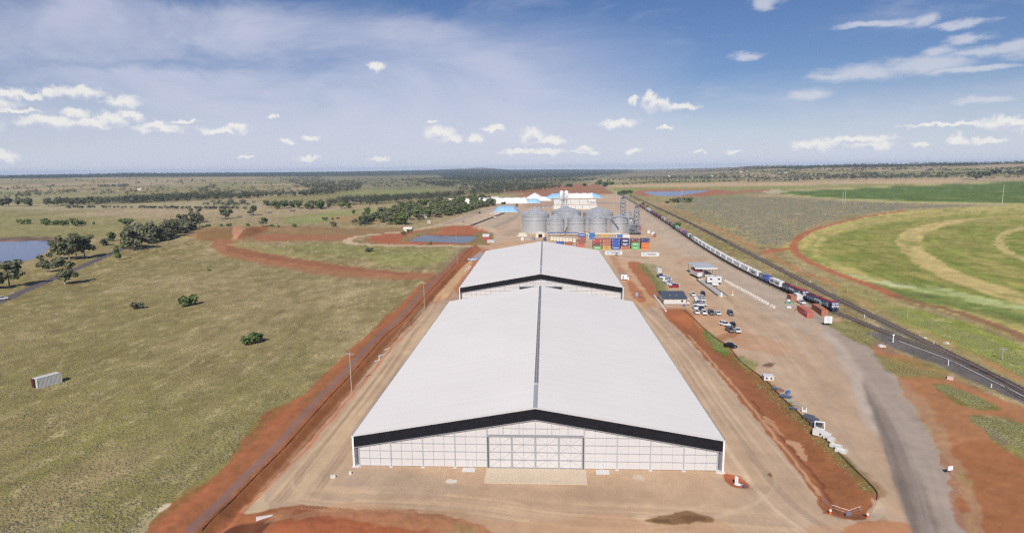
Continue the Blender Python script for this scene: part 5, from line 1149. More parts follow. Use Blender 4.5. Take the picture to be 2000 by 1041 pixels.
# ------------------------------------------------------------------ cars
def car_protos():
    out = {}
    def prof_mb(P, w, taper=0.):
        b = MB(); b.prism(P, -w, w); return b
    for kind in ('sedan', 'suv', 'ute', 'van'):
        T = bpy.data.objects.new('car_proto', None); T['kind_'] = kind; parts = []
        if kind == 'sedan': body = [(-2.3,.35),(2.3,.35),(2.33,.72),(1.9,.86),(.95,.95),(-1.5,.98),(-2.25,.92),(-2.33,.6)]; cab = [(.95,.95),(.25,1.42),(-1.0,1.44),(-1.65,.98)]; Lw = 1.4
        elif kind == 'suv': body = [(-2.3,.42),(2.3,.42),(2.34,.9),(1.95,1.05),(1.0,1.12),(-2.3,1.12),(-2.36,.7)]; cab = [(1.0,1.12),(.35,1.75),(-2.0,1.76),(-2.28,1.12)]; Lw = 1.4
        elif kind == 'ute': body = [(-2.6,.45),(2.5,.45),(2.54,.92),(2.1,1.08),(1.2,1.12),(-.85,1.12),(-.85,.78),(-2.6,.78)]; cab = [(1.2,1.12),(.6,1.74),(-.5,1.75),(-.8,1.12)]; Lw = 1.6
        else: body = [(-2.4,.4),(2.3,.4),(2.36,.9),(2.0,1.15),(1.5,1.25),(-2.4,1.25)]; cab = [(1.5,1.25),(1.0,1.95),(-2.3,2.0),(-2.4,1.25)]; Lw = 1.5
        b = MB(); 
        def shell(P, w0, w1):
            n = len(P); zs = [p[1] for p in P]; z0, z1 = min(zs), max(zs); V = []
            for s in (-1, 1):
                for x, z in P: V.append((x, s*(w0+(w1-w0)*((z-z0)/(z1-z0+1e-6))), z))
            b.add(V, [tuple(range(n)), tuple(range(2*n-1, n-1, -1))]+[(i, i+n, (i+1) % n+n, (i+1) % n) for i in range(n)])
        shell(body, .92, .88); me = b.build('body', PC['white']); 
        bv = me.modifiers.new('b', 'BEVEL'); bv.width = .07; bv.segments = 2
        bpy.context.view_layer.update(); m2 = bpy.data.meshes.new_from_object(me.evaluated_get(bpy.context.evaluated_depsgraph_get())); bpy.data.objects.remove(me); m2.name = 'body'; parts.append(('body', m2, 'c', (0, 0, 0)))
        b = MB(); shell(cab, .84, .66); o = b.build('windows', GLASS); parts.append(('windows', o.data, None, (0, 0, 0))); bpy.data.objects.remove(o)
        xs = [p[0] for p in cab]; zt_ = max(p[1] for p in cab); top = sorted([p[0] for p in cab if p[1] > zt_-.08])
        b = MB(); b.box(top[0]-.08, top[-1]+.08, -.68, .68, zt_-.01, zt_+.05); 
        for s in (-1, 1):
            b.bar((top[-1], s*.69, zt_), (xs[0], s*.86, cab[0][1]), .05); b.bar((top[0], s*.69, zt_), (xs[-1], s*.86, cab[-1][1]), .06); b.bar(((top[0]+top[-1])/2, s*.69, zt_), ((top[0]+top[-1])/2, s*.86, cab[0][1]), .05)
        o = b.build('roof', PC['white']); parts.append(('roof', o.data, 'c', (0, 0, 0))); bpy.data.objects.remove(o)
        if kind == 'ute':
            b = MB(); b.box(-2.62, -.92, -.93, .93, .80, .9); b.box(-2.62, -.92, -.95, -.9, .9, 1.15); b.box(-2.62, -.92, .9, .95, .9, 1.15); b.box(-2.66, -2.62, -.93, .93, .82, 1.15); b.bar((-.9, -.8, 1.75), (-.9, .8, 1.75), .05)
            o = b.build('tray', mat('alloy_tray', (.5,.5,.5), .5, .4)); parts.append(('tray', o.data, None, (0, 0, 0))); bpy.data.objects.remove(o)
        b = MB(); b.tube((0, -.11, 0), (0, .11, 0), .34, n=14); o = b.build('wheel', RUBBER); wm_ = o.data; bpy.data.objects.remove(o)
        for sx in (-1, 1):
            for sy in (-1, 1): parts.append(('wheel', wm_, None, (sx*Lw, sy*.86, .34)))
        b = MB(); b.box(-.04, .04, -.16, .16, -.07, .07); o = b.build('headlight', PAINTW); hm_ = o.data; bpy.data.objects.remove(o)
        for sy in (-1, 1): parts.append(('headlight', hm_, None, (2.33 if kind != 'ute' else 2.52, sy*.66, .72 if kind == 'sedan' else .85)))
        b = MB(); b.box(-2.4 if kind != 'ute' else -2.7, -2.32 if kind != 'ute' else -2.62, -.85, .85, .42, .6); b.box(2.32, 2.42, -.85, .85, .38, .56); o = b.build('bumper', STEELD); parts.append(('bumper', o.data, None, (0, 0, 0))); bpy.data.objects.remove(o)
        out[kind] = parts
    return out
CP = car_protos()
CC = {'white': mat('car_white', (.78,.78,.77), .25, 0, .03, 1., .5), 'black': mat('car_black', (.015,.015,.018), .2, 0, .1, 1., .5), 'grey': mat('car_grey', (.16,.165,.17), .25, .3, .05, 1., .5), 'silver': mat('car_silver', (.5,.5,.5), .3, .5, .05, 1., .5), 'blue': mat('car_blue', (.03,.05,.16), .25, 0, .05, 1., .5), 'red': mat('car_red', (.42,.03,.04), .3, 0, .05, 1., .5), 'cream': mat('car_cream', (.68,.63,.5), .3, 0, .05, 1., .5)}
def car(px, py, kind, col, deg, label, group='cars parked in the dirt car park'):
    p = at(px, py); T = thing('parked_car', label, 'ute' if kind == 'ute' else ('van' if kind == 'van' else 'car'), (p.x, p.y+.9, p.z), math.radians(deg), group)
    for nm, me, c, loc in CP[kind]:
        o = mesh_ob(nm, me, T); o.location = loc
        if c: o.material_slots[0].link = 'OBJECT'; o.material_slots[0].material = CC[col]
    return T
for a in [(1292,541,'ute','blue',188,'dark blue ute with pale tray, first in the left row beside the pale container'),(1297.5,544.3,'ute','white',184,'white ute with a flat tray, second in the left row'),(1303.5,547.3,'suv','white',186,'white four wheel drive, third in the left row'),
 (1302.5,551,'suv','white',182,'white wagon, fourth in the left row, wheels towards the grass'),(1307,554,'sedan','silver',186,'silver blue sedan, fifth in the left row'),(1311,556.8,'sedan','white',184,'white sedan, sixth in the left row, nearing the office roof'),
 (1317,559.4,'ute','white',186,'white ute, second from the office in the left row'),(1317,562.2,'suv','red',184,'red and white car half hidden behind the office roof'),
 (1354,578.5,'ute','white',-92,'white ute parked alone just right of the office'),(1374,577.5,'suv','black',-94,'black four wheel drive behind the huddle of white cars'),
 (1366.5,585,'suv','white',176,'white wagon, rearmost of the huddle right of the office'),(1368,589.3,'suv','white',178,'white car with blue stripe, second of the huddle right of the office'),(1366,593.7,'sedan','grey',180,'dark sedan squeezed between white cars in the huddle'),(1370.5,599,'ute','white',178,'large white ute with cream tray at the front of the huddle'),
 (1359,604,'suv','white',-92,'white wagon tucked behind the leftmost car of the front row'),(1361.5,613.6,'suv','white',-92,'white four wheel drive at the left end of the front row'),(1371.5,606.6,'sedan','blue',-90,'blue and white sedan behind the second car of the front row'),(1376,614.6,'suv','white',-92,'white wagon, second in the front row'),
 (1390.5,615,'suv','grey',-90,'grey four wheel drive in the middle of the front row'),(1403.5,615.5,'sedan','white',-92,'white sedan at the right end of the front row'),(1428,616,'suv','grey',-92,'dark grey wagon standing apart, right of the front row'),
 (1417,637.5,'suv','white',-60,'white four wheel drive turned aslant in the near group of four'),(1433,638,'sedan','black',-96,'black car behind the others in the near group of four'),(1427,649,'suv','grey',-82,'dark grey car in front in the near group of four'),(1441.5,649.5,'sedan','white',-92,'white sedan at the right of the near group of four'),
 (1428.5,677,'sedan','black',-55,'black sedan parked alone nearest to us by the fence')]: car(*a)
car(1567,594,'ute','white',-88,'white service ute between the red containers and the train',None)
T = car(1,586.5,'suv','white',50,'white car driving on the sealed road at the far left edge',None); T.name = 'moving_car'
car(905,434,'ute','white',60,'white ute beside the black ground conveyor',None); car(966,425.4,'ute','white',10,'small white ute on the pale stockpile pads',None); car(937,417,'suv','black',60,'dark vehicle on the pale road along the tree belt',None)
# ------------------------------------------------------------------ office, weighbridge, truck
p = at(1318,595.3); T = thing('site_office','small cream site office with charcoal roof beside the car park','office',(p.x,p.y,p.z))
w = 4.8; D_ = 15
MB().box(-w,w,0,D_,.3,3.0).build('wall', CREAMW, T)
for i in range(9): MB().box(-w+.1+i*1.06,-w+1.1+i*1.06,-.04,-.005,.35,2.9).build('wall_sheet', mat('office_cream_sheet',(.64,.62,.58),.5), T)
MB().prism([(-.6,2.95),(9,4.5),(9,4.35),(-.6,2.8)],-w-.5,w+.7,axis='x').build('roof_slope', ROOFD, T); MB().prism([(9,4.5),(D_+.5,3.2),(D_+.5,3.05),(9,4.35)],-w-.5,w+.7,axis='x').build('roof_slope', ROOFD, T)
for x in (2.6,): f = MB().box(x,x+1.1,-.075,-.045,1.2,2.2).build('window_frame', PAINTW, T); MB().box(x+.08,x+1.02,-.09,-.077,1.28,2.12).build('pane', GLASS, f)
MB().box(w+.1,w+1.5,-.6,4.,.3,.5).build('porch_deck', CONC, T); MB().box(w+.1,w+1.6,-.6,4.2,2.5,2.62).build('porch_roof', CREAM, T); MB().box(w+.15,w+1.5,-.62,-.56,.5,1.4).build('porch_screen', CREAMW, T); MB().box(w+.35,w+1.2,-.7,-.64,0,.5).build('step', STEELD, T)
for x in (-2,1): MB().box(x,x+.7,3,3.7,3.2,3.7).build('roof_vent', STEEL, T)
q = at(1336,598); T = thing('trolley','small bluish trolley at the office porch','trolley',q); MB().box(-.4,.4,-.3,.3,.4,.9).build('tub', PC['blue'], T)
for sx in (-1,1): MB().tube((sx*.38,-.25,.15),(sx*.38,.25,.15),.14,n=8).build('wheel', RUBBER, T)
# parapet wall by the lane
a = at(1277.5,577.5); b = at(1300.5,608.5); d = b-a; L_ = d.length; T = thing('parapet_wall','long pale block wall slanting beside the lane, below the site office','wall',(a.x,a.y,a.z-.1),math.atan2(d.y,d.x))
n = 14
for i in range(n): MB().box(L_*i/n+.03,L_*(i+1)/n-.03,-.35,.35,0,1.15+.02*(i%2)).build('block', CONCW, T)
# weighbridge canopy
p = at(1378,542); T = thing('weighbridge_canopy','open weighbridge building under a flat pale roof','canopy',(p.x,p.y,p.z)); 
MB().prism([(-6.0,5.25),(6.0,5.05),(6.0,5.3),(-6.0,5.5)],-1,19).build('roof', mat('canopy_roof',(.55,.56,.55),.5,.1), T); MB().box(-6.1,6.1,-1.15,-1.01,4.9,5.45).build('fascia', PAINTW, T)
for x in (-5.2,-1,5.2):
    for y in (0,6,12,18): MB().bar((x,y,0),(x,y,5.1),.16).build('post', STEEL, T)
MB().box(-4.6,-.6,1,14,.8,3.6).build('control_cabin', mat('cabin_grey',(.30,.31,.33),.5), T); MB().box(-.2,4.6,.4,15,.2,1.2).build('loading_deck', CONC, T)
for y in (2,5,8,11): MB().box(-.595,-.56,y,y+2,1.9,3.0).build('window', GLASS, T)
r = MB()
for i in range(8): r.bar((-.1,.5+i*2,1.2),(-.1,.5+i*2,2.2),.05)
r.bar((-.1,.5,2.2),(-.1,14.5,2.2),.05); r.build('handrail', STEEL, T)
p = at(1367,545); T = thing('tipper_truck','white semitrailer truck with red tarpaulin top beside the weighbridge','truck',(p.x-.6,p.y+6,p.z),math.radians(96))
MB().box(-5.5,4.2,-1.25,1.25,1.2,3.5).build('trailer_body', PC['white'], T); MB().prism([(-1.28,3.5),(1.28,3.5),(1.0,3.8),(-1.0,3.8)],0,1).build('x_',WTARP); bpy.data.objects.remove(bpy.data.objects['x_'])
MB().prism([(-1.25,3.52),(1.25,3.52),(.9,3.8),(-.9,3.8)],-5.4,4.1,axis='x').build('tarpaulin', mat('red_tarpaulin',(.48,.05,.08),.6), T)
MB().prism([(4.9,.8),(7.2,.8),(7.25,1.8),(6.9,3.1),(4.9,3.2)],-1.2,1.2).build('cab', PC['white'], T); MB().prism([(7.24,1.95),(6.98,2.85),(7.03,2.87),(7.29,1.97)],-1.05,1.05).build('windscreen', GLASS, T); MB().box(-5.4,7.,-.5,.5,.7,1.15).build('chassis', STEELD, T)
for x in (-4.6,-3.4,-2.2,3.4,4.6,6.4):
    for s in (-1,1): MB().tube((x,s*.85,.5),(x,s*1.2,.5),.5,n=12).build('wheel', RUBBER, T)
p = at(1395,556); T = thing('raised_cabin','white raised cabin with two dark windows beside the weighbridge lane','cabin',(p.x,p.y,p.z),math.radians(-4))
MB().box(-3.6,3.6,0,3.4,1.1,3.9).build('wall', PC['white'], T); MB().box(-3.7,3.7,-.1,3.5,3.9,4.02).build('roof', PAINTW, T)
for x in (-2.3,1.6): f = MB().box(x,x+1.2,-.05,-.01,2.5,3.3).build('window_frame', STEEL, T); MB().box(x+.06,x+1.14,-.08,-.052,2.56,3.24).build('pane', GLASS, f)
for x in (-3.4,0,3.4): MB().box(x-.12,x+.12,.2,.5,0,1.1).build('leg', STEELD, T); MB().box(x-.12,x+.12,2.8,3.1,0,1.1).build('leg', STEELD, T)
for x in (-2.6,.4): MB().box(x,x+.9,1,1.9,4.02,4.5).build('air_unit', STEEL, T)
T = thing('utility_trailer','small white trailer in front of the raised cabin','trailer',at(1396.5,558.5)); MB().box(-1.5,1.5,-.8,.8,.6,1.5).build('tub', PAINTW, T)
for s in (-1,1): MB().tube((s*.6-.1,-.85,.32),(s*.6-.1,-.7,.32),.3,n=10).build('wheel', RUBBER, T); MB().tube((s*.6-.1,.7,.32),(s*.6-.1,.85,.32),.3,n=10).build('wheel', RUBBER, T)
a = at(1369,547.5); b = at(1412,579); d = b-a; L_ = d.length; T = thing('weighbridge','long pale weighbridge deck with dark kerb running down from the canopy','weighbridge',a,math.atan2(d.y,d.x))
MB().box(0,L_,-2.,1.8,-.1,.28).build('deck', mat('deck_concrete',(.47,.43,.37),.85,0,.08,.5), T); MB().box(0,L_,-2.5,-2.1,-.1,.75).build('kerb_rail', mat('weathered_rail',(.22,.20,.18),.7), T); MB().box(0,L_,1.9,2.1,-.1,.45).build('kerb_rail', STEELD, T)
# marker posts and blocks
def post(px, py, h, r, m, label, cat='marker post', band=None, name='marker_post', group=None):
    p = at(px, py); T = thing(name, label, cat, p, 0, group); MB().lathe([(0,-.1),(r*1.5,-.1),(r*1.5,.08),(r,.1),(r,h*.9),(r*.6,h),(0,h)],10).build('post', m, T)
    if band: MB().lathe([(r*1.02,h*.5),(r*1.25,h*.5),(r*1.25,h*.82),(r*1.02,h*.82)],10).build('band', band, T)
    return T
ORM = mat('safety_orange',(.75,.16,.06),.5)
post(1408.8,579,1.8,.45,PAINTW,'stout white post with hooded top at the lower end of the weighbridge')
post(1430.5,576,1.7,.4,PAINTW,'white and red post standing right of the weighbridge lane',band=ORM)
for i,(x,y) in enumerate([(1439,617),(1450,628),(1462,641)]): post(x,y,.9,.13,PC['yellow'],['small yellow stake right of the dark grey wagon','small yellow stake on bare dirt above the near cars','small yellow stake right of the near group of four cars'][i])
post(1621.8,999,1.1,.16,ORM,'orange post with white band left of the broken pipe rail',band=PAINTW); post(1695,1002.5,1.1,.16,ORM,'orange post with white band at the right end of the red drain',band=PAINTW)
# concrete barriers
bp = MB(); bp.prism([(-.5,0),(.5,0),(.45,.5),(.35,1.15),(-.35,1.15),(-.45,.5)],-.62,.62); o_ = bp.build('barrier_body', mat('barrier_white',(.74,.68,.60),.8,0,.08,1.)); BM_ = o_.data; bpy.data.objects.remove(o_)
BR = [(1416,549.5),(1420,551.5),(1424,553.5),(1427.5,555.6),(1431,557.8),(1435,559.8),(1439,561.8),(1443,563.8),(1447,566),(1451.5,568.3),(1456,570.6),(1461,573),(1465.6,575.6),(1470,578.2),(1474,580.6),(1478.4,583),(1482.6,585.6),(1487.3,588.2),(1493,591.2),(1498,594),(1506,599),(1510.5,600.8)]
for i,(x,y) in enumerate(BR):
    o = mesh_ob('concrete_barrier', BM_); tag(o, ('upper end' if i == 0 else 'lower end' if i == len(BR)-1 else ordn(i+1)+' from the upper end')+' block of the white barrier row beside the railway yard','barrier','white concrete blocks in a row',at(x,y+.6),math.radians(20+random.uniform(-8,8)))
for i,(x,y) in enumerate([(1366,546.5),(1370.5,547.2)]): o = mesh_ob('concrete_barrier', BM_); o.scale=(.8,.8,.8); tag(o,['white red striped block, left of two at the truck','white red striped block, right of two at the truck'][i],'barrier',None,at(x,y),.2); MB().box(-.62,.62,-.4,.4,.5,.7).build('stripe',ORM,o)
# tanks and pallets by the train
def tank(px,py,r,h,m,label,name='water_tank',cat='tank'):
    T = thing(name,label,cat,at(px,py)); b = MB(); P=[(0,0),(r,0)]
    for i in range(9): P += [(r,.1+h*.85*i/9),(r-.04,.1+h*.85*(i+.5)/9)]
    P += [(r,h*.88),(r*.5,h*.97),(0,h)]; b.lathe(P,24).build('shell',m,T); MB().lathe([(0,h*.99),(.25,h*.99),(.25,h*1.03),(0,h*1.03)],10).build('lid',STEELD,T)
GRT = mat('green_tank',(.20,.36,.26),.5,0,.08,1.)
tank(1605,600.8,1.25,2.6,GRT,'pale green round tank behind the brown red long container')
tank(1537,592.6,.9,.9,GRT,'low green tub left of two beside the short brown container'); tank(1545.5,592.8,.9,.9,GRT,'low green tub right of two beside the short brown container'); tank(1540.5,590.6,.7,1.5,PAINTW,'white drum standing behind the two green tubs')
def pallet(px,py,w,d,h,m,label,rz=0,name='pallet',cat='pallet',n=3):
    T = thing(name,label,cat,at(px,py),rz)
    for i in range(n): MB().box(-w/2+w*i/n+.02,-w/2+w*(i+1)/n-.02,-d/2,d/2,.16,h).build('load',m,T)
    MB().box(-w/2,w/2,-d/2,d/2,.08,.15).build('deck',WOODP,T)
    for s in (-1,0,1): MB().box(-w/2,w/2,s*d*.42-.06,s*d*.42+.06,-.05,.075).build('runner',WOODP,T)
pallet(1540.3,601.6,1.8,1.2,.8,PAINTW,'white sacks on a pallet in front of the green tubs'); pallet(1556,608.5,1.4,1.0,.5,PC['tan'],'small pallet at the left flank of the bright red container',n=2)
# notice boards
def board(px,py,w,h,z0,label,rz=0,lines=0):
    T = thing('notice_board',label,'sign board',at(px,py),rz); MB().box(-w/2,w/2,-.03,.03,z0,z0+h).build('panel',PAINTW,T)
    for s in (-1,1): MB().bar((s*w*.42,.06,-.2),(s*w*.42,.06,z0+h),.05).build('post',STEEL,T)
    if lines:
        b = MB()
        for i in range(lines): b.box(-w*.3*(1 if i%2 else .7),w*.3*(1 if i%2 else .8),-.04,-.031,z0+h*(.72-.17*i),z0+h*(.76-.17*i))
        b.box(-.15,.15,-.04,-.031,z0+h*.84,z0+h*.93); b.build('lettering',STEEL,T)
board(1617,636,2.9,2.7,1.0,'large white notice board on two legs at the grass edge by the railway',0,4); board(1855,926.5,1.15,.9,.9,'small white board on legs beside the curving gravel road',.25)
# ------------------------------------------------------------------ precast pieces along the fence
p=at(1502,739.5); T=thing('precast_chamber','white precast chamber with two round holes, first item along the fence','precast box',p,-.1)
MB().box(-1.35,1.35,0,2.2,0,1.25).build('box',CONCW,T); 
for s in (-1,1): MB().tube((s*.62,-.03,.7),(s*.62,-.005,.7),.27,n=14).build('hole',DARK,T)
MB().box(-1.45,1.45,-.1,2.3,1.25,1.4).build('lid',CONCW,T)
def crate(px,py,w,d,h,m,label,rz=-.75,cat='crate'):
    T=thing('slatted_crate',label,cat,at(px,py),rz); n=4
    for i in range(n): 
        for s in (-1,1): MB().box(-w/2,w/2,s*d/2-.03,s*d/2+.03,h*i/n+.03,h*(i+1)/n-.03).build('slat',m,T)
        MB().box(-w/2+.02,w/2-.02,-d/2+.05+i*(d-.1)/n+.02,-d/2+.05+(i+1)*(d-.1)/n-.02,h-.05,h).build('slat',m,T)
    for sx in (-1,1): MB().box(sx*w/2-.05,sx*w/2+.05,-d/2,d/2,0,h-.06).build('end_panel',m,T)
BG = mat('blue_grey_steel',(.17,.21,.30),.5,.3,.1,1.); DG = mat('dark_grey_steel',(.15,.16,.19),.5,.3,.1,1.)
crate(1517,757,2.2,1.0,.5,BG,'blue grey steel bundle, just below the white chamber'); crate(1535.5,773.5,2.7,1.3,.55,BG,'blue grey slatted bundle left of the blue cradle'); crate(1550.5,795.5,1.7,.8,.4,BG,'small blue grey bundle half way down the row')
crate(1579.5,815.5,2.2,1.5,.85,DG,'uppermost dark grey crate of three in a line'); crate(1587.8,821.5,2.2,1.5,.85,DG,'middle dark grey crate of three in a line'); crate(1594.5,830,2.1,1.5,.9,DG,'lowest dark grey crate of three, touching the white frame')
pallet(1524.5,761.5,1.7,1.3,.45,PC['brown'],'rusty brown offcuts on a pallet below the white chamber',-.6)
T=thing('pipe_cradle','bright blue round pipe end beside the blue grey slatted bundle','pipe',at(1539,767.5),.2); MB().lathe([(.35,0),(.55,0),(.55,.8),(.35,.8),(.35,0)],16).build('pipe',PC['skyblue'],T)
for i,(x,y) in enumerate([(1543,780),(1549,784),(1556,789),(1562,792),(1568,795)]):
    T=thing('timber_stack',['scattered timbers just below the blue pipe','second small heap of timber lengths in the row','timber lengths half way along the fence','timber lengths above the white trestle','last heap of timber before the white trestle'][i],'timber',at(x,y),random.uniform(-1,.2))
    for k in range(5): MB().box(-1.,1.,-.5+k*.22+random.uniform(-.03,.03),-.38+k*.22,.02,.14).build('timber',WOODP,T)
T=thing('trestle','small white trestle standing with its legs up beside the dark crates','trestle',at(1571,803.5),-.4)
for s in (-1,1): MB().box(s*.45-.08,s*.45+.08,-.1,.1,0,1.3).build('leg',PAINTW,T)
MB().box(-.37,.37,-.1,.1,.1,.5).build('rail',PAINTW,T)
def hollow(px,py,w,d,h,label,rz=-.7,t=.16):
    T=thing('precast_box',label,'precast box',at(px,py),rz); MB().box(-w/2,w/2,-d/2,d/2,0,t).build('base',CONCW,T); MB().box(-w/2,w/2,-d/2,-d/2+t,t,h).build('side',CONCW,T); MB().box(-w/2,w/2,d/2-t,d/2,t,h).build('side',CONCW,T)
    MB().box(-w/2,-w/2+t,-d/2+t,d/2-t,t,h).build('end',CONCW,T); MB().box(w/2-t,w/2,-d/2+t,d/2-t,t,h).build('end',CONCW,T)
T=thing('window_frame_unit','white upright square frame leaning by the dark grey crates','precast frame',at(1600.5,836.5),-.3)
for a_ in ((-1.1,-.9,0,1.9),(.9,1.1,0,1.9),(-.898,.898,1.7,1.9),(-.898,.898,0,.2)): MB().box(a_[0],a_[1],-.12,.12,a_[2],a_[3]).build('member',PAINTW,T)
T=thing('precast_slab_unit','big white slab shaped precast unit with one dark hole, under the upright frame','precast unit',at(1604.5,847.5),-.62)
MB().prism([(-1.7,0),(1.7,0),(1.9,.5),(-1.2,1.5),(-1.7,1.4)],-.9,.9).build('body',CONCW,T); MB().box(-.3,.1,-.94,-.905,.35,.75).build('hole',DARK,T); MB().box(-1.76,-1.72,-.5,.5,.2,1.1).build('slot',DARK,T)
hollow(1614.8,853.6,1.3,1.1,.7,'small white open box just below the big slab unit'); hollow(1624,860,1.4,1.2,.8,'second small white open box from the bottom pair'); hollow(1633,871.5,2.4,1.2,.6,'long white shallow trough, next to last in the row'); hollow(1643,880.5,2.2,1.5,.55,'flat white open box ending the row along the fence')
# service pit beside the near corner
for i,(x,y) in enumerate([(1437,942.5),(1439.6,944)]):
    T=thing('white_pipe',['tall white pipe standing left of two in the red pit','white pipe standing right of two in the red pit'][i],'pipe',at(x,y)); MB().lathe([(.13,0),(.21,0),(.21,1.75-.1*i),(.13,1.75-.1*i)],14).build('pipe',PAINTW,T); MB().lathe([(.2,-.02),(.29,-.02),(.29,.2),(.2,.2)],14).build('collar',PAINTW,T)
for i,(x,y,c) in enumerate([(1443.5,945,'white'),(1447,942.5,'navy'),(1449.5,946.5,'tan'),(1453,949.5,'navy')]):
    p_=at(x,y); b=MB(); b.lathe([(0,.0),(.3,.02),(.36,.2),(.25,.42),(0,.5)],9); o=b.build('sack',PC[c],smooth=True); tag(o,['white sack beside the standing pipes in the pit','navy sack behind the white one in the pit','tan sack in the middle of the pit','navy sack nearest us at the right rim of the pit'][i],'sack',None,p_,i*.7); o.scale=(1.2,.8,1)
for i,(x,y) in enumerate([(648.3,932.5),(653.4,932.5),(684.5,925.5)]):
    tag(MB().box(-.22,.22,-.22,.22,-.05,.6).build('white_block',CONCW),['left one of two small white blocks on bare ground','right one of two small white blocks on bare ground','small white block alone by the near left shed corner'][i],'block',None,at(x,y),.1)
T=thing('culvert_headwall','white concrete culvert headwall at the dark pit, bottom left','culvert',at(517,1014.5),math.radians(18)); MB().box(-1.35,1.35,-.18,.18,-.6,.35).build('headwall',CONCW,T); MB().tube((0,-.5,-.55),(0,-.19,-.55),.42,n=14).build('pipe_mouth',DARK,T)
# broken pipe rail over the drain
T=thing('pipe_rail','zigzag galvanised pipe rail on four posts over the drain outlet','railing',at(1658,996)); o0=at(1658,996)
PR=[(1607,974.5),(1624,987.5),(1658.5,995.5),(1682,984.5)]; Q=[at(*p)-o0 for p in PR]; tops=[]
for q_ in Q: MB().bar(q_+Vector((0,0,-.4)),q_+Vector((0,0,1.15)),.05).build('post',STEEL,T); tops.append(q_+Vector((0,0,1.15)))
for i in range(3): MB().bar(tops[i],tops[i+1],.05).build('top_rail',PAINTW if i else STEEL,T); MB().bar(tops[i]-Vector((0,0,.55)),tops[i+1]-Vector((0,0,.55)),.03).build('mid_rail',STEEL,T)
MB().add([Q[2]+Vector((-.5,0,.1)),Q[2]+Vector((.5,0,.1)),Q[2]+Vector((.5,0,.9)),Q[2]+Vector((-.5,0,.9)),Q[2]+Vector((-.5,.04,.1)),Q[2]+Vector((.5,.04,.1)),Q[2]+Vector((.5,.04,.9)),Q[2]+Vector((-.5,.04,.9))],[(0,1,2,3),(7,6,5,4),(0,4,5,1),(2,6,7,3),(1,5,6,2),(0,3,7,4)]).build('end_plate',mat('violet_grey',(.20,.16,.22),.6),T)
# silt fences
def silt_fence(pts,h,m,label,step=3.,th=.04):
    Q=[at(*p) for p in catmull(pts,6)]; T=thing('silt_fence',label,'fence',Q[0]); o0=Q[0]; b=MB()
    for i in range(len(Q)-1):
        a_,c_=Q[i]-o0,Q[i+1]-o0; n_=Vector((-(c_-a_).y,(c_-a_).x,0)).normalized()*th
        b.add([a_-n_,a_+n_,c_+n_,c_-n_]+[v+Vector((0,0,h)) for v in (a_-n_,a_+n_,c_+n_,c_-n_)],[(4,5,6,7),(0,1,5,4),(1,2,6,5),(2,3,7,6),(3,0,4,7)])
    b.build('mesh_screen',m,T); acc=0
    for i in range(0,len(Q)-1,3): q_=Q[i]-o0; MB().bar(q_+Vector((0,0,-.1)),q_+Vector((0,0,h+.12)),.04).build('stake',WOODP,T)
silt_fence(FEN,.36,mat('dark_green_mesh',(.12,.14,.075),.8,0,.2,1.),'dark green low mesh fence along the right edge of the red drain')
silt_fence([(394,1041),(497,933),(555,875),(637,783),(687.5,730),(751,657),(786.5,627.6),(835,573.8),(883,522.7),(921,482)],.2,mat('black_mesh',(.05,.035,.04),.8),'black low mesh edging along the purple grey track left of the sheds',th=.02)
# bits beside the far shed
T=thing('tarp_heap','crumpled light blue tarpaulin heap beside the far shed, left side','tarpaulin',at(922,507)); b=MB()
for i in range(7): b.lathe([(0,0),(1.2,0),(.9,.5),(0,.8)],7,c=(random.uniform(-2.5,2.5),random.uniform(-1,1.5)))
b.build('tarpaulin',BTARP,T)
tag(MB().box(-1.4,1.4,-1,1,0,1.7).build('spoil_bin',mat('rusty_bin',(.22,.10,.05),.9,0,.2,1.)),'rusty brown bin left of the light blue tarpaulin heap','bin',None,at(909,513))
for i,(x,y) in enumerate([(909.5,529),(913.5,525.5),(917,521.5)]): o=MB().tube((-1.2,0,.2),(1.2,0,.2),.2,n=8).build('white_pipe',PAINTW); tag(o,['lowest of three white pipe lengths left of the far shed','middle one of three white pipe lengths left of the far shed','uppermost of three white pipe lengths left of the far shed'][i],'pipe',None,at(x,y),1.1-i*.8)
T=thing('site_hut','white box hut on legs right of the far shed','hut',at(1219,547.5)); MB().box(-1.7,1.7,0,3,.5,3.2).build('wall',PAINTW,T); MB().box(-1.8,1.8,-.1,3.1,3.2,3.35).build('roof',STEEL,T); MB().box(-.9,-.2,-.05,-.01,.6,2.5).build('door',STEEL,T)
for sx in (-1,1): MB().box(sx*1.5-.1,sx*1.5+.1,.1,2.9,0,.5).build('skid',STEELD,T)
tank(1227,546.5,.5,1.6,PAINTW,'white drum beside the white box hut',name='drum',cat='drum')
T=thing('pump_unit','grey upright pump unit with dark hose near the lane corner, right of the sheds','pump',at(1243.5,580)); MB().lathe([(0,.2),(.7,.2),(.75,1.6),(.5,2.),(0,2.1)],14).build('tank',mat('pale_blue_grey',(.34,.40,.47),.5),T)
for i in range(4): MB().tube((.9+i*.7,.2-i*.9,.1),(1.4+i*.7,-.5-i*.9,.25),.12,n=7).build('hose',STEELD,T)
for s in (-1,1): MB().box(s*.55-.06,s*.55+.06,-.5,.5,0,.2).build('skid',STEELD,T)
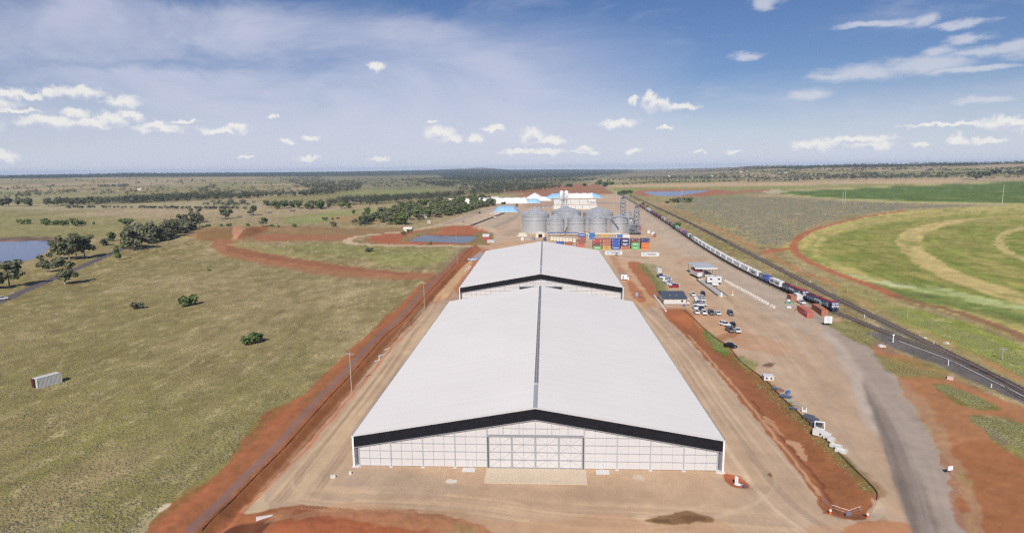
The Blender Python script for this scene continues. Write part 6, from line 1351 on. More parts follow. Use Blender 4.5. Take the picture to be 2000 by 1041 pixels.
# precast odds along the lane and the railway
for i,(x,y) in enumerate([(738.5,698),(748,687),(756,676)]): tag(MB().box(-.25,.25,-1.6,1.6,-.05,.18).build('kerb_stone',CONCW),['lowest of three pale kerb lengths beside the lane','middle one of three pale kerb lengths beside the lane','uppermost of three pale kerb lengths beside the lane'][i],'kerb',None,at(x,y),-.55)
post(740.5,697,1.5,.18,CONCW,'leaning pale post beside the kerb lengths on the lane edge')
def rock(px,py,s,m,label,name='concrete_block',cat='block'):
    b=MB(); b.prism([(-1,0),(1,0),(1.1,.5),(.4,.8),(-.8,.7)],-.7,.7); o=b.build(name,m); o.scale=(s,s,s); return tag(o,label,cat,None,at(px,py),random.uniform(0,3))
rock(1721,677,.9,CONCW,'tumbled white concrete block on the verge, left of two'); rock(1727,677.8,.6,CONCW,'smaller white concrete lump touching the verge block'); rock(1856,740,1.,mat('pinkish_concrete',(.60,.42,.36),.8),'pale pinkish concrete lump on the red ground by the ballast')
rock(1807,661,.5,CONCW,'white stone beyond the tracks, left of the pair'); rock(1848,671,.7,CONCW,'white lying slab beyond the tracks on the grass verge')
for i,(x,y,h) in enumerate([(1744,668,2.6),(1852,713,1.7),(1936,757,1.1),(1688.5,621,1.6),(1823.5,673,1.2),(1556,556,1.2),(1582,553,1.4),(1305,433,1.2),(1334,419,1.6)]):
    T=post(x,y,h,.11 if i else .16,PAINTW,['tall white trackside signal post by the verge block','short white trackside post on the near ballast edge','smallest white post on the ballast edge near the frame side','white post between the two tracks, right of the notice board','white post in the grass beyond the tracks, by lying slab','white post between the tracks beside the locomotives','white post beyond the main track level with the locomotives','white post beside the train by the lone round tree','white post on the far side of the main track, mid distance'][i],'trackside post',name='trackside_post')
    if i==0: MB().box(-.35,.35,-.1,.1,2.35,2.75).build('signal_head',PAINTW,T)
# power poles
def pole(px,py,yt,label,arms=1,m=WOODP,r=.16,group='timber power poles'):
    p=at(px,py); h=hz_at(p,yt); T=thing('power_pole',label,'power pole',p,math.radians(random.uniform(-10,10)),group); MB().tube((0,0,-.2),(0,0,h),r,r*.62,8).build('pole',m,T)
    for k in range(arms):
        MB().box(-1.15,1.15,-.07,.07,h-.95-k*1.0,h-.79-k*1.0).build('crossarm',STEEL,T)
        for x in (-1.0,-.4,.4,1.0): MB().tube((x,0,h-.79-k*1.0),(x,0,h-.55-k*1.0),.05,n=6).build('insulator',PAINTW,T)
    return T
for a_ in [(686.4,757.5,679,'tall timber pole beside the near shed, its long shadow across the lane',1),(829,598,546,'timber pole at the red strip left of the gap between the sheds',1),(893,514,487,'timber pole beside the far shed, left of its back corner',1),(891,474,449,'timber pole standing before the middle pond',0),(801.6,455,431,'timber pole by the small white shed west of the pond',1),(847.4,440,418,'timber pole at the tree belt on the pale road',1),(926.6,414.5,399,'timber pole behind the pale pads at the belt end',1),(971,401,387,'timber pole in front of the long white bunker',0),(768.6,395.5,384,'pale pole in the far dark tree belt',0),
 (1571.5,528.5,512,'thin timber pole on the verge above the locomotives',0),(1655,571,553,'thin timber pole on the verge beyond the second track',0),(1772,621,601,'dark timber pole in the green verge, third along',0),(1957,703,677,'timber pole with crossarm on the right verge near the frame edge',1)]: pole(*a_)
for a_ in [(1650,398.5,370,'tall pale pole, right one of a close pair before the dark green field'),(1645.5,398,374,'slimmer pale pole of the close pair before the dark green field'),(1957,399,361,'tallest pale pole at right, against the dark green field'),(1331.5,397,371,'tall pale pole right of two at the round shrubs'),(1328,396.5,377,'shorter pale pole left of two at the round shrubs'),(1204.5,387,372,'tall pale pole where the yard narrows at the railway'),(1183,357,346,'distant pale mast beside the far end of the straight road')]: pole(*a_,0,mat('pale_pole',(.62,.58,.52),.7),.3,'tall pale transmission poles')
# houses
def house(px,py,w,d,h,roofm,label,rz=0.,name='farmhouse',cat='house'):
    p=at(px,py); T=thing(name,label,cat,p,rz); MB().prism([(-w/2,-1),(w/2,-1),(w/2,h),(0,h+w*.2),(-w/2,h)],-d/2,d/2).build('wall',CREAMW,T)
    for s in (-1,1): MB().prism([(0,h+w*.22+.1),(s*(w/2+.5),h-.05),(s*(w/2+.5),h-.2),(0,h+w*.22-.05)],-d/2-.5,d/2+.5).build('roof_slope',roofm,T)
    for x in (-w*.25,w*.25): MB().box(x-.6,x+.6,-d/2-.04,-d/2-.01,h*.35,h*.75).build('window',GLASS,T)
PBR=mat('pale_blue_roof',(.42,.50,.55),.45,.1,.05,.5)
house(781,427,9,16,3,PBR,'homestead with pale blue roof among the farm trees',1.4); house(832,425,5,7,3,WHITE_ROOF,'small white cottage right of the pale blue roofed homestead',.3); house(797.5,451.5,6,8,2.6,WHITE_ROOF,'little white shed beside the shrub at the loop track',1.5); house(851,415,6,9,3,PBR,'grey roofed shed deep in the farm trees',1.2); house(838,436,4,6,2.4,WHITE_ROOF,'white van like hut at the edge of the farm trees',.2)
FH=[(273,371,'white roofed farmhouse in the long grey belt, left side'),(692,395,'white hut at the left edge of the second dark belt'),(635,343,'lone white farmhouse on the far pale rise'),(912,364,'small white tower house among far trees, left of the ploughed field'),(956,365,'white farmhouse half hidden in far woodland behind the bunkers'),(1005,350,'pale farmhouse in the far woodland above the domed pile'),(1061,343,'far white farmhouse under the blue hills'),(1306,346,'far white farmhouse above the right pond'),(1350,350,'pale roofed farmhouse left of the far belt gap'),(1447,346,'white gabled farmhouse at the right of the far village'),(1459,345,'narrow white house next to the gabled one in the far village'),(1524,349,'long white shed at the far belt, right side'),(1534,348.5,'small white house next to the long far shed'),(1391,349,'low white shed in the far straw country'),(24,349,'tiny white farmhouse below the forest, far left'),(1622,335,'pale farmhouse on the right hills')]
for i,(x,y,lab) in enumerate(FH): house(x,y,9+3*(i%3),14+4*(i%2),4,WHITE_ROOF,lab,random.uniform(0,3))
# ------------------------------------------------------------------ vegetation
rng = np.random.default_rng(11)
def leaf_mat(name, c1, c2, sc=.25):
    m, t, b = newmat(name); n = t.nodes; l = t.links
    g = n.new('ShaderNodeNewGeometry'); q = n.new('ShaderNodeTexNoise'); q.inputs['Scale'].default_value = sc; q.inputs['Detail'].default_value = 4; l.new(g.outputs['Position'], q.inputs['Vector'])
    oi = n.new('ShaderNodeObjectInfo'); ad = n.new('ShaderNodeMath'); ad.operation = 'MULTIPLY_ADD'; l.new(oi.outputs['Random'], ad.inputs[0]); ad.inputs[1].default_value = .35; l.new(q.outputs['Fac'], ad.inputs[2])
    r = n.new('ShaderNodeMapRange'); l.new(ad.outputs[0], r.inputs[0]); r.inputs[1].default_value = .42; r.inputs[2].default_value = .9
    mx = n.new('ShaderNodeMix'); mx.data_type = 'RGBA'; l.new(r.outputs[0], mx.inputs[0]); mx.inputs[6].default_value = (*c1, 1); mx.inputs[7].default_value = (*c2, 1); l.new(mx.outputs[2], b.inputs['Base Color'])
    b.inputs['Roughness'].default_value = .7; b.inputs['Specular IOR Level'].default_value = .2; return m
GUM = leaf_mat('gum_foliage', (.100,.112,.058), (.190,.190,.112)); GRN = leaf_mat('green_foliage', (.085,.125,.040), (.170,.205,.070)); FARL = leaf_mat('far_foliage', (.055,.068,.042), (.110,.116,.072), .02)
BARK = mat('pale_bark', (.34,.29,.23), .9, 0, .2, 2.)
def quads_mesh(name, C, Nn, size, m):
    n = len(C); r = rng.normal(size=(n, 3)); u = np.cross(Nn, r); u /= np.linalg.norm(u, axis=1)[:, None]+1e-9; w = np.cross(Nn, u); w /= np.linalg.norm(w, axis=1)[:, None]+1e-9
    s = size[:, None]; a = rng.uniform(.6, 1.2, (n, 1)); V = np.stack([C-u*s*a-w*s*.6, C+u*s*a-w*s*.8, C+u*s*.8+w*s, C-u*s*.7+w*s*a], 1).reshape(-1, 3)
    me = bpy.data.meshes.new(name); me.vertices.add(4*n); me.vertices.foreach_set('co', V.astype(np.float32).ravel()); me.loops.add(4*n); me.loops.foreach_set('vertex_index', np.arange(4*n, dtype=np.int32))
    me.polygons.add(n); me.polygons.foreach_set('loop_start', np.arange(n, dtype=np.int32)*4); me.update(calc_edges=True); me.materials.append(m); return me
def crown_mesh(kind, seed, m):
    r_ = np.random.default_rng(seed); C = []; Nn = []; S_ = []
    lobes = {'gum': 13, 'round': 8, 'bush': 6, 'column': 5}[kind]; cen = []
    for i in range(lobes):
        if kind == 'gum': a = r_.uniform(0, 6.28); q = r_.uniform(.05, .34); c = (math.cos(a)*q, math.sin(a)*q, r_.uniform(.30, .86)); rad = r_.uniform(.12, .19)
        elif kind == 'round': a = r_.uniform(0, 6.28); q = r_.uniform(0, .26); c = (math.cos(a)*q, math.sin(a)*q, r_.uniform(.22, .78)); rad = r_.uniform(.17, .25)
        elif kind == 'bush': a = r_.uniform(0, 6.28); q = r_.uniform(.1, .55); c = (math.cos(a)*q, math.sin(a)*q, r_.uniform(.25, .62)); rad = r_.uniform(.26, .38)
        else: c = (r_.uniform(-.04, .04), r_.uniform(-.04, .04), .22+.15*i); rad = .16-.012*i
        n = 75 if kind != 'column' else 90; d = r_.normal(size=(n, 3)); d /= np.linalg.norm(d, axis=1)[:, None]
        rr = rad*r_.uniform(.55, 1.1, (n, 1)); cc = np.array(c)+d*rr*np.array([1, 1, .8]); cc[:, 2] = np.maximum(cc[:, 2], .03)
        C.append(cc); Nn.append(d+r_.normal(size=(n, 3))*.5+np.array([0, 0, .4])); S_.append(np.full(n, rad*.25)*r_.uniform(.6, 1.4, n)); cen.append((c, rad))
    return quads_mesh('crown', np.concatenate(C), np.concatenate(Nn), np.concatenate(S_), m), cen
def trunk_mesh(cen, top, r0=.028):
    b = MB(); b.tube((0, 0, -.05), (.01, 0, top), r0, r0*.6, 7, cap=False)
    for c, rad in cen[:6]: b.tube((.01, 0, top*.8), (c[0]*.9, c[1]*.9, c[2]), r0*.45, r0*.18, 5, cap=False)
    o = b.build('trunk', BARK); me = o.data; bpy.data.objects.remove(o); return me
VAR = {}
for kind, mm, k in (('gum', GUM, 6), ('round', GRN, 4), ('roundg', GUM, 4), ('bush', GRN, 3), ('bushg', GUM, 3), ('column', GRN, 1)):
    VAR[kind] = []
    for i in range(k):
        me, cen = crown_mesh(kind.replace('roundg', 'round').replace('bushg', 'bush'), hash(kind) % 50+i*7 if False else sum(map(ord, kind))+i*7, mm); VAR[kind].append((me, trunk_mesh(cen, {'g': .42, 'r': .3, 'b': .2, 'c': .2}[kind[0]])))
def ground_hit(px, py):
    px = np.asarray(px, float); py = np.asarray(py, float)
    d = FW[None]+RT[None]*((px-1000)/FPX)[:, None]-UP[None]*((py-520.5)/FPX)[:, None]
    hl = np.hypot(d[:, 0], d[:, 1]); d = d/hl[:, None]; Ds = np.concatenate([np.arange(90, 1500, 30.), np.geomspace(1500, 16000, 90)])
    out = np.full(len(px), np.nan); done = np.zeros(len(px), bool); prevD = 60.; prevg = np.full(len(px), 60.)
    for D in Ds:
        g = 60+d[:, 2]*D-base_h(d[:, 0]*D, d[:, 1]*D); hit = (~done) & (g <= 0)
        t = prevg/(prevg-g+1e-9); out[hit] = prevD+(D-prevD)*t[hit]; done |= hit; prevD = D; prevg = g
    ok = done & (out > 85); return np.stack([d[:, 0]*out, d[:, 1]*out], -1), out, ok
_tc = [0]
def plant(p, h, wd, kind, label, group=None, name='tree', cat='tree', z=None):
    v = VAR[kind][_tc[0] % len(VAR[kind])]; _tc[0] += 1
    if z is None: z = gz(p[0], p[1])
    T = thing(name, label, cat, (p[0], p[1], z), random.uniform(0, 6.28), group); k = {'g': .95, 'r': .85, 'b': 1.65, 'c': .36}[kind[0]]
    T.scale = (wd/k, wd/k, h)
    for nm, me in (('crown', v[0]), ('trunk', v[1])): mesh_ob(nm, me, T)
    return T
def tree_px(px, py, hpx, wpx, kind, label, group=None, name='tree', cat='tree'):
    p = at(px, py); zc = np.dot(np.array(p)-np.array([0, 0, CAMH]), FW); h = hz_at(p, py-hpx)*.97; wd = wpx/FPX*zc*(1.22 if kind[0] in 'gr' else 1.05); h *= 1.1 if kind[0] in 'gr' else 1.
    return plant(p, h, wd, kind, label, group, name, cat)
NEAR = [(19,561,54,46,'gum','tall spreading gum at the far left edge, near side of the left pond'),(-14,566,40,40,'gum','gum cut by the left frame edge'),(91,532,36,28,'gum','slim gum before the pond, left of the big clump'),(118,507,42,30,'gum','leftmost gum of the big clump by the pond'),(136,509,52,34,'gum','tallest gum in the middle of the big clump by the pond'),
 (150,506,50,34,'gum','gum with pale trunk in the big clump by the pond'),(166,503,44,34,'gum','rightmost gum of the big clump by the pond'),(112,520,26,30,'roundg','low crown at the foot of the big pond clump'),(127,556,44,42,'gum','lone gum on the near side of the sealed road'),
 (205,480,15,16,'roundg','small pale tree left of the dark tree column'),(216.5,471,22,15,'round','small upright tree right of the pond, far side'),(249,443,18,26,'round','rounded dark tree behind the roadside clump'),
 (246,486,24,24,'round','left tree of the tall roadside clump'),(259,489,48,38,'gum','tallest gum of the roadside clump, pale trunks showing'),(272,484,34,26,'gum','second gum of the roadside clump'),(288,474,44,34,'gum','broad gum right in the roadside clump'),(301,473,34,24,'roundg','dark tree at the right of the roadside clump'),
 (314,470,32,24,'gum','first tree of the long hedge along the road'),(325,466,34,22,'gum','second tree of the long hedge along the road'),(336,462,30,22,'gum','third tree of the long hedge along the road'),(346,457,28,22,'gum','fourth tree of the long hedge along the road'),(357,453,27,22,'gum','fifth tree of the long hedge along the road'),(368,449,26,22,'gum','sixth tree of the long hedge along the road'),(380,446,32,22,'gum','tall tree near the right end of the long hedge'),(390,443,22,18,'gum','last tree at the right end of the long hedge'),(355,440,22,22,'gum','tree behind the middle of the long hedge'),(383,436,30,24,'gum','tall tree standing behind the hedge end'),(330,452,26,20,'gum','tree behind the second hedge tree'),
 (441,428,20,23,'gum','lone dark tree left of the paddock track, by the far road'),(495,421,20,20,'gum','lone grey tree beside the far road'),(514,443,19,18,'gum','grey tree behind the trench mound'),(690.5,419.5,11,9,'round','small round tree west of the farm trees'),(717.7,422.5,18,15,'round','dark round tree next to the farm trees'),
 (651.5,443,11,13,'roundg','pale grey green round shrub tree in the brown field'),(1325,448,16,16,'round','lone round tree between the train and the main track'),(1263,407,6,8,'round','small tree between the tracks, mid distance'),(1256,400.5,5,8,'round','smaller tree between the tracks, farther'),
 (1892,357,15,13,'gum','first of the tall far trees at the right edge of the green field'),(1906,358,17,18,'gum','broad far tree, second at the green field edge'),(1926,355,14,16,'gum','third far tree at the green field edge'),(1945,352,12,18,'gum','fourth far tree at the green field edge'),(1970,353,12,13,'gum','fifth far tree at the green field edge'),(1987,355,14,15,'gum','sixth far tree, near the right frame edge'),(1998,353,14,13,'gum','seventh far tree, cut by the right frame edge'),
 (1211,381,7,14,'round','dark tree clump where the railway leaves the yard'),(1220,380,9,14,'round','second tree where the railway leaves the yard'),(1229,378.5,9,12,'round','third tree where the railway leaves the yard'),(1304,397,6,12,'roundg','low grey shrub tree left of the paired poles'),(1316,396,9,16,'roundg','grey green tree left of the paired poles'),(1328,395.5,11,16,'roundg','tree at the paired pale poles'),(1343,395,12,16,'round','greenest round tree right of the paired pale poles'),
 (1061,366,8,16,'round','dark bush tree on the ploughed field edge, left'),(1112,365,6,18,'round','low dark clump on the ploughed field'),(1142,364,6,9,'round','small dark tree on the ploughed field, right'),(983,399.5,6,10,'round','dark shrub in front of the long white bunker'),(1010,405,11,6,'roundg','slim conical tree beside the blue mound'),
 (1171,361,11,14,'round','dark tree left of the straight road end'),(1183,365,11,16,'round','dense dark tree right of the straight road end'),(1196,361,8,12,'round','tree past the straight road end')]
for a in NEAR: tree_px(*a)
tree_px(229.5, 508, 33, 12, 'column', 'narrow column shaped cypress beside the sealed road', None, 'cypress')
SH = [(371.5,597.5,24,38,'bush','bright green round bush, middle one of three in the left paddock'),(266,603,17,30,'bushg','sparse olive bush, leftmost of three in the left paddock'),(497.5,669.5,26,50,'bush','big dark green bush, nearest of three in the left paddock'),(48,437.6,12,26,'bush','low dark bush beyond the pond, far left'),
 (92,440,16,22,'bush','leftmost bush of the long bushy row beyond the pond'),(110,440,13,20,'bush','second bush of the long row beyond the pond'),(128,441,13,18,'bush','third bush of the long row beyond the pond'),(147,442,19,24,'bush','tall bush near the right end of the row beyond the pond'),(160,441,13,16,'bush','last bush of the row beyond the pond'),(184,438.5,6,8,'bush','tiny round bush right of the bushy row'),
 (406,442,5,12,'bush','first low bush on the line behind the trench mounds'),(433,442.5,7,11,'bush','second low bush on the line behind the trench mounds'),(446,442,6,13,'bush','third low bush on the line behind the trench mounds'),(485,441.5,6,10,'bush','fourth low bush on the line behind the trench mounds'),(530,443.5,6,18,'bush','low bushes at the foot of the grey tree'),(545,444,5,8,'bush','small bush right of the grey tree'),(576,443,7,13,'bush','dark round bush in the middle of the brown field edge'),
 (636,430,7,15,'bushg','first scrubby bush in the bare far patch'),(649,430,6,7,'bushg','second scrubby bush in the bare far patch'),(660,428,4,9,'bushg','third scrubby bush in the bare far patch'),(789,459,11,11,'bush','dark bush where the loop track meets the pond bank'),(800,455,9,12,'bush','green bush touching the pond bank, right of a dark one'),(840,478.5,9,9,'bush','green bush between the pond and the track'),(723,491,8,22,'bushg','flat greyish dead scrub heap in the mown paddock'),(8,770,0,0,'',''),
 (408,529,4,9,'bush','tiny green bush in the upper left paddock'),(1557,577,9,14,'bushg','scrappy bush at the foot of the first locomotive')]
for a in SH:
    if a[5]: tree_px(a[0], a[1], a[2], a[3], a[4], a[5], None, 'bush', 'bush')
for i_, (x_, y_, h_, w_) in enumerate([(318,471,20,26),(332,466,20,26),(345,461,20,26),(358,456,19,24),(372,450,19,24),(296,476,20,24),(264,482,24,26)]): tree_px(x_, y_, h_, w_, 'roundg', f'dense low crown, {ordn(i_+1)} of the shrubby understorey along the roadside hedge')
# farm clump
def scatter_poly(P, n, s=0):
    P = np.array(P, float); out = []
    while len(out) < n:
        x = rng.uniform(P[:, 0].min(), P[:, 0].max(), 200); y = rng.uniform(P[:, 1].min(), P[:, 1].max(), 200); m = poly_sd(x, y, P) < 0
        out += list(zip(x[m], y[m]))
    return out[:n]
def in_band(pts, n, jit):
    P = np.array(pts, float); L_ = np.cumsum(np.r_[0, np.hypot(*np.diff(P, axis=0).T)]); t = np.sort(rng.uniform(0, L_[-1], n)); return [(np.interp(q, L_, P[:, 0]), np.interp(q, L_, P[:, 1])+rng.uniform(-jit, jit)) for q in t]
def batch(pts, hr, wr, kinds, label, group):
    XY, D, ok = ground_hit([p[0] for p in pts], [p[1] for p in pts]); z = base_h(XY[:, 0], XY[:, 1])
    for i in range(len(pts)):
        if ok[i]: h = rng.uniform(*hr); plant(XY[i], h, h*rng.uniform(*wr), kinds[i % len(kinds)], label(i) if callable(label) else label, group, z=z[i])
FARM = [(684,440),(700,434),(740,425),(790,404),(860,396),(900,388),(958,388),(964,402),(920,412),(880,424),(860,434),(830,440),(812,436),(796,441),(740,438),(700,443)]
holes = [(781,427,16,5),(838,434,14,6),(800,441,10,4),(700,424,14,9),(730,412,20,6)]
pts = [p for p in scatter_poly(FARM, 140) if not any(abs(p[0]-a) < c and abs(p[1]-b) < d_ for a, b, c, d_ in holes)]
pts = sorted(pts, key=lambda p: -p[1]); RWN = ['nearest','second','third','fourth','fifth','farthest']; rsz = math.ceil(len(pts)/6); fl = []
for q in range(6): fl += [(p, q, j) for j, p in enumerate(sorted(pts[q*rsz:(q+1)*rsz]))]
batch([p for p, q, j in fl], (10, 15.5), (.95, 1.25), ['round','roundg','gum','round','roundg'], lambda i: f'leafy tree, {ordn(fl[i][2]+1)} from left in {RWN[fl[i][1]]} row by the pale blue roofed homestead', 'trees of the farm clump')
batch(in_band([(110,402),(200,399),(300,394),(400,388.5),(480,386)], 48, 1.2), (14, 19), (.8, 1.15), ['gum','gum','roundg'], lambda i: f'grey gum, {ordn(i+1)} from the left in the long dark belt crossing the left distance', 'gums of the left distant belt')
batch(in_band([(480,386.5),(560,384),(620,381.5)], 16, 1.), (12, 16), (.8, 1.1), ['gum','roundg'], lambda i: f'gum, {ordn(i+1)} from the left where the long dark belt runs out at middle', 'gums of the belt end')
batch(in_band([(0,403),(22,402),(44,402),(60,403.5),(95,403)], 7, .6), (14, 19), (.8, 1.15), ['gum','roundg'], lambda i: f'gum, {ordn(i+1)} from the left frame edge, on the far side of the pale field', 'gums at the far left field edge')
batch(in_band([(500,408),(560,406.5),(640,408),(690,405)], 22, 1.5), (11, 16), (.8, 1.1), ['gum','round'], lambda i: f'tree, {ordn(i+1)} from the left in the broken row behind the lone grey tree', 'trees of the broken middle row')
batch(in_band([(868,421),(900,414),(930,407),(964,400.5)], 22, 1.5), (10, 14.5), (1., 1.25), ['round','roundg'], lambda i: f'leafy tree, {ordn(i+1)} from the left in the tight row edging the pale yard road', 'trees edging the pale yard road')
NI = sum(1 for o in bpy.data.objects if o.get('category') == 'tree')
# everything farther: too many to tell one by one
C_, N_, S2 = [], [], []
def stuff_trees(pts, hr=(10, 16), wf=(.7, 1.1), gate=None, gs=300.):
    XY, D, ok = ground_hit([p[0] for p in pts], [p[1] for p in pts]); XY = XY[ok]; D = D[ok]
    if gate is not None: k = fbm(XY[:, 0]/gs, XY[:, 1]/(gs*1.3), 4, 71) > gate; XY = XY[k]; D = D[k]
    z = base_h(XY[:, 0], XY[:, 1])
    for lo, hi, kq, sz in ((0, 1500, 60, .95), (1500, 3000, 28, 1.5), (3000, 6000, 12, 2.6), (6000, 20000, 7, 4.2)):
        m = (D >= lo) & (D < hi); n = m.sum()
        if not n: continue
        h = rng.uniform(*hr, n); w = h*rng.uniform(*wf, n)/2; d = rng.normal(size=(n, kq, 3)); d /= np.linalg.norm(d, axis=2)[..., None]; r = rng.uniform(.5, 1.05, (n, kq, 1))
        wob = 1+.35*np.sin(np.arctan2(d[..., 1], d[..., 0])*3+rng.uniform(0, 6, (n, 1)))[..., None]
        c = d*r*wob*np.stack([w, w, h*.36], -1)[:, None, :]+np.stack([XY[m][:, 0], XY[m][:, 1], z[m]+h*.6], -1)[:, None, :]
        C_.append(c.reshape(-1, 3)); N_.append((d+rng.normal(size=d.shape)*.5+np.array([0, 0, .4])).reshape(-1, 3)); S2.append(np.full(n*kq, sz*.55)*rng.uniform(.7, 1.3, n*kq))
def finish(name, m, label=None):
    me = quads_mesh(name, np.concatenate(C_), np.concatenate(N_), np.concatenate(S2), m); o = bpy.data.objects.new(name, me); COL.objects.link(o); o['kind'] = 'stuff'; C_.clear(); N_.clear(); S2.clear()
stuff_trees(in_band([(130,407),(250,407),(300,407.5),(400,409),(480,409)], 90, .8), (3.5, 6.5), (.9, 1.3))
stuff_trees(in_band([(110,401.5),(300,394),(480,386.5),(620,381.5)], 330, 1.6), (12, 18), (.8, 1.2))
stuff_trees(in_band([(300,389),(400,381),(560,377),(600,380)], 90, 3.), (10, 16), (.8, 1.2))
stuff_trees(scatter_poly(FARM, 70), (5, 9), (1., 1.4))
stuff_trees(in_band([(170,401),(300,396),(400,391),(500,388)], 110, 2.), (7, 12))
stuff_trees(scatter_poly([(395,404),(430,396),(500,399),(505,404),(450,406)], 40), (7, 11))
stuff_trees(in_band([(520,404),(600,403),(680,403),(740,400)], 60, 3.), (6, 12)); stuff_trees(in_band([(640,402),(760,396),(850,391),(900,385),(960,380),(1030,374.5),(1095,366)], 380, 1.5), (11, 16)); stuff_trees(in_band([(660,396),(760,391),(880,384),(960,375),(1040,368),(1100,360)], 330, 1.5), (11, 16))
stuff_trees(scatter_poly([(2,387),(20,384),(50,378),(72,374),(78,384),(50,388),(20,390)], 34), (8, 13)); stuff_trees(scatter_poly([(120,379),(146,373),(147,379),(130,380)], 16)); stuff_trees(scatter_poly([(190,364),(250,361),(250,366),(192,367)], 70), (8, 11)); stuff_trees(scatter_poly([(322,357),(345,352),(372,352),(405,353),(404,357),(340,359)], 40)); stuff_trees(scatter_poly([(388,372),(402,368),(420,361),(424,368),(400,374)], 30)); stuff_trees(scatter_poly([(92,367),(108,363),(108,367),(96,369)], 8))
stuff_trees(scatter_poly([(0,352),(560,346),(600,375),(500,383),(300,389),(0,396)], 420), (10, 17), gate=.40)
stuff_trees(scatter_poly([(600,378),(640,358),(700,352),(712,362),(700,374),(640,383),(600,382)], 420), (10, 15)); stuff_trees(scatter_poly([(500,346),(620,346),(650,356),(640,368),(600,370),(560,354)], 380), (10, 15))
stuff_trees(scatter_poly([(700,350),(780,346),(900,344),(940,352),(920,366),(860,370),(780,374),(720,366)], 420), (8, 12), gate=.5)
stuff_trees(scatter_poly([(780,352),(900,347),(1060,346),(1180,347),(1160,354),(1080,362),(1000,370),(900,374),(860,366)], 2300), (10, 15), gate=.44)
stuff_trees(scatter_poly([(1180,340),(1240,336),(1330,335),(1500,335),(1500,352),(1300,356),(1215,360),(1180,356)], 700), (7, 12), gate=.5)
stuff_trees(in_band([(1215,361),(1300,357),(1400,355.5),(1500,354),(1600,352)], 170, .7), (6, 9), (.8, 1.1)); stuff_trees(in_band([(1230,350),(1330,350),(1420,350),(1490,351),(1560,351),(1660,350),(1780,349),(1880,347)], 480, 2.2), (10, 16)); stuff_trees(scatter_poly([(1500,351),(1560,345),(1700,342),(1900,340),(2000,340),(2000,348),(1850,347),(1700,350)], 500), (8, 12), gate=.45)
stuff_trees(scatter_poly([(1880,352),(2300,340),(2300,352),(2000,351)], 60), (9, 13))
finish('distant_trees', FARL)
stuff_trees(scatter_poly([(-250,350),(0,350),(240,346.5),(500,345),(760,343),(900,341),(900,327),(500,334),(240,336),(0,340),(-250,343)], 9000), (9, 14), (.9, 1.5))
stuff_trees(scatter_poly([(880,327),(960,327),(1190,329),(1240,331),(1230,336),(1190,343),(1000,349),(880,350)], 6000), (9, 14), (.9, 1.5))
stuff_trees(scatter_poly([(1190,329),(1340,326),(1450,322),(1480,330),(1460,336),(1300,337),(1190,339)], 1400), (8, 12), (.9, 1.4), gate=.42)
stuff_trees(scatter_poly([(1450,328),(1470,320),(1650,318),(1800,316),(2000,312),(2300,308),(2300,322),(2000,320),(1800,326),(1600,330)], 3600), (8, 12), (.9, 1.4), gate=.36, gs=160)
stuff_trees(scatter_poly([(1480,334),(1600,330),(1800,326),(2000,322),(2300,322),(2300,342),(2000,342),(1700,345),(1500,346)], 2600), (7, 11), (.9, 1.3), gate=.5, gs=150)
finish('far_woodland', FARL)
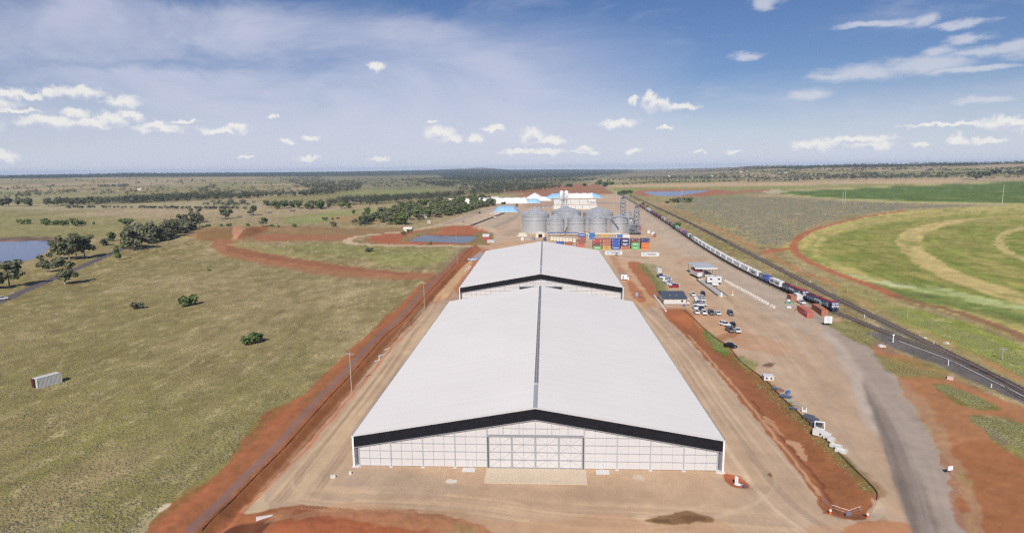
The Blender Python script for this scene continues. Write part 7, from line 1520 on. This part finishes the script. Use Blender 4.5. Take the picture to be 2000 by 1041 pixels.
# scrub and tufts
def tufts(name, polys, n, sz, hgt, m, fade=None, gate=None, near=False):
    P = []
    for poly, k in polys: 
        poly = np.array(poly, float); XYp = [G(*p)[:2] for p in poly]; A = np.array(XYp); q = []
        while len(q) < k:
            x = rng.uniform(A[:, 0].min(), A[:, 0].max(), 4000); y = A[:, 1].min()+(A[:, 1].max()-A[:, 1].min())*rng.uniform(0, 1, 4000)**(1.7 if near else 1.)
            mk = poly_sd(x, y, A) < 0
            if gate: mk &= fbm(x/9, y/9, 3, 55) > gate
            q += list(zip(x[mk], y[mk]))
        P += q[:k]
    P = np.array(P); z = height(P[:, 0], P[:, 1]); n = len(P); s = rng.uniform(.5, 1.3, (n, 1))*sz; h = rng.uniform(.5, 1.2, n)*hgt; a0 = rng.uniform(0, 6.28, (n, 1)); k = 5
    an = a0+np.arange(k)[None]*2*math.pi/k+rng.uniform(-.3, .3, (n, k)); rad = s*rng.uniform(.6, 1.1, (n, k))
    V = np.zeros((n, 2*k+1, 3)); V[:, :k, 0] = P[:, :1]+np.cos(an)*rad; V[:, :k, 1] = P[:, 1:2]+np.sin(an)*rad; V[:, :k, 2] = z[:, None]-.05
    V[:, k:2*k, 0] = P[:, :1]+np.cos(an+.5)*rad*.8; V[:, k:2*k, 1] = P[:, 1:2]+np.sin(an+.5)*rad*.8; V[:, k:2*k, 2] = z[:, None]+h[:, None]*rng.uniform(.5, .9, (n, k)); V[:, 2*k, 0] = P[:, 0]; V[:, 2*k, 1] = P[:, 1]; V[:, 2*k, 2] = z+h
    F = []
    for i in range(k): j = (i+1) % k; F += [(i, j, k+i), (j, k+j, k+i), (k+i, k+j, 2*k)]
    F = (np.array(F)[None]+(np.arange(n)*(2*k+1))[:, None, None]).reshape(-1)
    me = bpy.data.meshes.new(name); me.vertices.add(n*(2*k+1)); me.vertices.foreach_set('co', V.reshape(-1).astype(np.float32)); me.loops.add(len(F)); me.loops.foreach_set('vertex_index', F.astype(np.int32)); me.polygons.add(len(F)//3); me.polygons.foreach_set('loop_start', np.arange(len(F)//3, dtype=np.int32)*3); me.update(calc_edges=True)
    me.materials.append(m); o = bpy.data.objects.new(name, me); COL.objects.link(o); o['kind'] = 'stuff'
SALT = leaf_mat('saltbush', (.16,.155,.10), (.30,.28,.20), .5); DRYG = leaf_mat('dry_grass_tuft', (.20,.17,.085), (.32,.27,.15), .12); GRNG = leaf_mat('green_weed', (.16,.165,.065), (.26,.25,.115), .3)
tufts('saltbush_scrub', [([(1345,387),(1500,386),(1650,394),(1900,402),(1760,409),(1650,421),(1588,439),(1548,462),(1515,482),(1462,472),(1400,445),(1352,421),(1315,403)], 9000)], 0, 1.5, .8, SALT, gate=.42)
tufts('dry_grass', [([(-60,1060),(250,1060),(330,975),(450,893),(505,810),(600,765),(700,665),(780,590),(790,545),(430,505),(200,520),(-60,640)], 42000)], 0, .30, .13, DRYG, near=True)
tufts('dry_weeds', [([(-60,1060),(250,1060),(330,975),(450,893),(505,810),(600,765),(700,665),(780,590),(790,545),(430,505),(200,520),(-60,640)], 6000)], 0, .32, .12, leaf_mat('olive_weed', (.14,.13,.065), (.22,.20,.105), .3), gate=.5, near=True)
tufts('green_weeds', [([(1680,598),(1800,640),(1900,690),(2060,770),(2060,720),(1900,650),(1760,606)], 2600), ([(1604,629),(1665,632),(1725,662),(1700,670),(1640,650)], 500), ([(1822,753),(1850,751),(1944,793),(1900,799)], 400), ([(1896,815),(2010,835),(2060,860),(2050,910),(1925,850)], 900), ([(1700,694),(1865,736),(1750,733)], 350), ([(1380,642),(1428,684),(1395,672)], 160), ([(1440,692),(1480,712),(1450,704)], 60), ([(1290,521),(1303,574),(1284,560),(1262,535)], 160), ([(1700,950),(1640,888),(1580,828),(1520,772),(1478,733),(1470,738),(1515,782),(1575,838),(1640,905),(1690,955)], 150), ([(940,452),(966,456),(958,474),(930,476)], 260)], 0, .34, .14, GRNG)
